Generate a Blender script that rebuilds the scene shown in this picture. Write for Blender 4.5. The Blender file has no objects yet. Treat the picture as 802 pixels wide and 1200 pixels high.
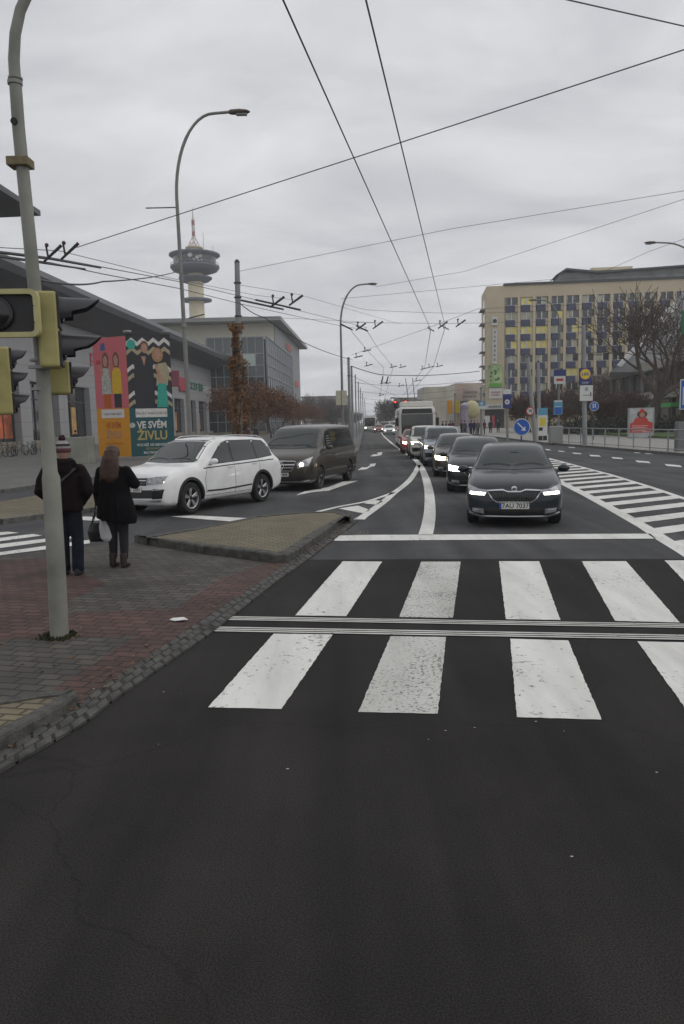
import bpy, bmesh, math, random
import numpy as np
from mathutils import Vector, Matrix
from mathutils.bvhtree import BVHTree
from mathutils.geometry import tessellate_polygon
random.seed(7)
SC = bpy.context.scene
COL = SC.collection
PI = math.pi
# ------------------------------------------------------------------ camera
CAM_H = 1.95
F = 880.0                      # focal length in photograph pixels (802 x 1200)
PITCH = math.atan(105 / F)
ROLL = math.radians(1.3)
_f = Vector((0, math.cos(PITCH), -math.sin(PITCH)))
_u0 = Vector((0, math.sin(PITCH), math.cos(PITCH)))
_r0 = Vector((1, 0, 0))
_r = math.cos(ROLL) * _r0 - math.sin(ROLL) * _u0
_u = math.cos(ROLL) * _u0 + math.sin(ROLL) * _r0
cam_d = bpy.data.cameras.new('camera')
cam = bpy.data.objects.new('camera', cam_d)
COL.objects.link(cam)
cam.matrix_world = Matrix(((_r.x, _u.x, -_f.x, 0), (_r.y, _u.y, -_f.y, 0), (_r.z, _u.z, -_f.z, CAM_H), (0, 0, 0, 1)))
cam_d.sensor_fit = 'VERTICAL'
cam_d.sensor_height = 36
cam_d.lens = 36 * F / 1200
cam_d.clip_end = 5000
SC.camera = cam
SC.render.resolution_x = 684
SC.render.resolution_y = 1024
# ------------------------------------------------------------------ sky
world = bpy.data.worlds.new('World')
SC.world = world
world.use_nodes = True
nt = world.node_tree
nt.nodes.clear()
def N(t, typ, **kw):
    n = t.nodes.new(typ)
    for k, v in kw.items():
        if k.startswith('i_'):
            n.inputs[k[2:].replace('_', ' ')].default_value = v
        else:
            setattr(n, k, v)
    return n
SUN_EL, SUN_AZ = math.radians(50), math.radians(95)
sky = N(nt, 'ShaderNodeTexSky', sky_type='NISHITA', sun_disc=False, sun_elevation=SUN_EL, sun_rotation=SUN_AZ, air_density=1.0, dust_density=3.0)
hs = N(nt, 'ShaderNodeHueSaturation')
hs.inputs['Saturation'].default_value = 0.12
nt.links.new(sky.outputs[0], hs.inputs['Color'])
tc = N(nt, 'ShaderNodeTexCoord')
sep = N(nt, 'ShaderNodeSeparateXYZ')
nt.links.new(tc.outputs['Generated'], sep.inputs[0])
# cloud deck: project the direction on a flat layer
mx = N(nt, 'ShaderNodeMath', operation='MAXIMUM'); mx.inputs[1].default_value = 0.0
nt.links.new(sep.outputs[2], mx.inputs[0])
ad = N(nt, 'ShaderNodeMath', operation='ADD'); ad.inputs[1].default_value = 0.22
nt.links.new(mx.outputs[0], ad.inputs[0])
d1 = N(nt, 'ShaderNodeMath', operation='DIVIDE'); d2 = N(nt, 'ShaderNodeMath', operation='DIVIDE')
nt.links.new(sep.outputs[0], d1.inputs[0]); nt.links.new(ad.outputs[0], d1.inputs[1])
nt.links.new(sep.outputs[1], d2.inputs[0]); nt.links.new(ad.outputs[0], d2.inputs[1])
cb = N(nt, 'ShaderNodeCombineXYZ')
nt.links.new(d1.outputs[0], cb.inputs[0]); nt.links.new(d2.outputs[0], cb.inputs[1])
mp = N(nt, 'ShaderNodeMapping')
mp.inputs['Scale'].default_value = (1.0, 1.5, 1); mp.inputs['Rotation'].default_value = (0, 0, 0.35)
nt.links.new(cb.outputs[0], mp.inputs[0])
no = N(nt, 'ShaderNodeTexNoise'); no.inputs['Scale'].default_value = 1.5; no.inputs['Detail'].default_value = 6; no.inputs['Roughness'].default_value = 0.55; no.inputs['Distortion'].default_value = 0.4
nt.links.new(mp.outputs[0], no.inputs['Vector'])
cr = N(nt, 'ShaderNodeValToRGB')
cr.color_ramp.elements[0].position = 0.30; cr.color_ramp.elements[0].color = (3.35, 3.45, 3.75, 1)
cr.color_ramp.elements[1].position = 0.72; cr.color_ramp.elements[1].color = (5.75, 5.75, 5.85, 1)
nt.links.new(no.outputs[0], cr.inputs[0])
mix = N(nt, 'ShaderNodeMix', data_type='RGBA')
mix.inputs[0].default_value = 0.92
nt.links.new(hs.outputs[0], mix.inputs[6]); nt.links.new(cr.outputs[0], mix.inputs[7])
bg = N(nt, 'ShaderNodeBackground'); bg.inputs[1].default_value = 0.15
nt.links.new(mix.outputs[2], bg.inputs[0])
wo = N(nt, 'ShaderNodeOutputWorld')
nt.links.new(bg.outputs[0], wo.inputs[0])
sd = bpy.data.lights.new('sun', 'SUN'); sd.energy = 0.6; sd.angle = math.radians(50); sd.color = (1, 0.96, 0.9)
so = bpy.data.objects.new('sun', sd); COL.objects.link(so)
_dir = Vector((math.sin(SUN_AZ) * math.cos(SUN_EL), math.cos(SUN_AZ) * math.cos(SUN_EL), math.sin(SUN_EL)))
so.rotation_euler = _dir.to_track_quat('Z', 'Y').to_euler()
SC.view_settings.view_transform = 'Standard'
SC.view_settings.look = 'None'
SC.view_settings.exposure = 0.0
SC.view_settings.gamma = 1.0
SC.cycles.volume_bounces = 1
# ------------------------------------------------------------------ pixel -> world
def ray(px, py):
    return (_f * F + _r * (px - 401) - _u * (py - 600)).normalized()
def G(px, py, z=0.0):
    d = ray(px, py); t = (z - CAM_H) / d.z
    return Vector((d.x * t, d.y * t, z))
def D(px, py, Y):
    d = ray(px, py); t = Y / d.y
    return Vector((d.x * t, Y, CAM_H + d.z * t))
# ------------------------------------------------------------------ materials
MC = {}
def mat(name, col, rough=0.6, metal=0.0, var=0.12, scale=6.0, bump=0.0, bscale=40.0, spec=0.5, coat=0.0, emit=None, es=1.0):
    if name in MC: return MC[name]
    m = bpy.data.materials.new(name); m.use_nodes = True
    t = m.node_tree; b = t.nodes['Principled BSDF']
    b.inputs['Roughness'].default_value = rough; b.inputs['Metallic'].default_value = metal
    b.inputs['Specular IOR Level'].default_value = spec
    b.inputs['Coat Weight'].default_value = coat; b.inputs['Coat Roughness'].default_value = 0.05
    c = N(t, 'ShaderNodeTexCoord')
    n = N(t, 'ShaderNodeTexNoise'); n.inputs['Scale'].default_value = scale; n.inputs['Detail'].default_value = 5
    t.links.new(c.outputs['Object'], n.inputs['Vector'])
    r = N(t, 'ShaderNodeValToRGB')
    lo = tuple(max(0, x * (1 - var)) for x in col) + (1,); hi = tuple(min(1, x * (1 + var)) for x in col) + (1,)
    r.color_ramp.elements[0].position = 0.3; r.color_ramp.elements[1].position = 0.7
    r.color_ramp.elements[0].color = lo; r.color_ramp.elements[1].color = hi
    t.links.new(n.outputs[0], r.inputs[0]); t.links.new(r.outputs[0], b.inputs['Base Color'])
    if bump:
        n2 = N(t, 'ShaderNodeTexNoise'); n2.inputs['Scale'].default_value = bscale; n2.inputs['Detail'].default_value = 4
        t.links.new(c.outputs['Object'], n2.inputs['Vector'])
        bp = N(t, 'ShaderNodeBump'); bp.inputs['Strength'].default_value = bump; bp.inputs['Distance'].default_value = 0.02
        t.links.new(n2.outputs[0], bp.inputs['Height']); t.links.new(bp.outputs[0], b.inputs['Normal'])
    if emit:
        b.inputs['Emission Color'].default_value = emit + (1,); b.inputs['Emission Strength'].default_value = es
    MC[name] = m
    return m
def brickmat(name, c1, c2, mortar, bw, bh, ms=0.01, rot=0.0, plane='xy', offset=0.5, rough=0.85, bump=0.3, dirt=0.25, scale=1.0):
    if name in MC: return MC[name]
    m = bpy.data.materials.new(name); m.use_nodes = True
    t = m.node_tree; b = t.nodes['Principled BSDF']; b.inputs['Roughness'].default_value = rough
    c = N(t, 'ShaderNodeTexCoord'); src = c.outputs['Object']
    if plane == 'xz':
        s = N(t, 'ShaderNodeSeparateXYZ'); k = N(t, 'ShaderNodeCombineXYZ')
        t.links.new(src, s.inputs[0]); t.links.new(s.outputs[0], k.inputs[0]); t.links.new(s.outputs[2], k.inputs[1]); src = k.outputs[0]
    mpn = N(t, 'ShaderNodeMapping'); mpn.inputs['Rotation'].default_value = (0, 0, rot)
    t.links.new(src, mpn.inputs[0])
    # small wobble of the joints
    nz = N(t, 'ShaderNodeTexNoise'); nz.inputs['Scale'].default_value = 3.0
    t.links.new(src, nz.inputs['Vector'])
    vm = N(t, 'ShaderNodeVectorMath', operation='MULTIPLY_ADD'); vm.inputs[1].default_value = (0.03 * scale,) * 3
    t.links.new(nz.outputs['Color'], vm.inputs[0]); t.links.new(mpn.outputs[0], vm.inputs[2])
    br = N(t, 'ShaderNodeTexBrick'); br.offset = offset
    br.inputs['Color1'].default_value = c1 + (1,); br.inputs['Color2'].default_value = c2 + (1,); br.inputs['Mortar'].default_value = mortar + (1,)
    br.inputs['Scale'].default_value = 1.0; br.inputs['Brick Width'].default_value = bw; br.inputs['Row Height'].default_value = bh
    br.inputs['Mortar Size'].default_value = ms; br.inputs['Mortar Smooth'].default_value = 0.2
    t.links.new(vm.outputs[0], br.inputs['Vector'])
    n = N(t, 'ShaderNodeTexNoise'); n.inputs['Scale'].default_value = 0.9; n.inputs['Detail'].default_value = 8; n.inputs['Roughness'].default_value = 0.65
    t.links.new(src, n.inputs['Vector'])
    r = N(t, 'ShaderNodeValToRGB')
    r.color_ramp.elements[0].position = 0.3; r.color_ramp.elements[1].position = 0.7
    r.color_ramp.elements[0].color = (1 - dirt,) * 3 + (1,); r.color_ramp.elements[1].color = (1 + dirt * 0.4,) * 3 + (1,)
    t.links.new(n.outputs[0], r.inputs[0])
    ml = N(t, 'ShaderNodeMix', data_type='RGBA', blend_type='MULTIPLY'); ml.inputs[0].default_value = 1
    t.links.new(br.outputs['Color'], ml.inputs[6]); t.links.new(r.outputs[0], ml.inputs[7])
    t.links.new(ml.outputs[2], b.inputs['Base Color'])
    bp = N(t, 'ShaderNodeBump'); bp.inputs['Strength'].default_value = bump; bp.inputs['Distance'].default_value = 0.01; bp.invert = True
    t.links.new(br.outputs['Fac'], bp.inputs['Height']); t.links.new(bp.outputs[0], b.inputs['Normal'])
    MC[name] = m
    return m
def asphalt(name, base, tint, grain=0.35, spec=0.25, crack=.75):
    if name in MC: return MC[name]
    m = bpy.data.materials.new(name); m.use_nodes = True
    t = m.node_tree; b = t.nodes['Principled BSDF']; b.inputs['Roughness'].default_value = 0.9; b.inputs['Specular IOR Level'].default_value = spec
    c = N(t, 'ShaderNodeTexCoord')
    big = N(t, 'ShaderNodeTexNoise'); big.inputs['Scale'].default_value = 0.45; big.inputs['Detail'].default_value = 7; big.inputs['Roughness'].default_value = 0.6
    fine = N(t, 'ShaderNodeTexNoise'); fine.inputs['Scale'].default_value = 140; fine.inputs['Detail'].default_value = 3
    vor = N(t, 'ShaderNodeTexVoronoi'); vor.inputs['Scale'].default_value = 60
    for n in (big, fine, vor): t.links.new(c.outputs['Object'], n.inputs['Vector'])
    r = N(t, 'ShaderNodeValToRGB'); e = r.color_ramp.elements
    e[0].position = 0.3; e[1].position = 0.72; e[0].color = tuple(x * 0.8 for x in base) + (1,); e[1].color = tint + (1,)
    t.links.new(big.outputs[0], r.inputs[0])
    r2 = N(t, 'ShaderNodeValToRGB'); e = r2.color_ramp.elements
    e[0].position = 0.35; e[1].position = 0.7; e[0].color = (1 - grain,) * 3 + (1,); e[1].color = (1 + grain,) * 3 + (1,)
    t.links.new(fine.outputs[0], r2.inputs[0])
    # light chippings
    r3 = N(t, 'ShaderNodeValToRGB'); e = r3.color_ramp.elements
    e[0].position = 0.0; e[1].position = 0.13; e[0].color = (1.9, 1.9, 1.9, 1); e[1].color = (1, 1, 1, 1)
    t.links.new(vor.outputs['Distance'], r3.inputs[0])
    # tyre-polished, stained streaks along the lanes and a net of hair cracks
    mpp = N(t, 'ShaderNodeMapping'); mpp.inputs['Scale'].default_value = (1.6, .10, 1); mpp.inputs['Rotation'].default_value = (0, 0, .10)
    st = N(t, 'ShaderNodeTexNoise'); st.inputs['Scale'].default_value = 1.0; st.inputs['Detail'].default_value = 5
    t.links.new(c.outputs['Object'], mpp.inputs[0]); t.links.new(mpp.outputs[0], st.inputs['Vector'])
    r4 = N(t, 'ShaderNodeValToRGB'); e = r4.color_ramp.elements
    e[0].position = 0.35; e[1].position = 0.66; e[0].color = (.74,) * 3 + (1,); e[1].color = (1.18,) * 3 + (1,)
    t.links.new(st.outputs[0], r4.inputs[0])
    ds = N(t, 'ShaderNodeVectorMath', operation='MULTIPLY_ADD'); ds.inputs[1].default_value = (1.2, 1.2, 0)
    t.links.new(big.outputs['Color'], ds.inputs[0]); t.links.new(c.outputs['Object'], ds.inputs[2])
    ck = N(t, 'ShaderNodeTexVoronoi', feature='DISTANCE_TO_EDGE'); ck.inputs['Scale'].default_value = 0.33
    t.links.new(ds.outputs[0], ck.inputs['Vector'])
    r5 = N(t, 'ShaderNodeValToRGB'); e = r5.color_ramp.elements
    e[0].position = 0.0; e[1].position = 0.004; e[0].color = (crack,) * 3 + (1,); e[1].color = (1,) * 3 + (1,)
    t.links.new(ck.outputs[0], r5.inputs[0])
    m0 = N(t, 'ShaderNodeMix', data_type='RGBA', blend_type='MULTIPLY'); m0.inputs[0].default_value = 1
    m3 = N(t, 'ShaderNodeMix', data_type='RGBA', blend_type='MULTIPLY'); m3.inputs[0].default_value = 1
    t.links.new(r4.outputs[0], m0.inputs[6]); t.links.new(r5.outputs[0], m0.inputs[7])
    m1 = N(t, 'ShaderNodeMix', data_type='RGBA', blend_type='MULTIPLY'); m1.inputs[0].default_value = 1
    m2 = N(t, 'ShaderNodeMix', data_type='RGBA', blend_type='MULTIPLY'); m2.inputs[0].default_value = 1
    t.links.new(r.outputs[0], m1.inputs[6]); t.links.new(r2.outputs[0], m1.inputs[7])
    t.links.new(m1.outputs[2], m2.inputs[6]); t.links.new(r3.outputs[0], m2.inputs[7])
    t.links.new(m2.outputs[2], m3.inputs[6]); t.links.new(m0.outputs[2], m3.inputs[7]); t.links.new(m3.outputs[2], b.inputs['Base Color'])
    bp = N(t, 'ShaderNodeBump'); bp.inputs['Strength'].default_value = 0.3; bp.inputs['Distance'].default_value = 0.004
    t.links.new(fine.outputs[0], bp.inputs['Height']); t.links.new(bp.outputs[0], b.inputs['Normal'])
    MC[name] = m
    return m
def paintmat(name='road paint', wear=0.44, base=(0.66, 0.66, 0.63), dark=(0.09, 0.085, 0.08), sc=22):
    if name in MC: return MC[name]
    m = bpy.data.materials.new(name); m.use_nodes = True
    t = m.node_tree; b = t.nodes['Principled BSDF']; b.inputs['Roughness'].default_value = 0.75
    c = N(t, 'ShaderNodeTexCoord')
    n = N(t, 'ShaderNodeTexNoise'); n.inputs['Scale'].default_value = sc; n.inputs['Detail'].default_value = 8; n.inputs['Roughness'].default_value = 0.7
    big = N(t, 'ShaderNodeTexNoise'); big.inputs['Scale'].default_value = 1.3; big.inputs['Detail'].default_value = 3
    for q in (n, big): t.links.new(c.outputs['Object'], q.inputs['Vector'])
    mm = N(t, 'ShaderNodeMath', operation='MULTIPLY_ADD'); mm.inputs[1].default_value = 0.35
    t.links.new(big.outputs[0], mm.inputs[0]); t.links.new(n.outputs[0], mm.inputs[2])
    r = N(t, 'ShaderNodeValToRGB'); e = r.color_ramp.elements
    e[0].position = wear + 0.10; e[1].position = wear + 0.19
    e[0].color = dark + (1,); e[1].color = base + (1,)
    t.links.new(mm.outputs[0], r.inputs[0])
    # tyre-grey dirt over the paint
    mpp = N(t, 'ShaderNodeMapping'); mpp.inputs['Scale'].default_value = (2.2, .35, 1); mpp.inputs['Rotation'].default_value = (0, 0, .15)
    dn = N(t, 'ShaderNodeTexNoise'); dn.inputs['Scale'].default_value = 1.2; dn.inputs['Detail'].default_value = 8; dn.inputs['Roughness'].default_value = .65
    t.links.new(c.outputs['Object'], mpp.inputs[0]); t.links.new(mpp.outputs[0], dn.inputs['Vector'])
    rd_ = N(t, 'ShaderNodeValToRGB'); e = rd_.color_ramp.elements
    e[0].position = .34; e[1].position = .62; e[0].color = (.80, .79, .77, 1); e[1].color = (1.04, 1.04, 1.03, 1)
    t.links.new(dn.outputs[0], rd_.inputs[0])
    mz = N(t, 'ShaderNodeMix', data_type='RGBA', blend_type='MULTIPLY'); mz.inputs[0].default_value = 1
    t.links.new(r.outputs[0], mz.inputs[6]); t.links.new(rd_.outputs[0], mz.inputs[7]); t.links.new(mz.outputs[2], b.inputs['Base Color'])
    MC[name] = m
    return m
# ------------------------------------------------------------------ objects
def tag(o, label=None, cat=None, group=None, kind=None):
    if label: o['label'] = label
    if cat: o['category'] = cat
    if group: o['group'] = group
    if kind: o['kind'] = kind
    return o
def empty(name, loc=(0, 0, 0), rz=0.0, label=None, cat=None, group=None):
    o = bpy.data.objects.new(name, None); COL.objects.link(o)
    o.location = loc; o.rotation_euler = (0, 0, rz); o.empty_display_size = 0.2
    return tag(o, label, cat, group)
def kids(o):
    return [c for c in bpy.data.objects if c.parent == o]
def copy_tree(o, parent=None):
    c = o.copy(); COL.objects.link(c)
    if parent is not None: c.parent = parent
    for ch in list(kids(o)): copy_tree(ch, c)
    return c
class MB:
    def __init__(s): s.v = []; s.f = []; s.m = []
    def add(s, vs, fs, mi=0):
        k = len(s.v); s.v += [tuple(v) for v in vs]; s.f += [tuple(i + k for i in f) for f in fs]; s.m += [mi] * len(fs); return s
    def box(s, c, d, rz=0.0, mi=0, M=None):
        x, y, z = d[0] / 2, d[1] / 2, d[2] / 2
        vs = [Vector((a, b, e)) for a in (-x, x) for b in (-y, y) for e in (-z, z)]
        if rz: R = Matrix.Rotation(rz, 3, 'Z'); vs = [R @ v for v in vs]
        vs = [v + Vector(c) for v in vs]
        if M is not None: vs = [M @ v for v in vs]
        return s.add(vs, [(0, 1, 3, 2), (4, 6, 7, 5), (0, 4, 5, 1), (2, 3, 7, 6), (0, 2, 6, 4), (1, 5, 7, 3)], mi)
    def b2(s, a, b, mi=0):
        return s.box([(a[i] + b[i]) / 2 for i in range(3)], [abs(b[i] - a[i]) for i in range(3)], 0, mi)
    def prism(s, pts, z0, z1, mi=0):
        n = len(pts); vs = [(p[0], p[1], z0) for p in pts] + [(p[0], p[1], z1) for p in pts]
        tri = tessellate_polygon([[Vector((p[0], p[1], 0)) for p in pts]])
        fs = [tuple(t) for t in tri] + [tuple(i + n for i in t) for t in tri] + [(i, (i + 1) % n, (i + 1) % n + n, i + n) for i in range(n)]
        return s.add(vs, fs, mi)
    def slab(s, pts3, off, mi=0):
        """polygon of 3-D points given a thickness vector"""
        n = len(pts3); P = [Vector(p) for p in pts3]; off = Vector(off)
        tri = tessellate_polygon([P])
        fs = [tuple(t) for t in tri] + [tuple(i + n for i in t) for t in tri] + [(i, (i + 1) % n, (i + 1) % n + n, i + n) for i in range(n)]
        return s.add(P + [p + off for p in P], fs, mi)
    def flat(s, pts, z, mi=0):
        tri = tessellate_polygon([[Vector((p[0], p[1], 0)) for p in pts]])
        a = [Vector((pts[t[0]][0], pts[t[0]][1])) for t in tri]
        fs = []
        for t in tri:
            p, q, r_ = (pts[i] for i in t)
            cr_ = (q[0] - p[0]) * (r_[1] - p[1]) - (q[1] - p[1]) * (r_[0] - p[0])
            fs.append(tuple(t) if cr_ > 0 else (t[0], t[2], t[1]))
        return s.add([(p[0], p[1], z) for p in pts], fs, mi)
    def tube(s, pts, r, n=8, mi=0, cap=True, up=None):
        P = [Vector(p) for p in pts]; k = len(P)
        R = r if isinstance(r, (list, tuple)) else [r] * k
        prev = None; rings = []
        for i in range(k):
            t = (P[min(i + 1, k - 1)] - P[max(i - 1, 0)])
            if t.length < 1e-9: t = Vector((0, 0, 1))
            t.normalize()
            if prev is None:
                a = Vector(up) if up else (Vector((1, 0, 0)) if abs(t.x) < 0.9 else Vector((0, 1, 0)))
            else: a = prev
            a = (a - t * a.dot(t)).normalized(); b = t.cross(a); prev = a
            rr = R[i]; ra, rb = rr if isinstance(rr, (tuple, list)) else (rr, rr)
            rings.append([P[i] + a * (math.cos(2 * PI * j / n) * ra) + b * (math.sin(2 * PI * j / n) * rb) for j in range(n)])
        vs = [v for q in rings for v in q]
        fs = [(i * n + j, i * n + (j + 1) % n, (i + 1) * n + (j + 1) % n, (i + 1) * n + j) for i in range(k - 1) for j in range(n)]
        if cap: fs += [tuple(range(n))[::-1], tuple((k - 1) * n + j for j in range(n))]
        return s.add(vs, fs, mi)
    def lathe(s, prof, c=(0, 0, 0), n=24, axis='z', mi=0, cap=True):
        vs = []
        for (r, h) in prof:
            for j in range(n):
                a = 2 * PI * j / n; x, y = r * math.cos(a), r * math.sin(a)
                p = (x, y, h) if axis == 'z' else ((x, h, y) if axis == 'y' else (h, x, y))
                vs.append((p[0] + c[0], p[1] + c[1], p[2] + c[2]))
        k = len(prof)
        fs = [(i * n + j, i * n + (j + 1) % n, (i + 1) * n + (j + 1) % n, (i + 1) * n + j) for i in range(k - 1) for j in range(n)]
        if cap: fs += [tuple(range(n))[::-1], tuple((k - 1) * n + j for j in range(n))]
        return s.add(vs, fs, mi)
    def ball(s, c, r, n=10, mi=0):
        r = r if isinstance(r, (tuple, list)) else (r, r, r)
        prof = [(math.sin(PI * i / n), -math.cos(PI * i / n)) for i in range(n + 1)]
        prof[0] = (0.02, -1); prof[-1] = (0.02, 1)
        q = MB().lathe(prof, n=n + 4)
        return s.add([(v[0] * r[0] + c[0], v[1] * r[1] + c[1], v[2] * r[2] + c[2]) for v in q.v], q.f, mi)
    def mesh(s, name):
        me = bpy.data.meshes.new(name); me.from_pydata(s.v, [], s.f)
        me.polygons.foreach_set('material_index', s.m); me.update()
        bm = bmesh.new(); bm.from_mesh(me); bmesh.ops.recalc_face_normals(bm, faces=bm.faces); bm.to_mesh(me); bm.free()
        return me
    def build(s, name, mats=None, parent=None, smooth=False, recalc=True, bevel=0.0, kind=None):
        if recalc: me = s.mesh(name)
        else:
            me = bpy.data.meshes.new(name); me.from_pydata(s.v, [], s.f); me.polygons.foreach_set('material_index', s.m); me.update()
        for m in (mats if isinstance(mats, (list, tuple)) else ([mats] if mats else [])): me.materials.append(m)
        if bevel:
            bm = bmesh.new(); bm.from_mesh(me)
            bmesh.ops.remove_doubles(bm, verts=bm.verts, dist=1e-5)
            es = [e for e in bm.edges if len(e.link_faces) == 2 and e.calc_face_angle(0) > 0.5]
            bmesh.ops.bevel(bm, geom=es, offset=bevel, segments=2, affect='EDGES', profile=0.5)
            bm.to_mesh(me); bm.free()
        if smooth:
            me.polygons.foreach_set('use_smooth', [True] * len(me.polygons))
            try: me.set_sharp_from_angle(angle=math.radians(smooth if smooth is not True else 40))
            except Exception: pass
        o = bpy.data.objects.new(name, me); COL.objects.link(o)
        if parent is not None: o.parent = parent
        if kind: o['kind'] = kind
        return o
def text_mesh(body, size, M, extrude=0.004, bold=0.0):
    """letters as one mesh, in the matrix M's local XY plane, centred"""
    c = bpy.data.curves.new('t', 'FONT'); c.body = body; c.size = size; c.extrude = extrude; c.offset = bold
    c.align_x = 'CENTER'; c.align_y = 'CENTER'; c.resolution_u = 3
    o = bpy.data.objects.new('t', c); COL.objects.link(o)
    dg = bpy.context.evaluated_depsgraph_get(); dg.update()
    me = bpy.data.meshes.new_from_object(o.evaluated_get(dg)); 
    bpy.data.objects.remove(o); bpy.data.curves.remove(c)
    me.transform(M)
    return me
def text(name, body, size, M, m, parent, extrude=0.004, bold=0.0, sx=1.0):
    me = text_mesh(body, size, M @ Matrix.Diagonal((sx, 1, 1, 1)), extrude, bold)
    me.name = name; me.materials.clear(); me.materials.append(m)
    o = bpy.data.objects.new(name, me); COL.objects.link(o); o.parent = parent
    return o
def frame(origin, xaxis, yaxis):
    x = Vector(xaxis).normalized(); y = Vector(yaxis).normalized(); z = x.cross(y)
    return Matrix(((x.x, y.x, z.x, origin[0]), (x.y, y.y, z.y, origin[1]), (x.z, y.z, z.z, origin[2]), (0, 0, 0, 1)))
def remeshed(mb, name, m, parent, voxel=0.012, smooth=4):
    """one continuous surface out of overlapping limbs"""
    me = mb.mesh(name); me.materials.clear()
    o = bpy.data.objects.new(name, me); COL.objects.link(o)
    r = o.modifiers.new('r', 'REMESH'); r.mode = 'VOXEL'; r.voxel_size = voxel; r.use_smooth_shade = True
    if smooth:
        s = o.modifiers.new('s', 'SMOOTH'); s.iterations = smooth; s.factor = 0.5
    dg = bpy.context.evaluated_depsgraph_get(); dg.update()
    me2 = bpy.data.meshes.new_from_object(o.evaluated_get(dg)); me2.name = name
    o.modifiers.clear(); o.data = me2; me2.materials.clear(); me2.materials.append(m)
    me2.polygons.foreach_set('use_smooth', [True] * len(me2.polygons))
    if parent is not None: o.parent = parent
    return o
def structure(name, mb, m, **kw):
    o = mb.build(name, m, **kw); o['kind'] = 'structure'; return o
# ================================================================== GROUND
ROT = math.radians(-10.6)       # direction of the crossing's own grid
m_asph = asphalt('asphalt grey', (0.066, 0.067, 0.069), (0.094, 0.095, 0.098))
m_asphn = asphalt('asphalt reddish', (0.0285, 0.0265, 0.0252), (0.042, 0.0392, 0.0375), 0.45, .12, .8)
m_asphf = asphalt('asphalt pale', (0.085, 0.085, 0.082), (0.12, 0.12, 0.115))
m_paint = paintmat(wear=0.385, sc=16, base=(.70, .70, .67))
m_paintw = paintmat('worn road paint', 0.455, (0.55, 0.55, 0.52), (0.09, 0.085, 0.08), 34)
m_pave = brickmat('grey paving blocks', (0.100, 0.089, 0.074), (0.062, 0.057, 0.049), (0.024, 0.024, 0.021), 0.20, 0.125, 0.009, -ROT + .05, dirt=0.45, bump=0.9)
m_red = brickmat('red paving blocks', (0.112, 0.060, 0.048), (0.073, 0.042, 0.035), (0.026, 0.020, 0.018), 0.20, 0.125, 0.009, -ROT + .05, dirt=0.45, bump=0.9)
m_beige = brickmat('beige paving blocks', (0.21, 0.180, 0.115), (0.16, 0.138, 0.09), (0.07, 0.06, 0.04), 0.2, 0.1, 0.012, ROT + 0.4, dirt=0.25, bump=0.9)
m_plaza = brickmat('plaza slabs', (0.15, 0.148, 0.138), (0.125, 0.123, 0.116), (0.07, 0.07, 0.065), 0.6, 0.3, 0.012, 0.05, dirt=0.22)
m_walk = brickmat('pale walk slabs', (0.34, 0.33, 0.30), (0.29, 0.28, 0.26), (0.15, 0.15, 0.14), 0.5, 0.5, 0.02, 0.04, dirt=0.2)
m_kerb = mat('granite kerb', (0.115, 0.115, 0.105), 0.85, var=0.35, scale=9, bump=0.6, bscale=30)
m_kerbd = mat('weathered granite kerb', (0.07, 0.068, 0.06), 0.85, var=0.4, scale=9, bump=0.7, bscale=30)
m_cobd = mat('dark granite setts', (0.066, 0.066, 0.062), 0.8, var=0.5, scale=5, bump=0.6, bscale=30)
m_dirt = mat('dirt joint', (0.03, 0.027, 0.022), 0.95, var=0.4, scale=20, bump=0.6, bscale=50)
m_mulch = mat('leaf mulch', (0.13, 0.07, 0.04), 0.95, var=0.5, scale=4, bump=0.8, bscale=20)
m_ground = mat('far ground', (0.13, 0.125, 0.11), 0.95, var=0.25, scale=0.05)
m_grass = mat('grass', (0.06, 0.095, 0.022), 0.95, var=0.35, scale=1.2, bump=0.8, bscale=25)
g = MB().flat([(-900, -60), (900, -60), (900, 1500), (-900, 1500)], -0.05)
structure('ground', g, m_ground)
def kl(Y):   # left kerb of the main carriageway
    pts = [(-40, -14), (20, -6), (27, -4.1), (33, -2.4), (42, -0.2), (48.5, 1.15), (60, 1.6), (126, 3.75), (600, 22)]
    for (a, xa), (b, xb) in zip(pts, pts[1:]):
        if a <= Y <= b: return xa + (xb - xa) * (Y - a) / (b - a)
def kr(Y):
    pts = [(-40, 17.5), (20, 16.8), (35.7, 16.35), (50, 15.75), (56, 15.25), (150, 19), (600, 36)]
    for (a, xa), (b, xb) in zip(pts, pts[1:]):
        if a <= Y <= b: return xa + (xb - xa) * (Y - a) / (b - a)
Ys = [33, 42, 48.5, 60, 90, 126, 200, 400, 600]
rd = [(-60, -40), (40, -40), (40, 6), (16.9, 8)] + [(kr(y), y) for y in (20, 35.7, 42, 50, 56, 100, 150, 300, 600)]
rd += [(kl(y), y) for y in Ys[::-1]] + [(-2.4, 33), (-4.4, 44), (-7, 36), (-9.6, 28.5), (-10.7, 23.5), (-60, 8)]
structure('road', MB().flat(rd, -0.004), m_asph)
# darker, redder surfacing of the crossing in front
nr = [(-60, -40), (40, -40), (40, 6), (17, 9.6)] + [G(x, y)[:2] for x, y in ((802, 655), (500, 655), (336, 656), (200, 640), (0, 655))] + [(-60, 9)]
structure('crossing_surface', MB().flat(nr, 0.0), m_asphn)
structure('far_lane_surface', MB().flat([(kl(60) + .3, 44.5), (kl(60) + 3.6, 44.3), (kl(126) + 3.4, 126), (kl(400) + 3.4, 400), (kl(400) + .3, 400), (kl(126) + .3, 126)], 0.0), m_asphf)
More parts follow.
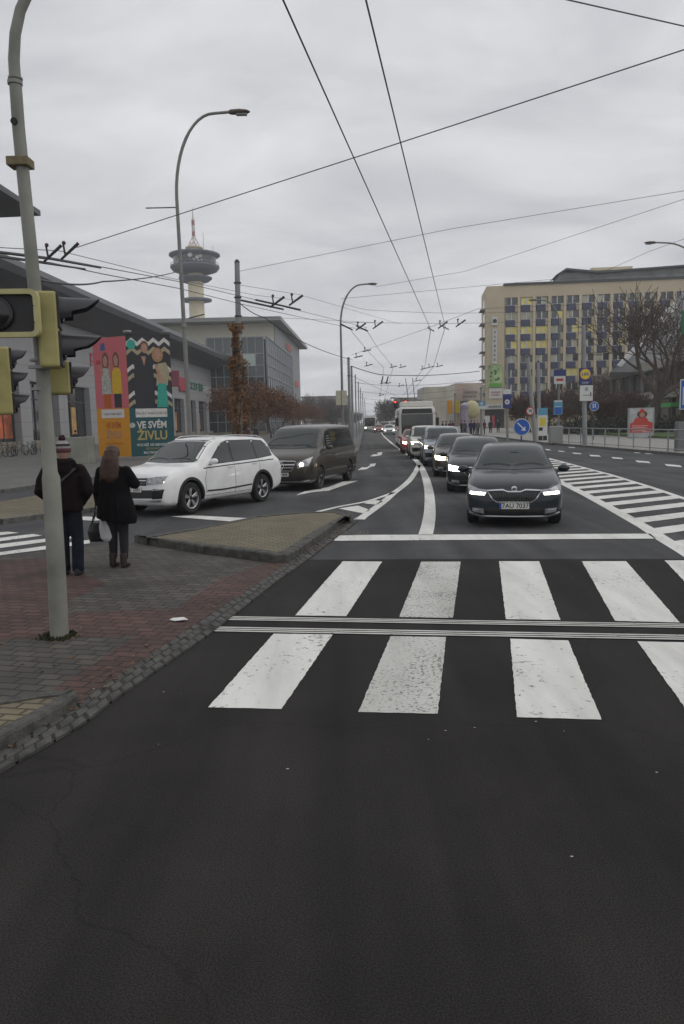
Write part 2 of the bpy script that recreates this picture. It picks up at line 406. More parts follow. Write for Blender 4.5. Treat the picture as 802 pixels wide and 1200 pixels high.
# ---- pavements
def PX(l, z=0.0): return [tuple(G(x, y, z)[:2]) for x, y in l]
pv = PX([(0, 884), (148, 788), (303, 684), (336, 660), (325, 661), (240, 650), (158, 637), (110, 640), (0, 652)]) + [(-9, 10.4), (-30, 5), (-30, -20), (-2.2, -20), (-2.0, 2), (-2.05, 4)]
structure('pavement', MB().flat(pv, 0.006), m_pave)
rb = PX([(95, 829), (148, 788), (303, 684), (338, 660), (322, 660), (312, 660), (255, 681), (156, 749), (64, 808)])
structure('red_pavement_band', MB().flat(rb, 0.0088), m_red)
structure('red_pavement_crossing_band', MB().flat(PX([(-120, 724), (75, 719), (236, 713), (200, 730), (162, 746), (-120, 754)]), 0.0078), m_red)
structure('red_pavement_patch', MB().flat(PX([(-120, 668), (0, 657), (50, 655), (125, 684), (82, 704), (64, 721), (-120, 726)]), 0.0070), m_red)
# plaza, verge, second band of kerb
def kerb_line(pts, w=0.15, h=0.10, z0=-0.01):
    b = MB()
    for (a, c) in zip(pts, pts[1:]):
        a = Vector((a[0], a[1], 0)); c = Vector((c[0], c[1], 0)); L = (c - a).length; n = max(1, int(L / 1.0)) if L < 60 else 20
        d = (c - a) / n
        for i in range(n):
            p = a + d * (i + .5); b.box((p.x, p.y, (z0 + h) / 2), (d.length * 0.985, w, h - z0), math.atan2(d.y, d.x))
    return b
vg = [(-60, 3.0), (-7.15, 15.6), (-5.9, 17.4), (-4.9, 20), (-4.3, 27), (-2.7, 33), (-4.3, 42), (-7.4, 34), (-8.2, 22.6), (-8.9, 19.6), (-60, 5.4)]
structure('verge', MB().prism(vg, -0.02, 0.10), m_beige)
structure('verge_kerb', kerb_line(vg[:6] + [vg[6]], h=0.105), m_kerb)
structure('planting_bed', MB().prism([(-4.8, 24), (-4.5, 27.2), (-3.1, 33), (-4.3, 40.5), (-6.9, 34), (-7.0, 25)], 0.05, 0.16), m_mulch)
pz = [(-120, -9), (-60, 8.4), (-10.7, 23.6), (-9.6, 28.6), (-7, 36.2), (-4.4, 44.2), (-2.4, 42), (-0.3, 42.3), (1.1, 48.6), (1.5, 60), (3.65, 126), (21.8, 600), (-120, 600)]
structure('plaza', MB().prism(pz, -0.03, 0.09), m_plaza)
structure('plaza_kerb', kerb_line(pz[1:12], h=0.096), m_kerb)
# right side walk and lawn
rk = [(40, 10), (16.95, 12), (16.8, 20), (16.35, 35.7), (16.05, 42.4), (15.75, 50), (15.25, 56), (16.2, 80), (19, 150), (36, 600)]
structure('sidewalk', MB().prism(rk + [(200, 600), (200, 10)], -0.03, 0.12), m_walk)
structure('sidewalk_kerb', kerb_line(rk[1:9], h=0.126), m_kerb)
structure('lawn', MB().prism([(25, 30), (25.3, 62), (26.5, 90), (60, 90), (60, 30)], 0.1, 0.30), m_grass)
# ---- cobble gutter: individual setts in one strip
rng = random.Random(3)
inner = [(-60, 918), (0, 884), (92, 826), (148, 788), (303, 684), (350, 652), (408, 608.5)]
outer = [(-60, 945), (0, 907), (96, 852), (131, 824), (247, 744), (326, 681.5), (362, 656), (420, 611)]
def arclen(P):
    L = [0]
    for a, b in zip(P, P[1:]): L.append(L[-1] + (b - a).length)
    return L
def at_len(P, L, s):
    for i in range(len(P) - 1):
        if s <= L[i + 1] or i == len(P) - 2:
            return P[i].lerp(P[i + 1], (s - L[i]) / (L[i + 1] - L[i]))
Pi = [G(*p) for p in inner]; Po = [G(*p) for p in outer]; Li, Lo = arclen(Pi), arclen(Po)
gb = MB(); n = int(Li[-1] / 0.165)
def sett(gb, q, h):
    c = sum((p for p in q), Vector()) / 4
    lo = [c + (p - c) * 0.94 for p in q]; top = [c + (p - c) * 0.74 + Vector((0, 0, h + rng.uniform(-.004, .004))) for p in q]
    mid = [c + (p - c) * 0.90 + Vector((0, 0, h * 0.6)) for p in q]
    lo = [p + Vector((0, 0, -.02)) for p in lo]
    f = [(8, 9, 10, 11)] + [(i, (i + 1) % 4, (i + 1) % 4 + 4, i + 4) for i in range(4)] + [(i + 4, (i + 1) % 4 + 4, (i + 1) % 4 + 8, i + 8) for i in range(4)]
    gb.add(lo + mid + top, f, 0 if rng.random() < .75 else 1)
for i in range(n):
    rows = 3 if i < n * 0.28 else 2
    cut = [0] + sorted([(k + 1) / rows + rng.uniform(-.05, .05) for k in range(rows - 1)]) + [1]
    for k in range(rows):
        sh = rng.uniform(-.12, .12) + (0.5 if k % 2 else 0)
        def pt(ii, t):
            s = min(max((ii + sh) / n, 0), 1)
            return at_len(Pi, Li, s * Li[-1]).lerp(at_len(Po, Lo, s * Lo[-1]), t)
        sett(gb, [pt(i, cut[k]), pt(i + 1, cut[k]), pt(i + 1, cut[k + 1]), pt(i, cut[k + 1])], 0.022)
structure('gutter', gb, [m_cobd, m_kerbd], smooth=30)
structure('gutter_bed', MB().flat([tuple(p[:2]) for p in Pi] + [tuple(p[:2]) for p in Po[::-1]], 0.0165), m_dirt)
# ---- kerbed triangular island
iF = [G(*p) for p in ((158, 636), (240, 649.5), (300, 656.5), (322, 660.5), (336, 660), (352, 651), (380, 631), (409, 609))]
iB = [G(x, y, 0.13) for x, y in ((408, 603), (398, 598.5), (350, 600), (300, 604.5), (220, 620), (172, 628))]
ring = [p.xy for p in iF] + [p.xy for p in iB]
def kerbed(ring, h, w, m_top, m_k, name, seed):
    r2 = random.Random(seed); n = len(ring); cen = sum(ring, Vector((0, 0))) / n
    b = MB(); inn = []
    area = sum(ring[i].x * ring[(i + 1) % n].y - ring[(i + 1) % n].x * ring[i].y for i in range(n))
    sg = 1 if area > 0 else -1
    for i in range(n):
        a, p, c = ring[i - 1], ring[i], ring[(i + 1) % n]
        d1 = (p - a).normalized(); d2 = (c - p).normalized()
        nn = Vector((-(d1 + d2).y, (d1 + d2).x)) * sg
        if nn.length < 1e-6: nn = Vector((-d1.y, d1.x)) * sg
        nn.normalize(); k = w / max(0.45, nn.dot(Vector((-d1.y, d1.x)) * sg)); inn.append(p + nn * k)
    for i in range(n):
        j = (i + 1) % n; L = (ring[j] - ring[i]).length; q = max(1, round(L / 0.7))
        for k in range(q):
            t0, t1 = k / q + .006, (k + 1) / q - .006; dz = r2.uniform(-.006, .006)
            A, B_ = ring[i].lerp(ring[j], t0), ring[i].lerp(ring[j], t1); C, D_ = inn[i].lerp(inn[j], t1), inn[i].lerp(inn[j], t0)
            Aa, Bb = A.lerp(D_, .12), B_.lerp(C, .12)
            z = h + dz
            vs = [(A.x, A.y, -.02), (B_.x, B_.y, -.02), (C.x, C.y, -.02), (D_.x, D_.y, -.02), (A.x, A.y, z - .02), (B_.x, B_.y, z - .02), (C.x, C.y, z), (D_.x, D_.y, z), (Aa.x, Aa.y, z), (Bb.x, Bb.y, z)]
            b.add(vs, [(0, 1, 5, 4), (4, 5, 9, 8), (8, 9, 6, 7), (2, 3, 7, 6), (0, 4, 8, 7, 3), (1, 2, 6, 9, 5)])
    structure(name + '_kerb', b, m_k)
    structure(name, MB().prism([tuple(p) for p in inn], -.02, h - 0.012), m_top)
kerbed(ring, 0.13, 0.17, m_beige, m_kerbd, 'traffic_island', 5)
cF = [G(*p) for p in ((-90, 935), (0, 884), (40, 861), (75, 841), (93, 827))]
cB = [G(x, y, 0.10) for x, y in ((88, 807), (45, 811), (10, 817), (-110, 832))]
kerbed([p.xy for p in cF] + [p.xy for p in cB], 0.10, 0.105, m_beige, m_kerbd, 'corner_bed', 6)
# small sett patch by the stop line
pb = MB(); A, B_, C, D_ = G(402, 623), G(432, 622), G(434, 627), G(396, 628)
for i in range(8):
    for j in range(2):
        q = [A.lerp(B_, i / 8).lerp(D_.lerp(C, i / 8), j / 2), A.lerp(B_, (i + 1) / 8).lerp(D_.lerp(C, (i + 1) / 8), j / 2), A.lerp(B_, (i + 1) / 8).lerp(D_.lerp(C, (i + 1) / 8), (j + 1) / 2), A.lerp(B_, i / 8).lerp(D_.lerp(C, i / 8), (j + 1) / 2)]
        sett(pb, q, 0.012)
structure('sett_patch', pb, m_cobd)
# ================================================================== ROAD MARKINGS
ZM = 0.0045
rge = random.Random(41)
def ragged(P, a=.0035, s=.05):
    out = []
    for i in range(len(P)):
        p, q = Vector(P[i]), Vector(P[(i + 1) % len(P)]); L = (q - p).length; n = max(1, min(60, int(L / s))); d = (q - p) / n; nn = Vector((-d.y, d.x)).normalized()
        out += [tuple(p + d * k + (nn * rge.uniform(-a, a) if k else Vector((0, 0)))) for k in range(n)]
    return out
def poly(name, px, m=m_paint, z=ZM):
    return structure(name, MB().flat(ragged([tuple(G(x, y)[:2]) for x, y in px]), z), m)
def ribbon(pts, ws):
    """painted line through world points with widths"""
    L, R = [], []
    for i, p in enumerate(pts):
        t = (pts[min(i + 1, len(pts) - 1)] - pts[max(i - 1, 0)]).normalized(); nn = Vector((-t.y, t.x, 0))
        w = ws[i] if isinstance(ws, list) else ws
        L.append(p + nn * w / 2); R.append(p - nn * w / 2)
    b = MB(); k = len(pts)
    b.add([(p.x, p.y, ZM) for p in L + R], [(i, i + k, i + k + 1, i + 1) for i in range(k - 1)])
    return b
def spline(P, sub=5):
    out = []
    for i in range(len(P) - 1):
        p0, p1, p2, p3 = P[max(i - 1, 0)], P[i], P[i + 1], P[min(i + 2, len(P) - 1)]
        for k in range(sub):
            t = k / sub
            out.append(0.5 * ((2 * p1) + (p2 - p0) * t + (2 * p0 - 5 * p1 + 4 * p2 - p3) * t * t + (3 * p1 - p0 - 3 * p2 + p3) * t ** 3))
    return out + [P[-1]]
poly('crosswalk_stripe', [(321, 743), (390, 744), (330, 831.5), (244, 829.5)])
poly('crosswalk_stripe', [(458, 746), (523, 747), (513, 837), (420, 835)], m_paintw)
poly('crosswalk_stripe', [(598, 749), (666, 751), (705, 844), (606, 841)])
poly('crosswalk_stripe', [(747, 752), (826, 754), (925, 858), (818, 851)])
poly('crosswalk_stripe', [(402, 658), (448, 658.5), (406, 722.5), (346, 721.5)])
poly('crosswalk_stripe', [(494, 658.5), (540, 658.5), (531, 724.5), (468, 723.5)], m_paintw)
poly('crosswalk_stripe', [(585, 658), (632, 658), (657, 727), (593, 726)])
poly('crosswalk_stripe', [(682, 658), (734, 658), (797, 730), (721, 728)])
poly('crosswalk_stripe', [(779, 657), (832, 657), (900, 722), (850, 732)])
gl = MB()
for (x0, y0, x1, y1, th) in ((268, 723.0, 830, 732.5, 5.0), (250, 735.2, 830, 745.5, 6.2)):
    for k in range(3):
        a, b_ = y0 + th * k / 3, y1 + (th + .6) * k / 3
        gl.flat([tuple(G(x, y)[:2]) for x, y in ((x0 - k, a), (x1, b_), (x1, b_ + th * .2), (x0 - k, a + th * .2))], 0.009)
structure('guidance_strip', gl, paintmat('guidance paint', 0.36, (0.6, 0.6, 0.57)))
poly('stop_line', [(397, 627.2), (762, 625.6), (769, 631.4), (391, 634.0)])
Z1 = lambda l: [G(400 + x / 5.0125, 490 + y / 5.0125) for x, y in l]
main = Z1([(495, 688), (512, 620), (521, 540), (518, 450), (505, 380), (485, 320), (462, 275), (430, 240), (395, 215), (350, 185)])
structure('lane_line', ribbon(spline(main), 0.25), m_paint)
far = [main[-1]] + Z1([(300, 150), (250, 105), (225, 78)]) + [Vector((8.2, 200, 0)), Vector((14, 400, 0))]
structure('lane_line', ribbon(spline(far), 0.2), m_paint)
br = Z1([(455, 275), (440, 310), (410, 355), (370, 395), (310, 440), (240, 500), (105, 596)])
structure('lane_line', ribbon(spline(br), [0.2] * 30 + [0.24]), m_paint)
structure('lane_line', ribbon(spline(Z1([(310, 437), (240, 462), (150, 490), (0, 518), (-60, 532), (-185, 562)])), 0.14), m_paint)
Z4 = lambda l: [(300 + x / 5.0125, 540 + y / 5.0125) for x, y in l]
poly('chevron_marking', Z4([(485, 281), (600, 264), (672, 290), (628, 309)]))
poly('chevron_marking', Z4([(632, 250), (700, 232), (748, 238), (708, 259)]))
poly('lane_arrow', [(347, 580.5), (357, 576), (385, 571), (402, 564.5), (420, 563.5), (400, 570), (386, 575), (366, 577)])
poly('lane_arrow', [(400 + x / 5.0125, 490 + y / 5.0125) for x, y in ((97, 306), (120, 290), (150, 290), (172, 275), (165, 270), (205, 266), (196, 283), (178, 285), (150, 300))])
poly('lane_arrow', [(400 + x / 5.0125, 490 + y / 5.0125) for x, y in ((170, 225), (190, 213), (215, 214), (212, 203), (242, 199), (238, 216), (222, 220), (200, 224))])
poly('give_way_dash', [(200, 605.5), (228, 604.2), (297, 607.7), (277, 611.8)])
poly('give_way_dash', [(60, 607.5), (100, 605.5), (150, 607.5), (110, 610.5)])
zb = lambda l: [(x / 6.667, 500 + y / 6.667) for x, y in l]
poly('zebra_stripe', zb([(-300, 850), (60, 822), (150, 830), (-300, 890)]))
poly('zebra_stripe', zb([(-300, 905), (260, 840), (330, 852), (-300, 938)]))
poly('zebra_stripe', zb([(-300, 955), (330, 880), (640, 842), (650, 862), (330, 906), (-300, 990)]))
poly('zebra_stripe', zb([(-300, 1025), (340, 935), (700, 886), (705, 913), (340, 963), (-300, 1045)]))
# hatched area: border lines and slanted bars
Z2 = lambda l: [G(620 + x / 4.407, 500 + y / 4.407) for x, y in l]
up = Z2([(100, 163), (250, 203), (420, 248), (620, 310), (802, 372), (900, 406), (1100, 480)])
lo = Z2([(100, 250), (170, 290), (300, 355), (430, 425), (600, 520), (700, 585), (802, 645), (950, 740)])
structure('edge_line', ribbon(up, 0.16), m_paint)
structure('edge_line', ribbon(lo, 0.24), m_paint)
reg = [p.xy for p in up] + [p.xy for p in lo[::-1]]
d = (Vector((7.22, 15.85)) - Vector((5.67, 14.97))).normalized(); nrm = Vector((-d.y, d.x))
def clip(P, n_, c, keep):
    out = []
    for i in range(len(P)):
        a, b = P[i], P[(i + 1) % len(P)]; da, db = (a.dot(n_) - c) * keep, (b.dot(n_) - c) * keep
        if da >= 0: out.append(a)
        if (da >= 0) != (db >= 0): out.append(a.lerp(b, da / (da - db)))
    return out
c0 = Vector((5.67, 14.97)).dot(nrm)
step = abs((G(755, 612.8) - G(734.6, 602)).xy.dot(nrm))
for k in range(-6, 30):
    q = clip(clip(reg, nrm, c0 + k * step, 1), nrm, c0 + k * step + step * 0.47, -1)
    if len(q) > 2: structure('hatch_bar', MB().flat(ragged([tuple(p) for p in q], .008, .09), ZM - .001), m_paint)
for l in ([(310, 145), (362, 148), (372, 155), (320, 153)], [(425, 157), (478, 161), (488, 168), (435, 165)], [(548, 174), (618, 180), (630, 189), (560, 184)], [(700, 193), (780, 200), (793, 210), (712, 203)],
          [(222, 134), (265, 137), (275, 142), (232, 140)], [(148, 124), (178, 126), (188, 130), (158, 129)], [(82, 116), (108, 118), (116, 122), (92, 122)]):
    p = [G(620 + x / 4.407, 500 + y / 4.407) for x, y in l]
    structure('lane_dash', MB().flat([tuple(v[:2]) for v in p], ZM), m_paint)
for l in ([(200, 104), (235, 106), (242, 110), (208, 109)], [(540, 131), (570, 134), (578, 138), (548, 136)], [(598, 136), (632, 139), (642, 144), (606, 142)]):
    structure('lane_dash', MB().flat([tuple(G(620 + x / 4.407, 500 + y / 4.407)[:2]) for x, y in l], ZM), m_paintw)
# manhole + repaired patches
mh = G(40, 574)
# litter and fallen leaves
for (x, y, s, lab) in ((210, 729, .085, 'crumpled white scrap lying on the red paving beside the gutter'),):
    p = G(x, y); b = MB(); r2 = random.Random(2)
    pts = [(p.x + math.cos(a) * s * r2.uniform(.6, 1.1), p.y + math.sin(a) * s * .7 * r2.uniform(.6, 1.1), .02 + r2.uniform(0, .02)) for a in [2 * PI * i / 9 for i in range(9)]]
    b.slab(pts, (0, 0, .006)); o = b.build('paper_scrap', mat('litter white', (.7, .7, .68), .7)); tag(o, lab, 'litter')
r2 = random.Random(11); b = MB()
for i in range(110):
    Y = r2.uniform(3, 15); X = r2.uniform(-3.5, 6); s = r2.uniform(.004, .010); a0 = r2.uniform(0, 6)
    b.flat([(X + s * math.cos(a0 + a), Y + s * math.sin(a0 + a) * .7) for a in (0, 1.3, 2.6, 4, 5.2)], 0.013)
o = b.build('road_grit', mat('pale grit', (.4, .38, .33), .9)); tag(o, 'small pale specks of grit and leaf bits scattered over the road', 'grit', kind='stuff')

# fallen leaves along the gutter, the island kerb and the pavement
r2 = random.Random(19); b = MB()
for i in range(420):
    if i % 3 == 0: p = at_len(Pi, Li, r2.random() * Li[-1]) + Vector((r2.gauss(-.02, .10), r2.gauss(0, .10), 0)); zz0 = .03
    elif i % 3 == 1: p = G(350, 652).lerp(G(408, 609), r2.random()) + Vector((r2.uniform(.0, .22), r2.gauss(0, .05), 0)); zz0 = .03
    else: p = G(r2.uniform(-40, 260), r2.uniform(662, 800)); zz0 = .012
    if zz0 == .012 and p.x > -1.6 - (6.5 - p.y) * .1: continue
    s_ = r2.uniform(.006, .020); a0 = r2.uniform(0, 6); t_ = r2.uniform(-.4, .4)
    b.add([(p.x + s_ * math.cos(a0 + a) * (1.3 if j % 2 == 0 else .7), p.y + s_ * math.sin(a0 + a), zz0 + t_ * s_ * math.cos(a)) for j, a in enumerate((0, 1.2, 2.5, 3.8, 5.1))], [(0, 1, 2, 3, 4)])
o = b.build('fallen_leaves', mat('fallen leaf rust', (.13, .07, .035), .9, var=.6, scale=20)); tag(o, 'scattered rust-brown leaf bits along the gutter, kerb and paving', 'leaves', kind='stuff')
# ================================================================== VEHICLES
m_tyre = mat('tyre rubber', (0.018, 0.018, 0.018), 0.85, var=0.2)
m_rim = mat('alloy rim', (0.42, 0.42, 0.43), 0.35, 0.8)
m_rimd = mat('dark rim', (0.10, 0.10, 0.105), 0.4, 0.6)
m_glass = mat('car glass', (0.016, 0.02, 0.02), 0.05, spec=0.9, var=0.05)
m_wind = mat('windscreen glass', (0.022, 0.030, 0.028), 0.02, spec=0.75, var=0.06, scale=1.5)
m_blk = mat('black plastic', (0.018, 0.018, 0.019), 0.55)
m_blkg = mat('gloss black plastic', (0.012, 0.012, 0.013), 0.2)
m_chr = mat('chrome trim', (0.6, 0.6, 0.61), 0.18, 1.0, var=0.03)
m_chrs = mat('satin chrome', (0.5, 0.5, 0.5), 0.35, 0.9, var=0.03)
m_lamp = mat('lamp housing', (0.33, 0.34, 0.35), 0.12, 0.3, spec=0.8, var=0.3, scale=14)
m_lit = mat('lit headlamp', (1, 1, 1), 0.3, emit=(1, 0.97, 0.9), es=9)
m_litw = mat('lit warm headlamp', (1, 1, 1), 0.3, emit=(1, 0.83, 0.55), es=14)
m_drl = mat('daytime light', (1, 1, 1), 0.3, emit=(1, 1, 0.97), es=3.5)
m_tail = mat('tail lamp red', (0.35, 0.01, 0.01), 0.2, coat=0.5)
m_amb = mat('amber lamp', (0.6, 0.2, 0.02), 0.2, coat=0.5)
m_plate = mat('plate white', (0.62, 0.62, 0.58), 0.5, var=0.04)
m_plblue = mat('plate blue', (0.02, 0.06, 0.35), 0.5)
m_ink = mat('black ink', (0.01, 0.01, 0.01), 0.6)
def paint(name, col, metal=0.35, rough=0.32):
    return mat(name, col, rough, metal, var=0.08, scale=3, coat=0.55, spec=.35)
def interp(xs, ys, x):
    """monotone cubic"""
    n = len(xs); d = [(ys[i + 1] - ys[i]) / (xs[i + 1] - xs[i]) for i in range(n - 1)]
    m = [d[0]] + [0 if d[i - 1] * d[i] <= 0 else 2 * d[i - 1] * d[i] / (d[i - 1] + d[i]) for i in range(1, n - 1)] + [d[-1]]
    i = max(0, min(n - 2, sum(1 for q in xs[1:] if q <= x)))
    h = xs[i + 1] - xs[i]; t = (x - xs[i]) / h
    return ys[i] * (2 * t ** 3 - 3 * t * t + 1) + m[i] * h * (t ** 3 - 2 * t * t + t) + ys[i + 1] * (-2 * t ** 3 + 3 * t * t) + m[i + 1] * h * (t ** 3 - t * t)
def chaikin(P, k=2):
    for _ in range(k):
        Q = [P[0]]
        for a, b in zip(P, P[1:]):
            Q.append((a[0] * .75 + b[0] * .25, a[1] * .75 + b[1] * .25)); Q.append((a[0] * .25 + b[0] * .75, a[1] * .25 + b[1] * .75))
        Q.append(P[-1]); P = Q
    return P
class Body:
    def __init__(s, sp):
        s.sp = sp; st = sp['st']; s.L = sp['L']; s.x0 = sp['wb'] / 2 + sp['fo']
        xs = [a[0] for a in st]
        ds = []
        for a, b in zip(xs, xs[1:]):
            k = max(2, int((b - a) / 0.09)); ds += [a + (b - a) * i / k for i in range(k)]
        ds.append(xs[-1])
        rings = []
        for d in ds:
            zb, w, zs, wt, zt = [interp(xs, [q[i] for q in st], d) for i in range(1, 6)]
            gh = zt - zs
            P = [(0, zb), (.80 * w, zb), (.955 * w, zb + .05), (.995 * w, zb + .28 * (zs - zb)), (w, zb + .55 * (zs - zb)), (w * .985, zs - .10 * (zs - zb)), (w * .955, zs)]
            if gh > 0.22:
                P += [(w * .955 + (wt - w * .955) * .35 - .015, zs + gh * .30), (wt + .035, zt - .13), (wt - .03, zt - .035), (wt * .6, zt - .008), (0, zt)]
            else:
                P += [(w * .955 + (wt - w * .955) * .3, zs + gh * .30), (w * .955 + (wt - w * .955) * .7, zs + gh * .55), (wt, zs + gh * .72), (wt * .6, zt - gh * .06), (0, zt)]
            H = chaikin(P, 2)
            rings.append([(s.x0 - d, y, z) for y, z in H] + [(s.x0 - d, -y, z) for y, z in H[-2:0:-1]])
        n = len(rings[0]); b = MB()
        vs = [v for r in rings for v in r]; k = len(rings)
        fs = [(i * n + j, i * n + (j + 1) % n, (i + 1) * n + (j + 1) % n, (i + 1) * n + j) for i in range(k - 1) for j in range(n)]
        b.add(vs, fs)
        for base, rev in ((0, True), ((k - 1) * n, False)):
            c = sum((Vector(vs[base + j]) for j in range(n)), Vector()) / n
            bi = len(b.v); b.v.append(tuple(c))
            for j in range(n): b.f.append((base + j, base + (j + 1) % n, bi)); b.m.append(0)
        s.mb = b
        me = b.mesh('body'); bm = bmesh.new(); bm.from_mesh(me); s.bvh = BVHTree.FromBMesh(bm); s.n = [f.normal.copy() for f in bm.faces]; bm.free(); s.me = me
    def hit(s, a, u, v):
        if a == 'L': o, d = Vector((u, 6, v)), Vector((0, -1, 0))
        elif a == 'R': o, d = Vector((u, -6, v)), Vector((0, 1, 0))
        elif a == 'F': o, d = Vector((9, u, v)), Vector((-1, 0, 0))
        elif a == 'B': o, d = Vector((-9, u, v)), Vector((1, 0, 0))
        else: o, d = Vector((u, v, 6)), Vector((0, 0, -1))
        loc, nn, _, _ = s.bvh.ray_cast(o, d)
        if loc is None:
            loc, nn, _, _ = s.bvh.find_nearest(o + d * 5.5)
        if nn.dot(d) > 0: nn = -nn
        return loc, nn
    def patch(s, b, axis, bot, top, n=10, m=5, off=0.004, mi=0, depth=0.02):
        def along(P, t):
            L = [0]
            for p, q in zip(P, P[1:]): L.append(L[-1] + math.dist(p, q))
            x = t * L[-1]
            for i in range(len(P) - 1):
                if x <= L[i + 1] + 1e-9:
                    k = (x - L[i]) / max(1e-9, L[i + 1] - L[i]); return (P[i][0] + (P[i + 1][0] - P[i][0]) * k, P[i][1] + (P[i + 1][1] - P[i][1]) * k)
            return P[-1]
        V, W = [], []
        for i in range(n + 1):
            a, c = along(bot, i / n), along(top, i / n)
            for j in range(m + 1):
                t = j / m; loc, nn = s.hit(axis, a[0] + (c[0] - a[0]) * t, a[1] + (c[1] - a[1]) * t)
                V.append(loc + nn * off); W.append(loc - nn * depth)
        k = len(V); I = lambda i, j: i * (m + 1) + j
        f = [(I(i, j), I(i + 1, j), I(i + 1, j + 1), I(i, j + 1)) for i in range(n) for j in range(m)]
        bd = [I(i, 0) for i in range(n + 1)] + [I(n, j) for j in range(1, m + 1)] + [I(i, m) for i in range(n - 1, -1, -1)] + [I(0, j) for j in range(m - 1, 0, -1)]
        f += [(bd[i], bd[(i + 1) % len(bd)], bd[(i + 1) % len(bd)] + k, bd[i] + k) for i in range(len(bd))]
        b.add(V + W, f, mi); return b
    def strip(s, b, axis, pts, w, off=0.004, mi=0, n=None):
        """narrow band following a line drawn on one side of the body"""
        P = [Vector(p) for p in pts]; lo, hi = [], []
        for i, p in enumerate(P):
            t = (P[min(i + 1, len(P) - 1)] - P[max(i - 1, 0)]).normalized(); q = Vector((-t.y, t.x)) * w / 2
            lo.append(tuple(p - q)); hi.append(tuple(p + q))
        return s.patch(b, axis, lo, hi, n or max(6, 4 * len(P)), 1, off, mi, 0.01)
def wheel(x, y, r, parent, rim=None, w=0.20, spokes=5, steer=0.0):
    sgn = 1 if y > 0 else -1
    hub = MB().lathe([(0.055, -.01), (.06, .03), (.04, .045), (0.01, .05)], n=14, axis='y')
    hb = MB(); hb.add([(a, c * sgn, e) for a, c, e in hub.v], hub.f)
    o = hb.build('wheel', m_rimd, parent, smooth=40); o.location = (x, y, r); o.rotation_euler = (0, 0, steer)
    ty = MB().lathe([(r * .66, -w / 2), (r * .9, -w / 2 - .006), (r * .985, -w / 2 + .02), (r, -w / 4), (r, w / 4), (r * .985, w / 2 - .02), (r * .9, w / 2 + .006), (r * .66, w / 2), (r * .66, -w / 2)], n=36, axis='y', cap=False)
    ty.build('tyre', m_tyre, o, smooth=35)
    R = MB(); R.lathe([(r * .67, -w / 2 + .02), (r * .67, w / 2), (r * .61, w / 2 - .01), (r * .60, -w / 2 + .03)], n=36, axis='y', cap=False)
    yo = sgn * (w / 2 - .035)
    for k in range(spokes):
        for q in (-.14, .14):
            a = 2 * PI * k / spokes + .3
            p0 = Vector((math.cos(a) * .05, yo, math.sin(a) * .05)); p1 = Vector((math.cos(a + q) * r * .63, yo + sgn * .012, math.sin(a + q) * r * .63))
            R.tube([p0, p1], [(.028, .014), (.022, .012)], 6, up=(-math.sin(a), 0, math.cos(a)))
    R.lathe([(r * .6, -.02), (r * .6, -.01)], n=24, axis='y', mi=1)
    R.build('rim', [rim or m_rim, m_blk], o, smooth=35)
    return o
def plate(parent, x, z, w, h, txt, blue=True, y=0.0, tilt=0.0):
    p = MB().box((0, 0, 0), (0.012, w, h)).build('number_plate', m_plate, parent, bevel=.003)
    p.location = (x, y, z)
    if blue: MB().box((0.0075, -w * .455, 0), (.003, w * .08, h * .96)).build('country_band', m_plblue, p)
    if txt: text('plate_text', txt, h * 1.08, frame((0.008, 0.02, -0.004), (0, 1, 0), (0, 0, 1)), m_ink, p, 0.0015, bold=0.002, sx=.98)
    # the letters read left to right for somebody in front, so the local y axis is flipped below
    return p
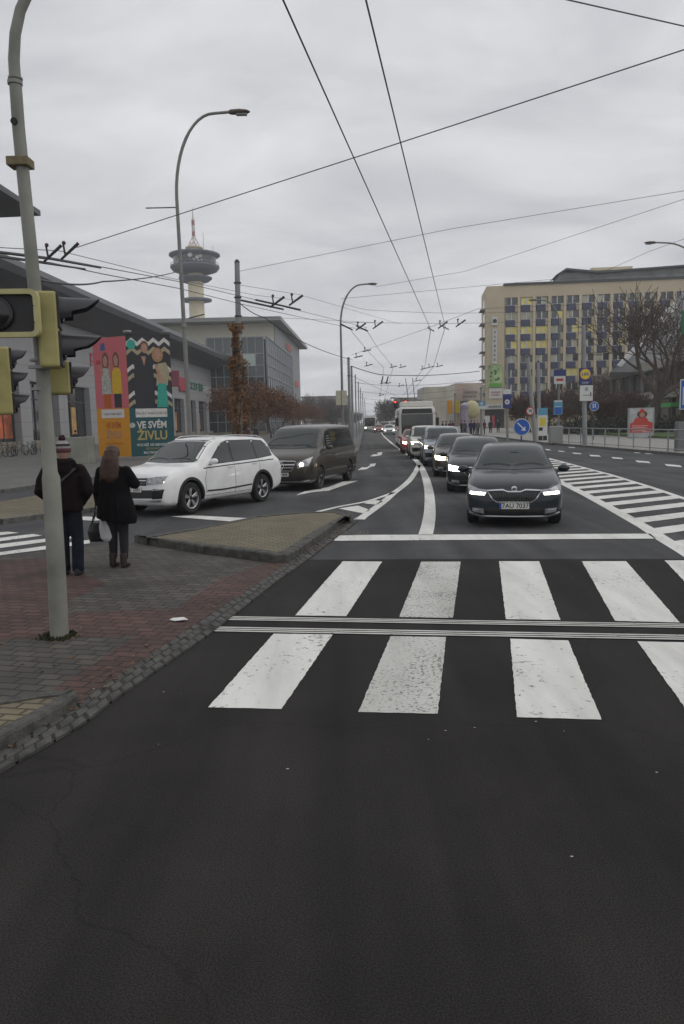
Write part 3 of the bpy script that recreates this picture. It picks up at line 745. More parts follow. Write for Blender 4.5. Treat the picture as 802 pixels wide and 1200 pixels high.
def make_car(name, label, sp, loc, rz, group=None, cat='car'):
    root = empty(name, (loc[0], loc[1], 0), rz, label, cat, group)
    B = Body(sp); pm = sp['paint']; wb, r, W = sp['wb'], sp['wr'], sp['W'] / 2
    # body with wheel openings
    me = B.me; me.materials.append(pm); me.materials.append(m_blk)
    body = bpy.data.objects.new('body', me); COL.objects.link(body)
    cuts = MB()
    for x in (wb / 2, -wb / 2):
        for sy in (1, -1): cuts.lathe([(r + .055, sy * (W - .27)), (r + .055, sy * (W + .3))], c=(x, 0, r), n=40, axis='y')
    co = cuts.build('cut', m_blk)
    md = body.modifiers.new('b', 'BOOLEAN'); md.operation = 'DIFFERENCE'; md.object = co; md.solver = 'EXACT'
    dg = bpy.context.evaluated_depsgraph_get(); dg.update()
    me2 = bpy.data.meshes.new_from_object(body.evaluated_get(dg)); body.modifiers.clear(); body.data = me2; me2.name = 'body'
    bpy.data.objects.remove(co)
    me2.materials.clear(); me2.materials.append(pm); me2.materials.append(m_blk)
    for p in me2.polygons:
        c = p.center; dd = min(math.hypot(c.x - x, c.z - r) for x in (wb / 2, -wb / 2))
        p.material_index = 1 if (dd < r + .0555 and abs(c.y) < W + .02 and (dd > r + .05 or abs(c.y) < W - .2)) or c.z < sp['st'][3][1] + .012 else 0
        p.use_smooth = True
    try: me2.set_sharp_from_angle(angle=math.radians(38))
    except Exception: pass
    body.parent = root
    for x in (wb / 2, -wb / 2):
        for sy in (1, -1): wheel(x, sy * (W - .115), r, root, sp.get('rim'), spokes=sp.get('spokes', 5), steer=sp.get('steer', 0) if x > 0 else 0)
    P = lambda nm, m, f, par=root, **k: (lambda b: (f(b), b.build(nm, m, par, smooth=50))[1])(MB())
    far = sp.get('far', False)
    ws = sp['ws']       # windscreen: bottom z, top z, half widths
    P('windscreen', m_wind, lambda b: B.patch(b, 'F', [(-ws[2], ws[0] + .0), (-ws[2] * .5, ws[0] - .012), (0, ws[0] - .018), (ws[2] * .5, ws[0] - .012), (ws[2], ws[0])], [(-ws[3], ws[1]), (0, ws[1] + .01), (ws[3], ws[1])], 18, 10, .004, depth=.004))
    if not far:
        P('windscreen_edge', m_blkg, lambda b: [B.strip(b, 'F', [(-ws[2] - .02, ws[0] - .012), (0, ws[0] - .03), (ws[2] + .02, ws[0] - .012)], .035, .006, n=20)])
        wz = ws[0] + .02
        for y0, y1 in ((-.06 * W, -.66 * W), (.66 * W, .04 * W)):
            def wp(b):
                pts = []
                for i in range(7):
                    t = i / 6; loc_, nn = B.hit('F', y0 + (y1 - y0) * t, wz + .035 * math.sin(t * 3.0)); pts.append(loc_ + nn * .018)
                b.tube(pts, .005, 5)
            P('wiper', m_blk, wp)
    for side in 'LR':
        sb_ = [(sp['sw'][0][0][0][0] + .05, sp['sw'][0][0][0][1] - .015)] + [(w_[0][-1][0], w_[0][-1][1] - .015) for w_ in sp['sw'][:-1]] + [(sp['sw'][-1][0][-1][0] - .035, sp['sw'][-1][0][-1][1] - .012)]
        tp_ = [(q_[0] + .02 * (j_ == 0), q_[1] + .016) for j_, q_ in enumerate([q_ for w_ in sp['sw'] for q_ in w_[1]])]
        tp_[-1] = (tp_[-1][0] - .035, tp_[-1][1] + .008)
        P('window_surround', m_blkg, lambda b: B.patch(b, side, sb_, tp_, 26, 6, .0014, depth=.004))
        for bot, top in sp['sw']:
            P('side_window', sp.get('sideglass', m_glass), lambda b: B.patch(b, side, bot, top, 8, 5, .0035, depth=.004))
        if not far:
            for ln in sp.get('seams', []): P('door_seam', m_blk, lambda b: B.strip(b, side, ln, .010, .0022))
            for (hx, hz) in sp.get('handles', []):
                def hd(b):
                    loc_, nn = B.hit(side, hx, hz); q = nn * .03
                    b.tube([loc_ + Vector((.10, 0, 0)), loc_ + Vector((.07, 0, 0)) + q, loc_ + Vector((-.07, 0, 0)) + q, loc_ + Vector((-.10, 0, 0))], .012, 6)
                P('door_handle', sp.get('handle_mat', pm), hd)
            if sp.get('trim'): P('window_trim', m_blkg, lambda b: [B.strip(b, side, l, .022, .006) for l in sp['trim']])
            if sp.get('crease'): P('sill_trim', sp.get('sillmat', m_blk), lambda b: [B.strip(b, side, l, w_, .007) for l, w_ in sp['crease']])
            if sp.get('arch'):
                for x in (wb / 2, -wb / 2):
                    def ar(b):
                        th = [math.radians(a) for a in range(-12, 193, 10)]
                        B.patch(b, side, [(x + (r + .055) * math.cos(a), max(.2, r + (r + .055) * math.sin(a))) for a in th], [(x + (r + .115) * math.cos(a), max(.2, r + (r + .115) * math.sin(a))) for a in th], 22, 1, .008, depth=.03)
                    P('wheel_arch_trim', m_blk, ar)
    # mirrors
    mxx, mz = sp['mir']
    for s_ in (1, -1):
        loc_, nn = B.hit('L' if s_ > 0 else 'R', mxx, mz)
        y = loc_.y
        b = MB(); b.ball((mxx - .01, y + s_ * .15, mz + .05), (.075, .115, .07), 10); b.tube([(mxx, y - s_ * .02, mz - .01), (mxx, y + s_ * .10, mz + .015)], [(.03, .015), (.03, .02)], 6)
        mo = b.build('wing_mirror', sp.get('mirmat', pm), root, smooth=60)
        MB().box((mxx - .082, y + s_ * .155, mz + .05), (.006, .17, .095)).build('mirror_glass', m_glass, mo)
    # face
    for k, (bot, top, mm, nm, inner) in enumerate(sp['front']):
        for s_ in ((1, -1) if inner != 'c' else (1,)):
            bb = [(y * s_, z) for y, z in bot]; tt = [(y * s_, z) for y, z in top]
            off = .006 + .003 * k if inner != 'h' else .012
            P(nm, mm, lambda b: B.patch(b, 'F', bb, tt, 12 if inner == 'c' else 8, 5, off, depth=.012))
    for pts, w_, mm, nm, sym in sp.get('fstrips', []):
        for s_ in ((1, -1) if sym else (1,)):
            P(nm, mm, lambda b: B.strip(b, 'F', [(y * s_, z) for y, z in pts], w_, .028))
    for bot, top, mm, nm in sp.get('rear', []):
        for s_ in (1, -1):
            P(nm, mm, lambda b: B.patch(b, 'B', [(y * s_, z) for y, z in bot], [(y * s_, z) for y, z in top], 6, 4, .008, depth=.01))
    if sp.get('rearwin'):
        a = sp['rearwin']; P('rear_window', m_glass, lambda b: B.patch(b, 'B', [(-a[2], a[0]), (a[2], a[0])], [(-a[3], a[1]), (a[3], a[1])], 8, 5, .005, depth=.005))
    loc_, nn = B.hit('F', 0, sp['pz'])
    root['px'] = 0; del root['px']
    pl = MB().box((0, 0, 0), (0.014, .52, .112)).build('number_plate', m_plate, root, bevel=.003)
    pl.location = (loc_.x + .02, sp.get('py', 0), sp['pz'])
    if not far:
        MB().box((.0085, -.24, 0), (.003, .04, .108)).build('country_band', m_plblue, pl)
        if sp.get('ptext'):
            text('plate_text', sp['ptext'], .118, frame((.0085, .02, 0), (0, 1, 0), (0, 0, 1)), m_ink, pl, .0012, bold=.0015, sx=.95)
    if sp.get('rails'):
        for s_ in (1, -1):
            pts = []
            for i in range(12):
                x = sp['rails'][0] + (sp['rails'][1] - sp['rails'][0]) * i / 11
                loc_, nn = B.hit('T', x, s_ * sp['rails'][2]); pts.append(loc_ + Vector((0, 0, .045 if 0 < i < 11 else 0)))
            MB().tube(pts, .014, 6).build('roof_rail', m_chrs, root, smooth=60)
    return root, B
def place_by_wheels(front_px, rear_px, W, wb, side='L'):
    """front_px, rear_px: where the tyres of the visible side touch the road"""
    a, b = G(*front_px), G(*rear_px); d = (a - b).normalized(); left = Vector((-d.y, d.x, 0))
    mid = (a + b) / 2; c = mid - left * (W / 2 - .1) * (1 if side == 'L' else -1)
    return (c.x, c.y), math.atan2(d.y, d.x)
# ---------------------------------------------------------------- types
def hatch(paintm, **k):
    W = .866
    sp = dict(L=3.99, W=1.73, wb=2.46, fo=.84, wr=.305, paint=paintm, rim=m_rimd,
        st=[(0, .30, .56, .50, .42, .60), (.04, .23, .68, .58, .52, .68), (.12, .19, .78, .66, .62, .76), (.30, .17, .845, .74, .68, .84), (.60, .17, W, .82, .72, .92), (1.0, .18, W, .885, .74, .985), (1.12, .18, W, .895, .73, 1.03),
            (1.45, .18, W, .91, .66, 1.235), (1.75, .18, W, .92, .60, 1.39), (2.0, .18, W, .925, .59, 1.445), (2.5, .18, W, .94, .59, 1.467), (3.1, .18, W, .95, .58, 1.445), (3.45, .19, W * .995, .955, .56, 1.38), (3.75, .22, W * .97, .93, .54, 1.18), (3.92, .27, W * .93, .86, .60, .98), (3.99, .34, .72, .74, .52, .82)],
        ws=(1.03, 1.395, .70, .56), mir=(.62, .93),
        sw=[([(.72, .95), (-.18, .97)], [(.20, 1.30), (.10, 1.345), (-.16, 1.385)]), ([(-.24, .97), (-1.08, 1.0)], [(-.22, 1.385), (-.80, 1.375), (-1.0, 1.31)])],
        seams=[[(.86, .32), (.88, .6), (.80, .90)], [(-.21, .25), (-.21, .95)], [(-.95, .62), (-1.0, .95)], [(.86, .27), (-.7, .27)]], handles=[(-.02, .84), (-.88, .87)],
        front=[([(.0, .36), (.55, .36)], [(.0, .225), (.62, .235)], m_blk, 'lower_grille', 'x'),
               ([(-.37, .52), (-.30, .475), (.30, .475), (.37, .52)], [(-.47, .665), (-.20, .675), (-.11, .645), (.11, .645), (.20, .675), (.47, .665)], m_blkg, 'grille', 'c'),
               ([(.50, .585), (.80, .60)], [(.455, .68), (.62, .70), (.815, .775)], m_lamp, 'headlight', 'x'),
               ([(.52, .594), (.77, .605)], [(.50, .638), (.77, .655)], m_lit, 'headlight_lens', 'h'),
               ([(.53, .27), (.72, .30)], [(.53, .355), (.73, .365)], m_lamp, 'fog_lamp', 'x')],
        fstrips=[([(-.0, .475), (.30, .475), (.37, .52), (.475, .665), (.20, .678), (.11, .648), (0, .646)], .020, m_chr, 'grille_frame', True), ([(0, .215), (.6, .225), (.78, .28)], .018, m_chrs, 'bumper_strip', True)],
        rear=[([(.55, .72), (.78, .75)], [(.52, .92), (.74, .92)], m_tail, 'tail_light')], rearwin=(1.0, 1.3, .56, .5), pz=.405)
    sp.update(k); return sp
def suv(paintm, **k):
    W = .92
    sp = dict(L=4.70, W=1.84, wb=2.79, fo=.93, wr=.355, paint=paintm,
        st=[(0, .36, .74, .64, .64, .78), (.035, .29, .82, .70, .73, .90), (.10, .25, .87, .78, .78, .965), (.30, .22, .905, .86, .80, 1.02), (.65, .22, W, .93, .81, 1.07), (1.10, .23, W, .985, .81, 1.115), (1.22, .23, W, 1.0, .80, 1.16),
            (1.60, .23, W, 1.02, .735, 1.42), (1.90, .23, W, 1.03, .695, 1.60), (2.2, .23, W, 1.04, .685, 1.665), (2.9, .23, W, 1.05, .68, 1.69), (3.6, .23, W, 1.065, .67, 1.67), (4.2, .24, W, 1.08, .65, 1.62), (4.46, .28, W * .985, 1.06, .62, 1.40), (4.63, .34, W * .95, 1.0, .64, 1.12), (4.70, .42, .78, .85, .58, .95)],
        ws=(1.16, 1.61, .775, .65), mir=(.66, 1.08), rim=m_rim,
        sw=[([(.66, 1.065), (-.22, 1.09)], [(.16, 1.44), (.02, 1.53), (-.20, 1.575)]), ([(-.29, 1.09), (-1.22, 1.115)], [(-.27, 1.575), (-1.20, 1.565)]), ([(-1.28, 1.115), (-1.93, 1.16)], [(-1.26, 1.562), (-1.70, 1.53), (-1.95, 1.32)])],
        seams=[[(.86, .42), (.90, .75), (.78, 1.02)], [(-.25, .34), (-.25, 1.07)], [(-1.28, .60), (-1.30, 1.1)], [(.88, .36), (-.9, .36)]], handles=[(-.08, .97), (-1.08, 1.0)],
        trim=[[(.92, .985), (.4, 1.00), (-.6, 1.022), (-1.95, 1.055)]],
        crease=[([(.84, .47), (.2, .455), (-.92, .49)], .035)], arch=True, rails=(.25, -1.9, .58),
        front=[([(.0, .40), (.58, .42)], [(.0, .58), (.60, .60)], m_blk, 'lower_grille', 'x'),
               ([(.56, .40), (.82, .42)], [(.60, .62), (.86, .62)], m_blkg, 'air_intake', 'x'),
               ([(.0, .69), (.40, .69)], [(.0, .84), (.42, .85)], m_blkg, 'grille', 'x'),
               ([(.43, .71), (.83, .74)], [(.43, .85), (.84, .89)], m_lamp, 'headlight', 'x'),
               ([(.48, .725), (.83, .755)], [(.48, .745), (.84, .775)], m_drl, 'headlight_lens', 'h')],
        fstrips=[([(0, .735), (.42, .735)], .016, m_chr, 'grille_bar', True), ([(0, .79), (.42, .795)], .016, m_chr, 'grille_bar', True), ([(0, .845), (.43, .852)], .014, m_chr, 'grille_bar', True), ([(0, .36), (.55, .365), (.80, .38)], .035, m_chrs, 'bumper_strip', True), ([(.60, .59), (.86, .62)], .014, m_chrs, 'intake_strip', True)],
        rear=[([(.5, .85), (.86, .88)], [(.5, 1.02), (.84, 1.03)], m_tail, 'tail_light')], rearwin=(1.15, 1.5, .62, .56), pz=.60)
    sp.update(k); return sp
def van(paintm, **k):
    W = .964
    sp = dict(L=5.14, W=1.93, wb=3.20, fo=.90, wr=.335, paint=paintm, rim=m_rimd,
        st=[(0, .34, .62, .62, .52, .72), (.04, .27, .78, .70, .64, .86), (.12, .22, .87, .80, .74, .96), (.35, .20, .94, .93, .80, 1.06), (.70, .20, W, 1.03, .83, 1.16), (.92, .20, W, 1.07, .84, 1.24),
            (1.25, .20, W, 1.10, .78, 1.50), (1.62, .20, W, 1.12, .735, 1.77), (1.85, .20, W, 1.13, .73, 1.85), (2.4, .20, W, 1.14, .735, 1.90), (3.6, .20, W, 1.15, .735, 1.905), (4.8, .21, W, 1.15, .73, 1.88), (5.0, .24, W * .985, 1.13, .70, 1.75), (5.10, .30, W * .96, 1.05, .68, 1.35), (5.14, .40, .86, .95, .66, 1.15)],
        ws=(1.25, 1.78, .80, .69), mir=(1.02, 1.16),
        sw=[([(1.10, 1.16), (.22, 1.18)], [(.66, 1.60), (.55, 1.68), (.24, 1.72)]), ([(.14, 1.18), (-1.05, 1.18)], [(.16, 1.73), (-1.03, 1.73)]), ([(-1.12, 1.18), (-2.25, 1.19)], [(-1.10, 1.73), (-2.15, 1.70)])],
        seams=[[(1.06, .42), (1.10, .8), (1.05, 1.15)], [(.18, .30), (.18, 1.15)], [(-1.08, .30), (-1.08, 1.15)], [(1.0, .30), (-1.1, .30)], [(.18, .98), (-2.4, .98)]], handles=[(.36, 1.03), (-.02, 1.0)],
        front=[([(.0, .30), (.72, .32)], [(.0, .40), (.74, .41)], m_blk, 'lower_grille', 'x'),
               ([(-.36, .60), (.36, .60)], [(-.48, .86), (.48, .86)], m_blkg, 'grille', 'c'),
               ([(.54, .66), (.84, .74)], [(.50, .82), (.70, .90), (.88, .98)], m_lamp, 'headlight', 'x'),
               ([(.60, .72), (.69, .73)], [(.58, .79), (.64, .83), (.71, .81)], m_litw, 'headlight_lens', 'h')],
        fstrips=[([(0, .69), (.41, .69)], .030, m_chr, 'grille_bar', True), ([(0, .77), (.45, .77)], .030, m_chr, 'grille_bar', True), ([(0, .60), (.36, .60), (.48, .86), (0, .87)], .022, m_chr, 'grille_frame', True), ([(0, .285), (.6, .29), (.85, .33)], .025, m_chrs, 'bumper_strip', True)],
        rear=[([(.8, .8), (.9, .8)], [(.78, 1.3), (.86, 1.3)], m_tail, 'tail_light')], rearwin=(1.2, 1.65, .66, .62), pz=.49)
    sp.update(k); return sp
def head_toward(x, y, tx=-0.05, ty=-1.0): return math.atan2(ty, tx)
p_navy = paint('dark blue grey paint', (0.007, 0.014, 0.020), 0.0)
p_white = paint('white paint', (0.78, 0.78, 0.77), 0.0, 0.35)
p_brown = paint('grey brown paint', (0.048, 0.041, 0.030), 0.2)
p_black = paint('black paint', (0.007, 0.008, 0.011), 0.0)
p_bronze = paint('bronze grey paint', (0.065, 0.052, 0.04), 0.2)
p_silver = paint('silver blue paint', (0.28, 0.32, 0.36), 0.5)
p_red = paint('red paint', (0.30, 0.025, 0.015), 0.1)
p_cream = paint('cream white paint', (0.62, 0.60, 0.53), 0.0)
# leading dark hatchback
a = G(603, 612)
car1, B1 = make_car('hatchback_car', 'dark blue-grey hatchback with lit headlights leading the queue at the stop line', hatch(p_navy, ptext='7AU 7037'), (3.50, 15.32), math.radians(-90 - 12.0))
def badge(B, root, z, r, kind):
    loc_, nn = B.hit('F', 0, z); o = empty('tmp'); bpy.data.objects.remove(o)
    b = MB(); x = loc_.x + .03
    if kind == 'arrow':
        b.lathe([(r, -.012), (r, .006), (r * .8, .012), (.002, .012)], c=(x, 0, z), n=24, axis='x')
        o = b.build('round_badge', m_chr, root, smooth=40)
        q = MB(); q.tube([(x + .014, -r * .55, z - r * .2), (x + .014, r * .45, z + r * .15)], .007, 5)
        q.tube([(x + .014, -r * .5, z + r * .45), (x + .014, -r * .1, z + r * .1), (x + .014, r * .5, z + r * .45)], .006, 5)
        q.build('winged_arrow', m_ink, o)
    else:
        R = [(x + .012, r * math.cos(a_), z + r * math.sin(a_)) for a_ in [2 * PI * i / 24 for i in range(25)]]
        b.tube(R, .011, 6)
        for a_ in (PI / 2, PI / 2 + 2 * PI / 3, PI / 2 + 4 * PI / 3): b.tube([(x + .012, 0, z), (x + .012, r * .95 * math.cos(a_), z + r * .95 * math.sin(a_))], [.018, .004], 5)
        b.build('star_badge', m_chr, root, smooth=40)
badge(B1, car1, .705, .052, 'arrow')
# vertical ribs of the grille
def ribs(B, root, ys, z0, z1, nm='grille_ribs', m=m_blkg, w=.012):
    b = MB()
    for y in ys: B.strip(b, 'F', [(y, z0 + .01), (y, z1(y) if callable(z1) else z1)], w, .020, n=3)
    b.build(nm, m, root)
m_rib = mat('grille rib grey', (.05, .05, .052), .35, .3)
ribs(B1, car1, [i * .042 - .357 for i in range(18)], .49, .65, m=m_rib)
b = MB()   # rear-view mirror and toll sticker seen behind the glass stay on it
loc_, nn = B1.hit('F', .03, 1.30); b.box(loc_ + nn * .012, (.02, .14, .05)); b.build('sensor_cover', mat('grey sensor', (.18, .2, .2), .4), car1)
# white estate suv
lp, rz = place_by_wheels((221, 602.5), (309, 587.5), 1.84, 2.79)
suvc, B2 = make_car('suv_car', 'white family suv with roof rails turning in front of the banners', suv(p_white, ptext='5E7 2381'), lp, rz)
suvc.scale = (.95, .965, 1.0)
lp, rz = place_by_wheels((372, 573.5), (409, 562.5), 1.93, 3.2)
vanc, B3 = make_car('passenger_van', 'brown-grey passenger van with a star grille following the white suv', van(p_brown, ptext='5E7 1404', steer=0.0), lp, rz, cat='van')
badge(B3, vanc, .735, .125, 'star')
# pale strips laid across the front side window
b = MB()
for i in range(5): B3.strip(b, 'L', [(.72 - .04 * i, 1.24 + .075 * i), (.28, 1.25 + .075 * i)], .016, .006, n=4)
b.build('window_strips', mat('pale strips', (.25, .3, .3), .3), vanc)
# queue
def qcar(label, typ, pm, x, y, lens, rzd=-2.5, name='queued_car', **k):
    sp = typ(pm, far=False, **k)
    sp['front'] = [list(f) for f in sp['front']]
    for f in sp['front']:
        if f[3] == 'headlight_lens':  # lit lens drawn larger so its shape stands in for headlamp glow
            f[2] = lens
            if typ is suv: f[0], f[1] = [(.50, .73), (.84, .76)], [(.48, .86), (.85, .90)]
            else: f[0], f[1] = [(.48, .58), (.79, .60)], [(.46, .69), (.80, .745)]
    return make_car(name, label, sp, (x, y), math.radians(-90 + rzd), 'cars queued behind the leading hatchback')
m_big = mat('glaring headlamp', (1, 1, 1), .3, emit=(1, .9, .7), es=30)
lens2 = ([(.50, .60), (.78, .61)], [(.48, .70), (.78, .73)])
qcar('black hatchback second in the queue, half hidden by the leading car', hatch, p_black, 3.95, 21.9, m_lit, -8)
qcar('bronze-grey car third in the queue with a bright headlight', hatch, p_bronze, 4.25, 27.7, m_litw, -6)
qcar('silver-blue people carrier fourth in the queue', suv, p_silver, 4.55, 33.9, m_litw, -4, arch=False, rails=None)
qcar('cream-white car fifth in the queue with glaring headlights', suv, p_cream, 4.55, 40.3, m_big, arch=False, rails=None)
qcar('red car in front of the white trolleybus', hatch, p_red, 4.60, 46.8, m_litw)
# further traffic
qs = hatch(p_white); c_, _ = make_car('distant_car', 'small white car beyond the large trolleybus', qs, (7.3, 113), math.radians(-92))
qs = hatch(p_red); c_, _ = make_car('distant_car', 'red car with lit headlight far up the road left of the small white car', qs, (6.8, 134), math.radians(-92))
qs = van(p_red); c_, _ = make_car('distant_van', 'red van far up the road behind the small white car', qs, (8.4, 142), math.radians(-92), cat='van')
qs = van(p_cream); c_, _ = make_car('distant_van', 'cream van far up the road beside the trolleybus roof', qs, (11.8, 160), math.radians(-92), cat='van')
# ---------------------------------------------------------------- trolleybus
m_busw = mat('bus white paint', (0.68, 0.67, 0.61), .35, coat=.5, var=.04)
m_busr = mat('bus dark red paint', (.16, .02, .02), .35, coat=.5)
m_busgl = mat('bus windscreen', (.035, .045, .035), .06, spec=.9, var=.6, scale=.9)
def trolleybus(label, x, y, rz, L=12.0, poles=True):
    root = empty('trolleybus', (x, y, 0), rz, label, 'trolleybus')
    # local: +x front at x=0
    b = MB()
    prof = [(-1.275, .32), (-1.275, 2.7), (-1.16, 2.92), (1.16, 2.92), (1.275, 2.7), (1.275, .32)]
    n = len(prof)
    for xx, sc in (): pass
    X = [(0.0, .90, .95), (-.06, .97, .985), (-.2, 1, 1), (-L + .15, 1, 1), (-L, .95, .97)]
    vs = [(xx, p[0] * sy, .32 + (p[1] - .32) * sz) for xx, sy, sz in X for p in prof]
    fs = [(i * n + j, i * n + (j + 1) % n, (i + 1) * n + (j + 1) % n, (i + 1) * n + j) for i in range(len(X) - 1) for j in range(n)] + [tuple(range(n)), tuple((len(X) - 1) * n + j for j in range(n))]
    b.add(vs, fs).build('body', m_busw, root, smooth=25)
    b = MB(); b.prism([(-.25, -1.12), (-.25, 1.12), (-3.2, 1.12), (-3.2, -1.12)], 2.93, 3.28); b.build('roof_pod', m_busw, root, bevel=.06)
    b = MB(); b.b2((-4.2, -.9, 2.93), (-9.5, .9, 3.2)); b.build('roof_equipment', m_busw, root, bevel=.05)
    w = MB().slab([(.012, -1.08, 1.02), (.012, 1.08, 1.02), (.012, 1.10, 2.42), (.012, -1.10, 2.42)], (-.03, 0, 0)).build('windscreen', m_busgl, root, bevel=.01)
    MB().b2((.02, -.015, 1.02), (.028, .015, 2.42)).build('windscreen_divider', m_blk, root)
    MB().slab([(.014, -1.08, 2.45), (.014, 1.08, 2.45), (.0, 1.0, 2.78), (.0, -1.0, 2.78)], (-.03, 0, 0)).build('destination_panel', m_blkg, root)
    for s in (1, -1):
        h = MB().lathe([(.12, -.02), (.12, .02), (.09, .035), (.01, .04)], c=(.0, s * .92, .72), n=16, axis='x').build('headlight', m_litw if s > 0 else m_lit, root, smooth=40)
        MB().lathe([(.08, -.02), (.08, .02), (.01, .03)], c=(.0, s * .66, .70), n=16, axis='x').build('indicator', m_amb, root, smooth=40)
        MB().tube([(-.05, s * 1.2, 2.45), (.22, s * 1.35, 2.42), (.24, s * 1.37, 2.1)], .022, 6).build('mirror_arm', m_blk, root)
        MB().b2((.18, s * 1.28, 1.6), (.28, s * 1.5, 2.15)).build('wing_mirror', m_blk, root, bevel=.03)
        for i in range(7):
            if s > 0 and i in (0, 3, 6):
                MB().b2((-.6 - i * 1.6, s * 1.27, .4), (-1.9 - i * 1.6, s * 1.29, 2.4)).build('door', m_glass, root)
            else: MB().b2((-.55 - i * 1.6, s * 1.27, 1.25), (-2.0 - i * 1.6, s * 1.288, 2.4)).build('side_window', m_glass, root)
        MB().b2((-.3, s * 1.268, .45), (-L + .4, s * 1.281, .62)).build('side_band', m_busr, root)
        for xx in (-2.7, -8.6):
            wheel(xx, s * 1.13, .48, root, m_rimd, w=.28)
    MB().b2((.0, -1.15, .36), (.03, 1.15, .44)).build('bumper', m_blk, root)
    MB().b2((.02, -.26, .48), (.032, .26, .6)).build('number_plate', m_plate, root)
    if poles:
        for s in (1, -1): MB().tube([(-7.5, s * .25, 3.25), (-13.2, s * .3, 5.6)], .03, 6).build('trolley_pole', m_blk, root)
    return root
trolleybus('white trolleybus in the queue behind the red car', 5.35, 52.5, math.radians(-93))
trolleybus('distant white trolleybus coming down the left lane', 6.25, 158, math.radians(-93), poles=False)
# ================================================================== BUILDINGS
m_conc = mat('pale concrete', (.27, .27, .26), .85, var=.12, scale=.6)
m_steel = mat('galvanised steel', (.30, .31, .31), .55, .35, var=.12, scale=3)
m_poleg = mat('grey painted pole', (.21, .21, .195), .6, .1, var=.16, scale=3, bump=.15)
m_dark = mat('dark grey metal', (.06, .062, .066), .5, .2)
m_shop = mat('dark shop glass', (.028, .03, .032), .06, spec=.9, var=.5, scale=.5)
m_panel = brickmat('grey facade panels', (.33, .33, .335), (.315, .315, .32), (.24, .24, .24), 3.2, 1.3, .04, plane='xz', offset=0, bump=.2, dirt=.06, rough=.6, scale=0)
m_roof = mat('dark roof sheet', (.075, .078, .083), .45, .2, var=.15, scale=.3)
m_roofu = mat('roof soffit', (.055, .056, .06), .6, var=.15, scale=.3)
m_cream = mat('cream render', (.68, .65, .53), .85, var=.05, scale=.3)
def text_blocks(nm, parent, M_, w, h, mcol, n, seed, gap=.25):
    """raised lettering, one mesh"""
    r2 = random.Random(seed); b = MB(); cw = w / n
    for i in range(n):
        x = -w / 2 + cw * (i + .5); hh = h * r2.uniform(.75, 1)
        k = r2.randrange(3); q = cw * (1 - gap)
        if k == 0: b.box((x - q * .35, 0, 0), (q * .3, hh, .08)); b.box((x, hh * .38, 0), (q * .9, hh * .2, .075)); b.box((x, -hh * .1, 0), (q * .8, hh * .18, .07))
        elif k == 1: b.box((x - q * .3, 0, 0), (q * .28, hh, .08)); b.box((x + q * .3, 0, 0), (q * .28, hh, .079)); b.box((x, 0, 0), (q * .5, hh * .2, .07))
        else: b.box((x, hh * .38, 0), (q, hh * .22, .08)); b.box((x, -hh * .38, 0), (q, hh * .22, .079)); b.box((x + q * .1, 0, 0), (q * .28, hh * .9, .07))
    me = b.mesh(nm); me.transform(M_); me.materials.append(mcol)
    o = bpy.data.objects.new(nm, me); COL.objects.link(o); o.parent = parent; return o
SL = .0443
# ---- long shopping mall on the left; local x runs away from the camera, +y away from the street
mall_a = math.atan2(1, SL)
mall = empty('shopping_mall', (-31.8 + SL * 36, 36, 0), mall_a, 'long grey-panelled shopping mall with a dark overhanging roof on the left', 'shopping mall')
ML = 114.0
MB().b2((0, .0, 6.4), (ML, .5, 15.0)).build('upper_wall', m_panel, mall)
MB().b2((0, .9, .1), (ML, 40, 15.2)).build('core', m_conc, mall)
prof = [(-.1, 12.7), (-1.5, 13.0), (-2.7, 13.6), (-3.5, 14.3), (-3.7, 14.9), (-3.4, 15.5), (-2.4, 16.0), (0.5, 16.4), (6, 16.7), (40, 16.9), (40, 15.3), (.3, 15.0)]
b = MB(); k = len(prof)
xs_ = [0, ML * .25, ML * .5, ML * .75, ML]
b.add([(x, y, z) for x in xs_ for y, z in prof], [(i * k + j, i * k + (j + 1) % k, (i + 1) * k + (j + 1) % k, (i + 1) * k + j) for i in range(4) for j in range(k)] + [tuple(range(k)), tuple(4 * k + j for j in range(k))])
b.build('roof', m_roof, mall, smooth=30)
for x in [33.0 + 8.4 * i for i in range(-3, 10)]:
    MB().b2((x - 1.1, -.25, 0), (x + 1.1, .9, 6.4)).build('pillar', m_panel, mall)
    f = MB().b2((x + 1.1, .45, .9), (x + 7.3, .6, 6.3)).build('shop_window', m_shop, mall)
    b = MB()
    for q in (1.15, 3.2, 5.25, 7.2): b.b2((x + q - .05, .36, .7), (x + q + .05, .46, 6.38))
    b.b2((x + 1.2, .37, 4.7), (x + 7.2, .455, 4.84)); b.b2((x + 1.2, .37, 6.2), (x + 7.2, .455, 6.38)); b.build('window_frame', m_dark, f)
    MB().b2((x + 1.1, .0, .1), (x + 7.3, .7, .9)).build('window_plinth', mat('sandstone plinth', (.25, .215, .16), .85), mall)
for i, (x, c, w) in enumerate(((30, (.45, .12, .05), 3), (45.5, (.5, .3, .1), 1.2), (62, (.3, .3, .32), 2), (87, (.4, .2, .08), 2.4), (104, (.35, .15, .1), 2))):  # coloured window patches; the orange paints in a lit shop interior
    MB().b2((x - w / 2, .42, 1.2), (x + w / 2, .448, 4.2)).build('window_patch', mat('window patch %d' % i, c, .5, var=.6, scale=.8), mall)
for x in (84, 92, 96.5):
    MB().lathe([(.5, 17), (.5, 19.5), (.65, 19.6), (.65, 20.1), (.1, 20.3)], c=(x, 9, 0), n=14).build('roof_vent', m_chrs, mall, smooth=40)
MB().lathe([(.25, 16.5), (.25, 17.6), (.5, 17.6), (.5, 17.9), (.05, 18.1)], c=(50, 3, 0), n=10).build('roof_vent', m_dark, mall)
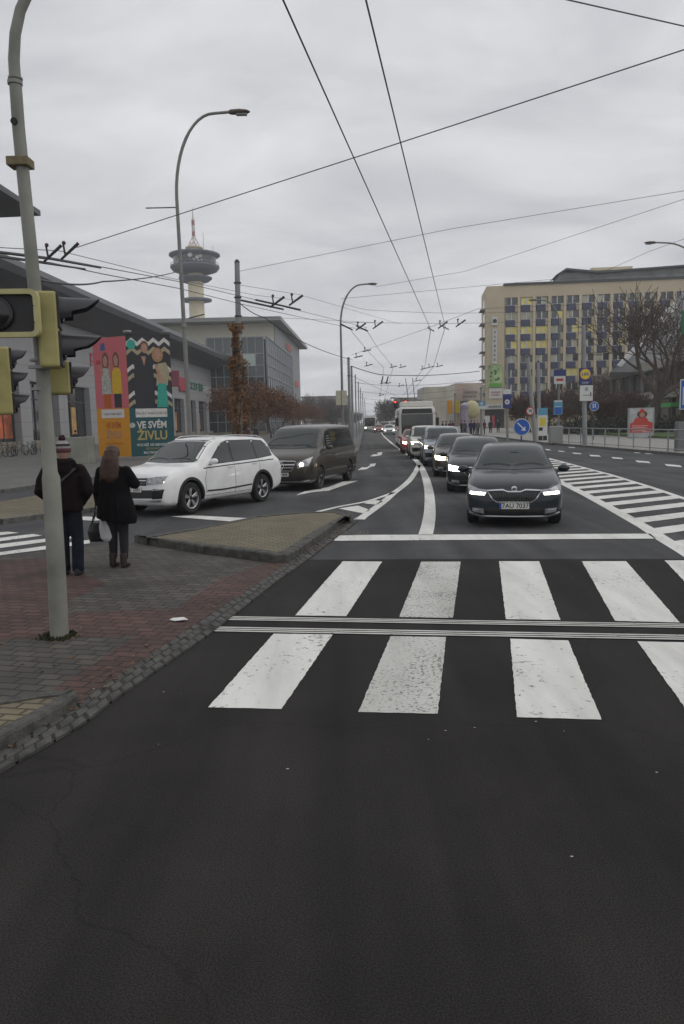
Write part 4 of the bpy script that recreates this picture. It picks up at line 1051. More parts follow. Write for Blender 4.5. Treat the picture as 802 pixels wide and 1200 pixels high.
m_sr = mat('sign red', (.45, .04, .06), .5); m_sp = mat('sign dusty pink', (.36, .09, .12), .5); m_sg = mat('sign green', (.03, .16, .09), .5); m_sw = mat('sign white', (.6, .6, .58), .5); m_sblk = mat('sign black', (.03, .03, .03), .5)
fr = lambda x, z: frame((x, -.06, z), (1, 0, 0), (0, 0, 1))
text_blocks('wall_lettering', mall, fr(26, 9.2), 6, 1.3, m_sr, 4, 1)
text_blocks('wall_lettering', mall, fr(52.5, 9.6), 5, 1.5, m_sr, 5, 2)
b = MB().b2((78, -2.9, 7.8), (78.3, -1.3, 10.2)); b.build('blade_sign', m_sp, mall, bevel=.05)
b = MB()
for z in (8.4, 9.5): b.b2((78.1, -1.3, z), (78.2, 0, z + .08))
b.build('sign_bracket', m_dark, mall)
MB().b2((88.5, -.35, 7.7), (93, -.05, 9.9)).build('wall_sign', m_sr, mall, bevel=.08)
text_blocks('wall_lettering', mall, fr(100.5, 8.9), 12.5, 1.5, m_sg, 6, 3)
text_blocks('wall_lettering', mall, fr(112.0 - 2.2, 8.7), 6.5, 1.4, m_sw, 4, 4)
# pointed canopy roof that reaches in at the upper left
cz = 16.25
tip = G(48, 253, cz); p1 = G(0, 222, cz); p2 = G(0, 255, cz)
ext = (p1 - tip).normalized(); e2 = (p2 - tip).normalized()
pa = tip + ext * 14; pb_ = tip + e2 * 16
MB().prism([tip.xy, pa.xy, pb_.xy], cz, cz + .35).build('canopy', m_roof, mall).matrix_parent_inverse = Matrix.Rotation(-mall_a, 4, 'Z') @ Matrix.Translation((-mall.location[0], -mall.location[1], 0))
cpc = (tip + (pa + pb_) * .5) * .5 + (tip * 0)
cc = (pa * .5 + pb_ * .5)
MB().tube([(cc.x, cc.y, 0), (cc.x, cc.y, cz)], .3, 12).build('canopy_column', m_conc, mall).matrix_parent_inverse = Matrix.Rotation(-mall_a, 4, 'Z') @ Matrix.Translation((-mall.location[0], -mall.location[1], 0))
# ---- glass fronted block with cream upper floor; world coordinates
GX = lambda Y: -21.15 + SL * Y
gb_ = empty('glass_fronted_building', (GX(150), 150, 0), 0, 'cream and glass building with a wide overhanging flat roof behind the mall', 'building')
O = Vector((GX(150), 150, 0))
def wl(b, mm, nm, par=None): 
    o = b.build(nm, mm, par or gb_); 
    return o
def L_(x, y): return (x - O.x, y - O.y)
wl(MB().prism([L_(GX(165), 165), L_(-56, 165), L_(-56, 219), L_(GX(219), 219)], 0, 23.4), m_cream, 'upper_block')
wl(MB().prism([L_(GX(165.2) + .25, 165.2), L_(GX(165.2) - .4, 165.2), L_(GX(219) - .4, 219.1), L_(GX(219) + .25, 219.1)], 0, 23.3), mat('grey cladding', (.22, .22, .23), .6, var=.06, scale=.2), 'side_wall')
wl(MB().prism([L_(GX(160) + 2.2, 160), L_(-60, 160), L_(-60, 224), L_(GX(224) + 2.2, 224)], 23.4, 24.2), mat('roof edge grey', (.25, .25, .25), .5), 'roof')
m_cw = mat('curtain wall glass', (.03, .045, .045), .05, spec=1.0, var=.5, scale=.12)
m_cws = mat('side glass panels', (.18, .22, .25), .12, spec=.8, var=.25, scale=.15)
m_mull = mat('mullion grey', (.30, .31, .32), .5, .2)
gx0 = GX(150)
wl(MB().prism([L_(gx0, 150), L_(-26, 150), L_(-26, 165), L_(GX(165) - .1, 165)], 0, 18.6), m_conc, 'glass_box_core')
fg = wl(MB().b2((L_(-25.8, 0)[0], -.25, .5), (-.1, -.05, 18.9)), m_cw, 'front_glazing')
b = MB()
for i in range(8): b.b2((-11.2 + i * 1.58 - .06, -.42, .4), (-11.2 + i * 1.58 + .06, -.26, 19.0))
for z in (2.5, 4.7, 6.9, 9.1, 11.3, 13.5, 15.7, 18.9): b.b2((-11.2, -.44, z - .07), (.0, -.27, z + .07))
wl(b, m_mull, 'mullions', fg)
wl(MB().b2((-6.4, -.5, 13.3), (-1.8, -.3, 15.6)), mat('pale glass awning', (.42, .5, .46), .4), 'light_panel')
d_ = Vector((SL, 1, 0)).normalized(); n_ = Vector((d_.y, -d_.x, 0))
Msd = Matrix(((d_.x, -d_.y, 0, 0), (d_.y, d_.x, 0, 0), (0, 0, 1, 0), (0, 0, 0, 1)))
b = MB(); b.box((23, -.4, 9.6), (46, .25, 19), M=Msd); sg_ = wl(b, m_cws, 'side_glazing')
b = MB()
for i in range(15): b.box((i * 3.25 + .3, -.62, 9.5), (.14, .16, 18.9), M=Msd)
for z in (2.5, 4.7, 6.9, 9.1, 11.3, 13.5, 15.7, 18.9): b.box((23, -.63, z), (46, .16, .14), M=Msd)
wl(b, m_mull, 'mullions', sg_)
for x in (50, 55.5): wl(MB().box((x, -.45, 8.2), (1.6, .12, 3.4), M=Msd), m_shop, 'side_window')
mm_ = Matrix.Translation((0, 0, 0)) @ Msd.to_4x4()
for (x, z, w, n, s_) in ((40, 20.6, 12, 5, 8), (58, 12.6, 8, 3, 9)):
    text_blocks('wall_lettering', gb_, mm_ @ frame((x, -.66 if x < 47 else -.50, z), (1, 0, 0), (0, 0, 1)), w, 1.8, mat('sign bright red', (.65, .08, .05), .5), n, s_)
# ---- telecom tower
tw = empty('telecom_tower', tuple(D(237, 500, 262).xy) + (0,), 0, 'cream concrete telecom tower with round dark platforms and a red-white mast', 'tower')
m_tc = mat('tower cream', (.66, .58, .40), .8, var=.08, scale=.1); m_tb = mat('tower platform blue grey', (.12, .135, .16), .6, var=.1, scale=.3); m_tr = mat('mast red', (.40, .19, .16), .6); m_tw = mat('mast white', (.62, .6, .58), .6)
b = MB(); b.lathe([(3.4, 0), (2.8, 15), (2.6, 40), (2.6, 57)], n=20)
for a in range(6):
    A = a * PI / 3 + .3; b.box((2.35 * math.cos(A), 2.35 * math.sin(A), 28), (.35, .5, 56), A)
b.build('shaft', m_tc, tw, smooth=25)
MB().lathe([(2.4, 56.6), (5.4, 56.9), (7.4, 57.6), (8.2, 58.6), (8.2, 59.2), (7.9, 59.3), (2.4, 59.3)], n=40).build('lower_platform', m_tb, tw, smooth=30)
MB().lathe([(2.4, 59.2), (7.0, 59.2), (7.2, 62.2), (2.4, 62.2)], n=40).build('equipment_floor', m_shop, tw, smooth=30)
MB().lathe([(2.4, 62.0), (7.1, 62.0), (8.5, 62.9), (8.5, 63.4), (2.4, 63.6)], n=40).build('upper_platform', m_tb, tw, smooth=30)
for k_, (x, z, r_) in enumerate(((0, 61.6, .75), (2.3, 60.9, .6), (3.3, 61.3, .5), (1.2, 60.1, .45), (3.5, 60.0, .4), (-3.8, 60.3, .6), (-4.7, 59.7, .5), (2.6, 59.8, .35))):
    y = -math.sqrt(max(1, 56 - x * x)) - .35
    MB().lathe([(.05, .3), (r_ * .7, .12), (r_, -.12), (r_ * .95, .3)], c=(x, y, z), n=16, axis='y').build('dish', m_sw, tw, smooth=40)
b = MB()
for a in range(28):
    A = 2 * PI * a / 28; b.tube([(8 * math.cos(A), 8 * math.sin(A), 58.7), (8 * math.cos(A), 8 * math.sin(A), 60.0)], .05, 4)
b.lathe([(7.95, 59.95), (8.05, 59.95), (8.05, 60.07), (7.95, 60.07), (7.95, 59.95)], n=40, cap=False); b.build('railing', m_steel, tw)
MB().lathe([(2.3, 53.6), (4.4, 53.9), (5.6, 54.9), (5.6, 55.3), (2.3, 55.4)], n=32).build('ring_platform', m_tb, tw, smooth=30)
MB().lathe([(2.3, 46.8), (5.2, 47.0), (5.2, 47.6), (2.3, 47.7)], n=32).build('ring_platform', m_tb, tw, smooth=30)
MB().lathe([(2.3, 37.8), (4.9, 38.2), (5.1, 39.2), (2.3, 39.4)], n=32).build('ring_platform', m_tb, tw, smooth=30)
MB().lathe([(2.2, 63.5), (2.2, 65.4), (2.9, 65.5), (2.9, 65.9), (.3, 65.9)], n=20).build('top_house', m_tc, tw, smooth=30)
for k_ in range(5):
    z0, z1 = 65.9 + k_ * 1.9, 66 + (k_ + 1) * 1.9
    ra, rb_ = (2.0 * (1 - k_ / 2.6) if k_ < 2 else .42), (2.0 * (1 - (k_ + 1) / 2.6) if k_ < 1 else .42)
    q = MB()
    for j in range(4):
        A = j * PI / 2 + .4; q.tube([(ra * math.cos(A), ra * math.sin(A), z0), (rb_ * math.cos(A), rb_ * math.sin(A), z1)], .13, 4)
        B2_ = A + PI / 2; q.tube([(ra * math.cos(A), ra * math.sin(A), z0), (rb_ * math.cos(B2_), rb_ * math.sin(B2_), z1)], .09, 4)
    q.build('mast_section', m_tr if k_ % 2 == 0 else m_tw, tw)
MB().lathe([(.3, 75.3), (.22, 77.5), (.05, 80)], n=8).build('antenna', m_tw, tw)
MB().tube([(3.2, 0, 65), (3.2, 0, 71)], .08, 5).build('antenna', m_steel, tw)
MB().tube([(6.3, 0, 63), (6.3, 0, 66.5)], .07, 5).build('antenna', m_steel, tw)
tw.scale = (1, 1, .935)
# ---- hotel slab on the right
HY = 155.0; hx0 = D(570.5, 490, HY).x; hz = 29.9
hotel = empty('hotel_block', (hx0, HY, 0), math.atan2(-4.5, 45), 'long beige hotel block with blue and yellow window panels on the right', 'building')
m_hb = mat('hotel beige render', (.54, .46, .32), .85, var=.06, scale=.3); m_hblue = mat('hotel blue panel', (.05, .06, .115), .6, var=.2, scale=.5); m_hyel = mat('hotel yellow curtain', (.80, .70, .24), .7, var=.12, scale=1); m_hcream = mat('hotel cream blind', (.45, .44, .33), .7, var=.2, scale=1.2); m_hpier = mat('hotel pier', (.58, .50, .355), .85, var=.06, scale=.3)
HW = 62
MB().b2((0, .55, 0), (HW, 12, hz)).build('core', m_hb, hotel)
MB().b2((0, 0, 0), (3.55, .56, hz)).build('end_wall', m_hb, hotel)
MB().b2((3.55, 0, 27.4), (HW, .56, hz - .05)).build('parapet_wall', m_hb, hotel)
MB().b2((3.4, -.25, hz - .05), (HW, 12.2, hz + .45)).build('roof_edge', m_roofu, hotel)
fh = 3.0; rngw = random.Random(5)
bw = 3.0
ypat = {(0, 1): 2, (2, 0): 2, (2, 1): 2, (2, 2): 2, (3, 0): 1, (3, 1): 2, (3, 2): 2, (5, 4): 2, (2, 4): 1, (2, 5): 1, (1, 0): 3, (1, 1): 3, (1, 3): 1, (4, 0): 3, (5, 7): 1, (2, 8): 1, (3, 7): 1}
panel_n = 0
for c in range(17):
    x = 3.75 + c * bw
    MB().b2((x + bw - .62, -.22, 4.6), (x + bw - .12, .0 + .555, 27.4)).build('pier', m_hpier, hotel)
    for r_ in range(7):
        zt = 27.4 - r_ * fh
        if c > 8 and r_ > 3: continue
        st_ = ypat.get((r_, c), 0)
        gm = m_shop if st_ in (0, 1) else (m_hyel if st_ == 2 else m_hcream)
        w = MB().b2((x + .1, .3, zt - 1.55), (x + bw - .64, .5, zt - .06)).build('window', gm, hotel)
        if st_ == 1: MB().b2((x + .1 + 1.1, .24, zt - 1.5), (x + bw - .7, .3, zt - .1)).build('curtain', m_hyel, w)
        if st_ == 0 and rngw.random() < .45: 
            q = rngw.choice((0, 1.1)); MB().b2((x + .14 + q, .24, zt - 1.5), (x + 1.1 + q, .3, zt - .1)).build('curtain', m_hcream, w)
        fm = MB(); fm.b2((x + 1.05, .12, zt - 1.6), (x + 1.25, .235, zt)); fm.b2((x + .02, .12, zt - 1.6), (x + .12, .295, zt)); fm.b2((x + .0, .1, zt - 1.62), (x + bw - .63, .24, zt - 1.54)); fm.build('frame', m_sw, w)
        if panel_n < 98:
            panel_n += 1; MB().b2((x + .1, -.02, zt - 2.95), (x + 1.85, .5, zt - 1.63)).build('spandrel_panel', m_hblue, hotel)
            MB().b2((x + 1.87, .1, zt - 2.96), (x + bw - .63, .5, zt - 1.62)).build('spandrel_render', m_hb, hotel)
for r_ in range(8):
    MB().b2((-.9, 3.5, 4.6 + r_ * 3), (0, 8.5, 4.75 + r_ * 3)).build('balcony', m_conc, hotel); MB().b2((-.03, 4.2, 4.8 + r_ * 3), (.02, 7.8, 6.9 + r_ * 3)).build('balcony_door', m_shop, hotel)
sx = lambda px: (px - 570.5) * HY / F
zz = lambda py: D(580, py, HY).z / .95
b = MB().b2((sx(576), -.35, zz(381.5)), (sx(583), -.05, zz(371.5))).build('logo_sign', m_sw, hotel)
q = MB(); cx_, cz_ = sx(579.5), zz(376.5)
for k_ in range(5):
    A = k_ * 2 * PI / 5; q.lathe([(.22, -.05), (.01, -.07)], c=(cx_ + .22 * math.cos(A), -.36, cz_ + .22 * math.sin(A)), n=8, axis='y')
q.build('logo_flower', m_sblk, b)
b = MB().b2((sx(577), -.35, zz(426.5)), (sx(582.2), -.05, zz(386))).build('vertical_sign', m_sw, hotel)
for k_ in range(7):
    text_blocks('sign_letter', b, frame((sx(579.5), -.38, zz(389.5 + 5.4 * k_)), (1, 0, 0), (0, 0, 1)), .42, .5, m_sblk, 1, 20 + k_)
b = MB().b2((sx(572.5), -.3, zz(454)), (sx(588), -.05, zz(428))).build('green_poster', mat('poster pale green', (.35, .5, .22), .6, var=.5, scale=.5), hotel)
MB().b2((sx(573), -.33, zz(453.5)), (sx(587.5), -.31, zz(449.5))).build('poster_band', mat('poster band green', (.12, .38, .05), .6), b)
q = MB(); r3 = random.Random(4)
for k_ in range(16): q.lathe([(r3.uniform(.1, .28), -.02), (.01, -.04)], c=(sx(r3.uniform(574, 586)), -.31, zz(r3.uniform(432, 447))), n=7, axis='y')
q.build('poster_picture', mat('poster olive', (.09, .14, .06), .6), b)
b = MB().b2((sx(573), -.3, zz(467)), (sx(588), -.05, zz(455.2))).build('white_poster', m_sw, hotel)
text_blocks('poster_writing', b, frame((sx(580.5), -.33, zz(459.8)), (1, 0, 0), (0, 0, 1)), 1.9, .35, m_sr, 6, 41); text_blocks('poster_writing', b, frame((sx(580.5), -.33, zz(463)), (1, 0, 0), (0, 0, 1)), 1.6, .3, m_sr, 6, 42)
b = MB().b2((sx(566), -1.2, zz(479.5)), (sx(590), -.2, zz(474))).build('shop_fascia', m_sw, hotel)
text_blocks('shop_lettering', b, frame((sx(579), -1.24, zz(476.6)), (1, 0, 0), (0, 0, 1)), 2.6, .5, m_sblk, 7, 43)
MB().b2((sx(568), -.9, .1), (sx(590), -.1, zz(480))).build('shopfront', m_shop, hotel)
MB().b2((sx(567.5), -1.1, .3), (sx(573.5), -.92, zz(487))).build('shop_poster', m_sw, hotel)
MB().b2((sx(576), -1.1, .3), (sx(579), -.92, zz(487))).build('shop_poster', m_sr, hotel)
# roof-top cafe
rt = empty('tmp'); bpy.data.objects.remove(rt)
MB().b2((14.6, 3, hz + .45), (HW, 9, hz + 2.7)).build('penthouse', mat('penthouse grey', (.2, .21, .2), .5, var=.3, scale=.6), hotel)
b = MB(); b.slab([(14.0, 2, hz + 2.2), (16.0, 2, hz + 3.5), (22.5, 2, hz + 2.6), (40, 2, hz + 3.2), (40, 2, hz + 2.9), (22.5, 2, hz + 2.2), (16, 2, hz + 3.1)], (0, 8, 0)); b.build('penthouse_roof', m_roof, hotel)
MB().b2((21, 2.5, hz + 2.8), (29, 6, hz + 3.4)).build('roof_unit', m_tc, hotel)
MB().b2((39.5, 1.8, hz + 2.1), (HW, 8, hz + 2.5)).build('pergola', m_roofu, hotel)
hotel.scale = (1, 1, .95)
# ---- low terraced building with a big sloping glass roof, right
lb = empty('terraced_building', (0, 0, 0), 0, 'low dark building with pale terrace slabs and a sloping grey roof with a white beam', 'building')
lx = lambda Y: 45.5 + (Y - 100) * .125
lb.location = (lx(100), 100, 0)
def LB(b, mm, nm, par=None):
    b.v = [(x - lx(100), y - 100, z) for x, y, z in b.v]; return b.build(nm, mm, par or lb)
def wallprism(y0, y1, off0, off1, z0, z1):
    return MB().prism([(lx(y0) + off0, y0), (lx(y1) + off0, y1), (lx(y1) + off1, y1), (lx(y0) + off1, y0)], z0, z1)
m_slab = mat('terrace slab', (.30, .28, .245), .85, var=.2, scale=.2); m_dkg = mat('dark terrace glazing', (.022, .024, .022), .1, spec=.8, var=.6, scale=.25)
LB(wallprism(80, 158, 0, 30, 0, 9.0), m_dkg, 'glazed_storeys')
LB(wallprism(80, 158, -1.8, 32, 4.3, 5.3), m_slab, 'terrace_slab')
LB(wallprism(80, 158, -1.2, 32, 8.6, 9.9), m_slab, 'terrace_slab')
for i in range(11): LB(wallprism(84 + i * 7, 84.5 + i * 7, -.5, -.1, 0, 8.6), m_slab, 'column')
LB(wallprism(96, 112, -3.0, -1.4, 3.0, 3.5), mat('green awning', (.04, .30, .05), .7), 'green_awning')
Yw = 118.0
pts = [D(x, y, Yw) for x, y in ((716, 436), (742, 410), (792, 352), (812, 332), (850, 326), (880, 420), (860, 436))]
LB(MB().slab(pts, (6, 18, 0)), mat('sloping roof grey', (.25, .26, .27), .35, var=.3, scale=.12), 'sloping_roof')
bm_pts = [D(x, y, Yw - .6) for x, y in ((724, 428), (728, 430), (797, 358), (793, 352))]
wbm = LB(MB().slab(bm_pts, (0, .5, 0)), m_sw, 'white_beam')
LB(MB().slab([D(x, y, Yw - .3) for x, y in ((785, 414), (795, 410), (812, 410), (812, 418), (782, 419))], (0, .25, 0)), m_dkg, 'roof_window')
# ---- distant pale hall left of the hotel
dh = empty('panelled_hall', (24, 215, 0), 0, 'pale panelled shopping hall with dark lettering left of the hotel', 'building')
def DH(b, mm, nm, par=None):
    b.v = [(x - 24, y - 215, z) for x, y, z in b.v]; return b.build(nm, mm, par or dh)
for i, (x0, x1, y0, y1, c) in enumerate(((497, 523, 453, 478, (.50, .47, .38)), (523, 534, 452, 476, (.52, .5, .43)), (534, 543, 449, 476, (.45, .33, .28)), (543, 566, 448.5, 474, (.50, .42, .35)))):
    a_, c_ = D(x0, y1, 212 + i * 1.5), D(x1, y0, 212 + i * 1.5)
    DH(MB().b2((a_.x, a_.y, 0), (c_.x - .05, a_.y + 18, c_.z)), mat('hall panel %d' % i, c, .8, var=.2, scale=.25), 'wall_panel')
a_, c_ = D(541, 475, 205), D(566, 468, 205)
DH(MB().b2((a_.x, 205, 4.2), (c_.x, 214, a_.z + 1.2)), mat('dark green canopy', (.03, .045, .035), .7), 'canopy')
dhl = text_blocks('hall_lettering', dh, frame((D(553, 460, 211).x - 24, -.0 + 0.7, D(553, 459, 211).z), (1, 0, 0), (0, 0, 1)), 4.8, .9, m_sblk, 9, 51)
dhl.location = (0, 0, 0)
text_blocks('hall_lettering', dh, frame((D(553, 460, 211).x - 24, .7, D(553, 464, 211).z), (1, 0, 0), (0, 0, 1)), 4.4, .7, m_sblk, 9, 52)
# ================================================================== FAR END
for i, (x, y, w, d2_, h, c) in enumerate(((-8, 420, 26, 20, 16, (.35, .33, .3)), (44, 380, 30, 20, 13, (.3, .24, .2)), (58, 300, 22, 18, 15, (.4, .38, .34)))):
    o = empty('distant_block', (x, y, 0), 0, ['grey distant block at the far left end of the street', 'brown distant block at the far end of the street behind the trolleybus', 'pale distant block standing behind the panelled hall'][i], 'building')
    MB().b2((-w / 2, 0, 0), (w / 2, d2_, h)).build('wall', mat('distant wall %d' % i, c, .9), o); MB().b2((-w / 2 - .5, -.5, h), (w / 2 + .5, d2_ + .5, h + .6)).build('roof', m_roof, o)
    for r_ in range(int(h // 3) - 1):
        MB().b2((-w / 2 + 1, -.06, 2 + r_ * 3), (w / 2 - 1, .05, 3.4 + r_ * 3)).build('window_row', m_shop, o)
# ================================================================== POLES, LAMPS, SIGNS
m_glow = mat('lamp lens', (.25, .25, .25), .3)
m_ytl = mat('traffic light yellow green', (.36, .32, .12), .55, var=.12, scale=6)
m_blklens = mat('dark lens', (.02, .02, .02), .15)
def lamp_post(name, label, base, H, arm, reach, r0=.11, r1=.05, m=m_poleg, lean=(0, 0), rise=None, collar=(), head=.55, group=None):
    """curved-arm street lamp; arm: horizontal unit direction"""
    root = empty(name, base, 0, label, 'street lamp', group)
    A = Vector((arm[0], arm[1], 0)).normalized(); rise = rise or reach * .75
    P, R = [], []
    hs_ = H - rise
    for i in range(9):
        t = i / 8; P.append(Vector((lean[0] * t, lean[1] * t, hs_ * t))); R.append(r0 + (r1 * 1.25 - r0) * t)
    top = P[-1]
    pole = MB().tube(P, R, 14).build('pole', m, root, smooth=40)
    Q = [top + A * (reach * (1 - math.cos(a)) * 1.0) * (1 if True else 0) + Vector((0, 0, rise * math.sin(a))) for a in [PI / 2 * i / 12 for i in range(13)]]
    Q.append(Q[-1] + A * .5 + Vector((0, 0, .03)))
    MB().tube(Q, [r1 * 1.2] * 7 + [r1] * 7, 12).build('arm', m, root, smooth=40)
    e = Q[-1]; side = Vector((-A.y, A.x, 0)); b = MB(); n = 8; sec = []
    for i, (u, w, h) in enumerate(((0, .06, .06), (.1, .11, .08), (.5, .14, .09), (.85, .12, .06), (1.0, .03, .02))):
        c = e + A * u * head * 1.25; sec.append([c + side * w * math.cos(2 * PI * j / n) + Vector((0, 0, h * math.sin(2 * PI * j / n))) for j in range(n)])
    b.add([v for q in sec for v in q], [(i * n + j, i * n + (j + 1) % n, (i + 1) * n + (j + 1) % n, (i + 1) * n + j) for i in range(4) for j in range(n)] + [tuple(range(n)), tuple(4 * n + j for j in range(n))])
    h_ = b.build('lamp_head', mat('lamp head', (.10, .085, .07), .6), root, smooth=50)
    MB().box(e + A * head * .75 + Vector((0, 0, -.085)), (.35, .16, .04), math.atan2(A.y, A.x)).build('lamp_glass', m_glow, h_)
    for z in collar: MB().lathe([(r0 * .95, z - .06), (r0 * 1.15, z - .05), (r0 * 1.15, z + .05), (r0 * .95, z + .06)], c=(lean[0] * z / hs_, lean[1] * z / hs_, 0), n=16).build('collar', m, root, smooth=30)
    return root
# near pole with the traffic lights (leans a touch to the left)
nb = G(70, 747)
pn = empty('street_lamp', (nb.x, nb.y, 0), 0, 'thick grey lamp pole in the left foreground carrying the yellow traffic lights', 'street lamp')
def onp(px, py, Y=nb.y): return D(px, py, Y) - Vector((nb.x, nb.y, 0))
m_np = mat('weathered grey pole', (.225, .225, .195), .6, .05, var=.30, scale=2.2, bump=.2, bscale=12)
pts = [((70, 747), .128), ((66, 660), .124), ((60, 560), .120), ((59.0, 553), .098), ((49, 420), .090), ((40, 330), .086), ((31, 240), .083), ((22, 150), .080), ((18.5, 100), .078)]
pts = [(p_, r_ * .66) for p_, r_ in pts]
P = [onp(x, y) for (x, y), r_ in pts]; P[0].z = -.02
MB().tube(P, [r_ for _, r_ in pts], 20).build('pole', m_np, pn, smooth=40)
q = [((18.3, 98), .068), ((16.5, 70), .066), ((18, 40), .064), ((24, 12), .062), ((36, -14), .060), ((52, -38), .058), ((80, -60), .056), ((120, -78), .054)]
MB().tube([onp(x, y) for (x, y), r_ in q], [r_ * .72 for _, r_ in q], 16).build('arm', m_np, pn, smooth=40)
e = onp(128, -80); 
MB().ball(e + Vector((.3, 0, .02)), (.42, .15, .09), 10).build('lamp_head', m_dark, pn, smooth=50)
for (x, y, r_, h_) in ((17.8, 97, .062, .02), (18.2, 92, .060, .01)): 
    c = onp(x, y); MB().lathe([(r_ * .85, -h_), (r_, -h_ * .8), (r_, h_ * .8), (r_ * .85, h_)], c=c, n=20).build('collar', m_np, pn, smooth=30)
c = onp(24, 191); MB().box(c, (.19, .16, .075)).build('bracket', mat('rusty bracket', (.20, .16, .09), .8, var=.4), pn, bevel=.008)
for (x, y) in ((44.5, 422), (46, 456), (43, 357)):
    c = onp(x, y); MB().lathe([(.064, -.012), (.072, -.010), (.072, .010), (.064, .012)], c=c, n=20).build('clamp_band', m_steel, pn, smooth=30)
b = MB(); c = onp(20, 145); b.lathe([(.03, -.01), (.03, .01)], c=(c.x, -.056, c.z), n=10, axis='y'); b.build('cable_hole', m_ink, pn)
# moss at the foot
b = MB(); r3 = random.Random(8)
for i in range(260):
    a = r3.uniform(0, 2 * PI); rr = .085 + abs(r3.gauss(0, .045)); x, y = nb.x + rr * math.cos(a), nb.y + rr * math.sin(a); s = r3.uniform(.01, .03)
    b.add([(x - s / 2, y, .01), (x + s / 2, y + r3.uniform(-.01, .01), .01), (x + r3.uniform(-.02, .02), y + r3.uniform(-.02, .02), .02 + s)], [(0, 1, 2)])
tag(b.build('moss_tuft', mat('moss', (.035, .036, .015), .95, var=.5)), 'dark moss and weeds round the foot of the near lamp pole', 'moss', kind='stuff')
# ---- traffic lights on it.  head: axes given by yaw (direction the lenses face)
def signal_head(label, c, yaw, n, w=.30, h=.30, dep=.16, mh=m_ytl, visor=.24, backplate=False, lit=None, name='traffic_light', cat='traffic light', group=None):
    root = empty(name, c, yaw, label, cat, group)      # local -y is the front
    H = n * h
    MB().b2((-w / 2, 0, -H / 2), (w / 2, dep, H / 2)).build('housing', mh, root, bevel=.022)
    for i in range(n):
        z = H / 2 - h * (i + .5)
        f = MB().b2((-w * .46, -.018, z - h * .46), (w * .46, .012, z + h * .46)).build('lens_door', m_blk, root, bevel=.008)
        l = MB().lathe([(.10, .0), (.095, -.02), (.06, -.035), (.005, -.04)], c=(0, -.018, z), n=20, axis='y').build('lens', m_blklens if lit != i else mat('red lens lit', (1, .1, .05), .3, emit=(1, .05, .03), es=5), f, smooth=50)
        b = MB(); N_ = 18; ro = min(w, h) * .44
        A = [PI * (1.30) * k / N_ - PI * .15 for k in range(N_ + 1)]
        for rr in (ro, ro - .006):
            b.add([(rr * math.cos(a), -.015, z + rr * math.sin(a)) for a in A] + [(rr * .93 * math.cos(a), -.015 - visor * (.35 + .65 * max(0, math.sin(a)) ** .5 if math.sin(a) > 0 else .3), z + rr * .93 * math.sin(a)) for a in A], [(k, k + 1, k + N_ + 2, k + N_ + 1) for k in range(N_)])
        b.build('visor', mat('visor grey black', (.035, .035, .04), .4), f, smooth=50)
    return root
YP = nb.y
# big head seen from the side, lenses to the right (+x)
c = D(70, 388, YP - .05)
hd = signal_head('two-lamp yellow traffic light on the right of the near pole with big black visors', (c.x + .0, c.y, c.z), math.radians(106), 2, w=.30, h=.325, dep=.17, visor=.34)
b = MB(); c0 = Vector((0, .1, .30)); b.box((-.0, .18, .32), (.05, .2, .03)); b.box((0, .18, -.315), (.05, .2, .03)); b.build('mounting_arm', m_steel, hd, bevel=.005)
MB().box((-.09, .03, -.22), (.012, .05, .075)).build('switch_plate', m_blk, hd)
c = D(82, 443, YP + .35)
signal_head('smaller yellow signal behind and below the big-visored traffic light', (c.x, c.y, c.z), math.radians(112), 1, w=.26, h=.31, dep=.22, visor=.17)
c = D(14, 447, YP + 1.1)
signal_head('three-lamp yellow traffic light low at the left edge, dark visors to the right', (c.x + .0, c.y, c.z), math.radians(112), 3, w=.26, h=.23, dep=.24, visor=.15)
# front-facing single lamp with pale surround at the very left edge
Yf = YP - .35
c = D(3, 367.5, Yf); root = empty('traffic_light', tuple(c), math.radians(4), 'single square signal with a pale yellow surround facing the street at the left edge', 'traffic light')
W2, H2 = .62, .40
def rr(w, h, r, n=6):
    return [(sx_ * (w / 2 - r) + r * math.cos(a), sz_ * (h / 2 - r) + r * math.sin(a)) for sx_, sz_, a0 in ((1, 1, 0), (-1, 1, PI / 2), (-1, -1, PI), (1, -1, 1.5 * PI)) for a in [a0 + PI / 2 * k / n for k in range(n + 1)]]
o1, i1 = rr(W2, H2, .07), rr(W2 - .085, H2 - .085, .035)
k = len(o1); b = MB()
vs = [(x, -.03, z) for x, z in o1] + [(x, -.03, z) for x, z in i1] + [(x, .03, z) for x, z in o1] + [(x, .02, z) for x, z in i1]
b.add(vs, [(i, (i + 1) % k, (i + 1) % k + k, i + k) for i in range(k)] + [(i, (i + 1) % k, (i + 1) % k + 2 * k, i + 2 * k) for i in range(k)] + [(i + k, (i + 1) % k + k, (i + 1) % k + 3 * k, i + 3 * k) for i in range(k)])
b.build('surround', mat('pale yellow surround', (.46, .42, .20), .5, var=.08), root, smooth=30)
b = MB(); b.add([(x, .015, z) for x, z in i1] + [(x * .9, .16, z * .9) for x, z in i1], [tuple(range(k)), tuple(range(k, 2 * k))] + [(i, (i + 1) % k, (i + 1) % k + k, i + k) for i in range(k)]); b.build('housing', m_blk, root)
MB().lathe([(.145, .012), (.14, -.01), (.12, -.015)], c=(-.05, 0, 0), n=32, axis='y').build('lens_ring', m_blkg, root, smooth=40)
MB().lathe([(.12, -.01), (.09, -.03), (.04, -.045), (.004, -.05)], c=(-.05, 0, 0), n=32, axis='y').build('lens', m_blklens, root, smooth=60)
for z in (.06, -.08): MB().lathe([(.008, -.03), (.008, -.045)], c=(W2 / 2 - .045, 0, z), n=8, axis='y').build('screw', m_ink, root)
MB().tube([(.1, .15, 0), (.28, .33, 0)], .02, 8).build('mounting_arm', m_steel, root)
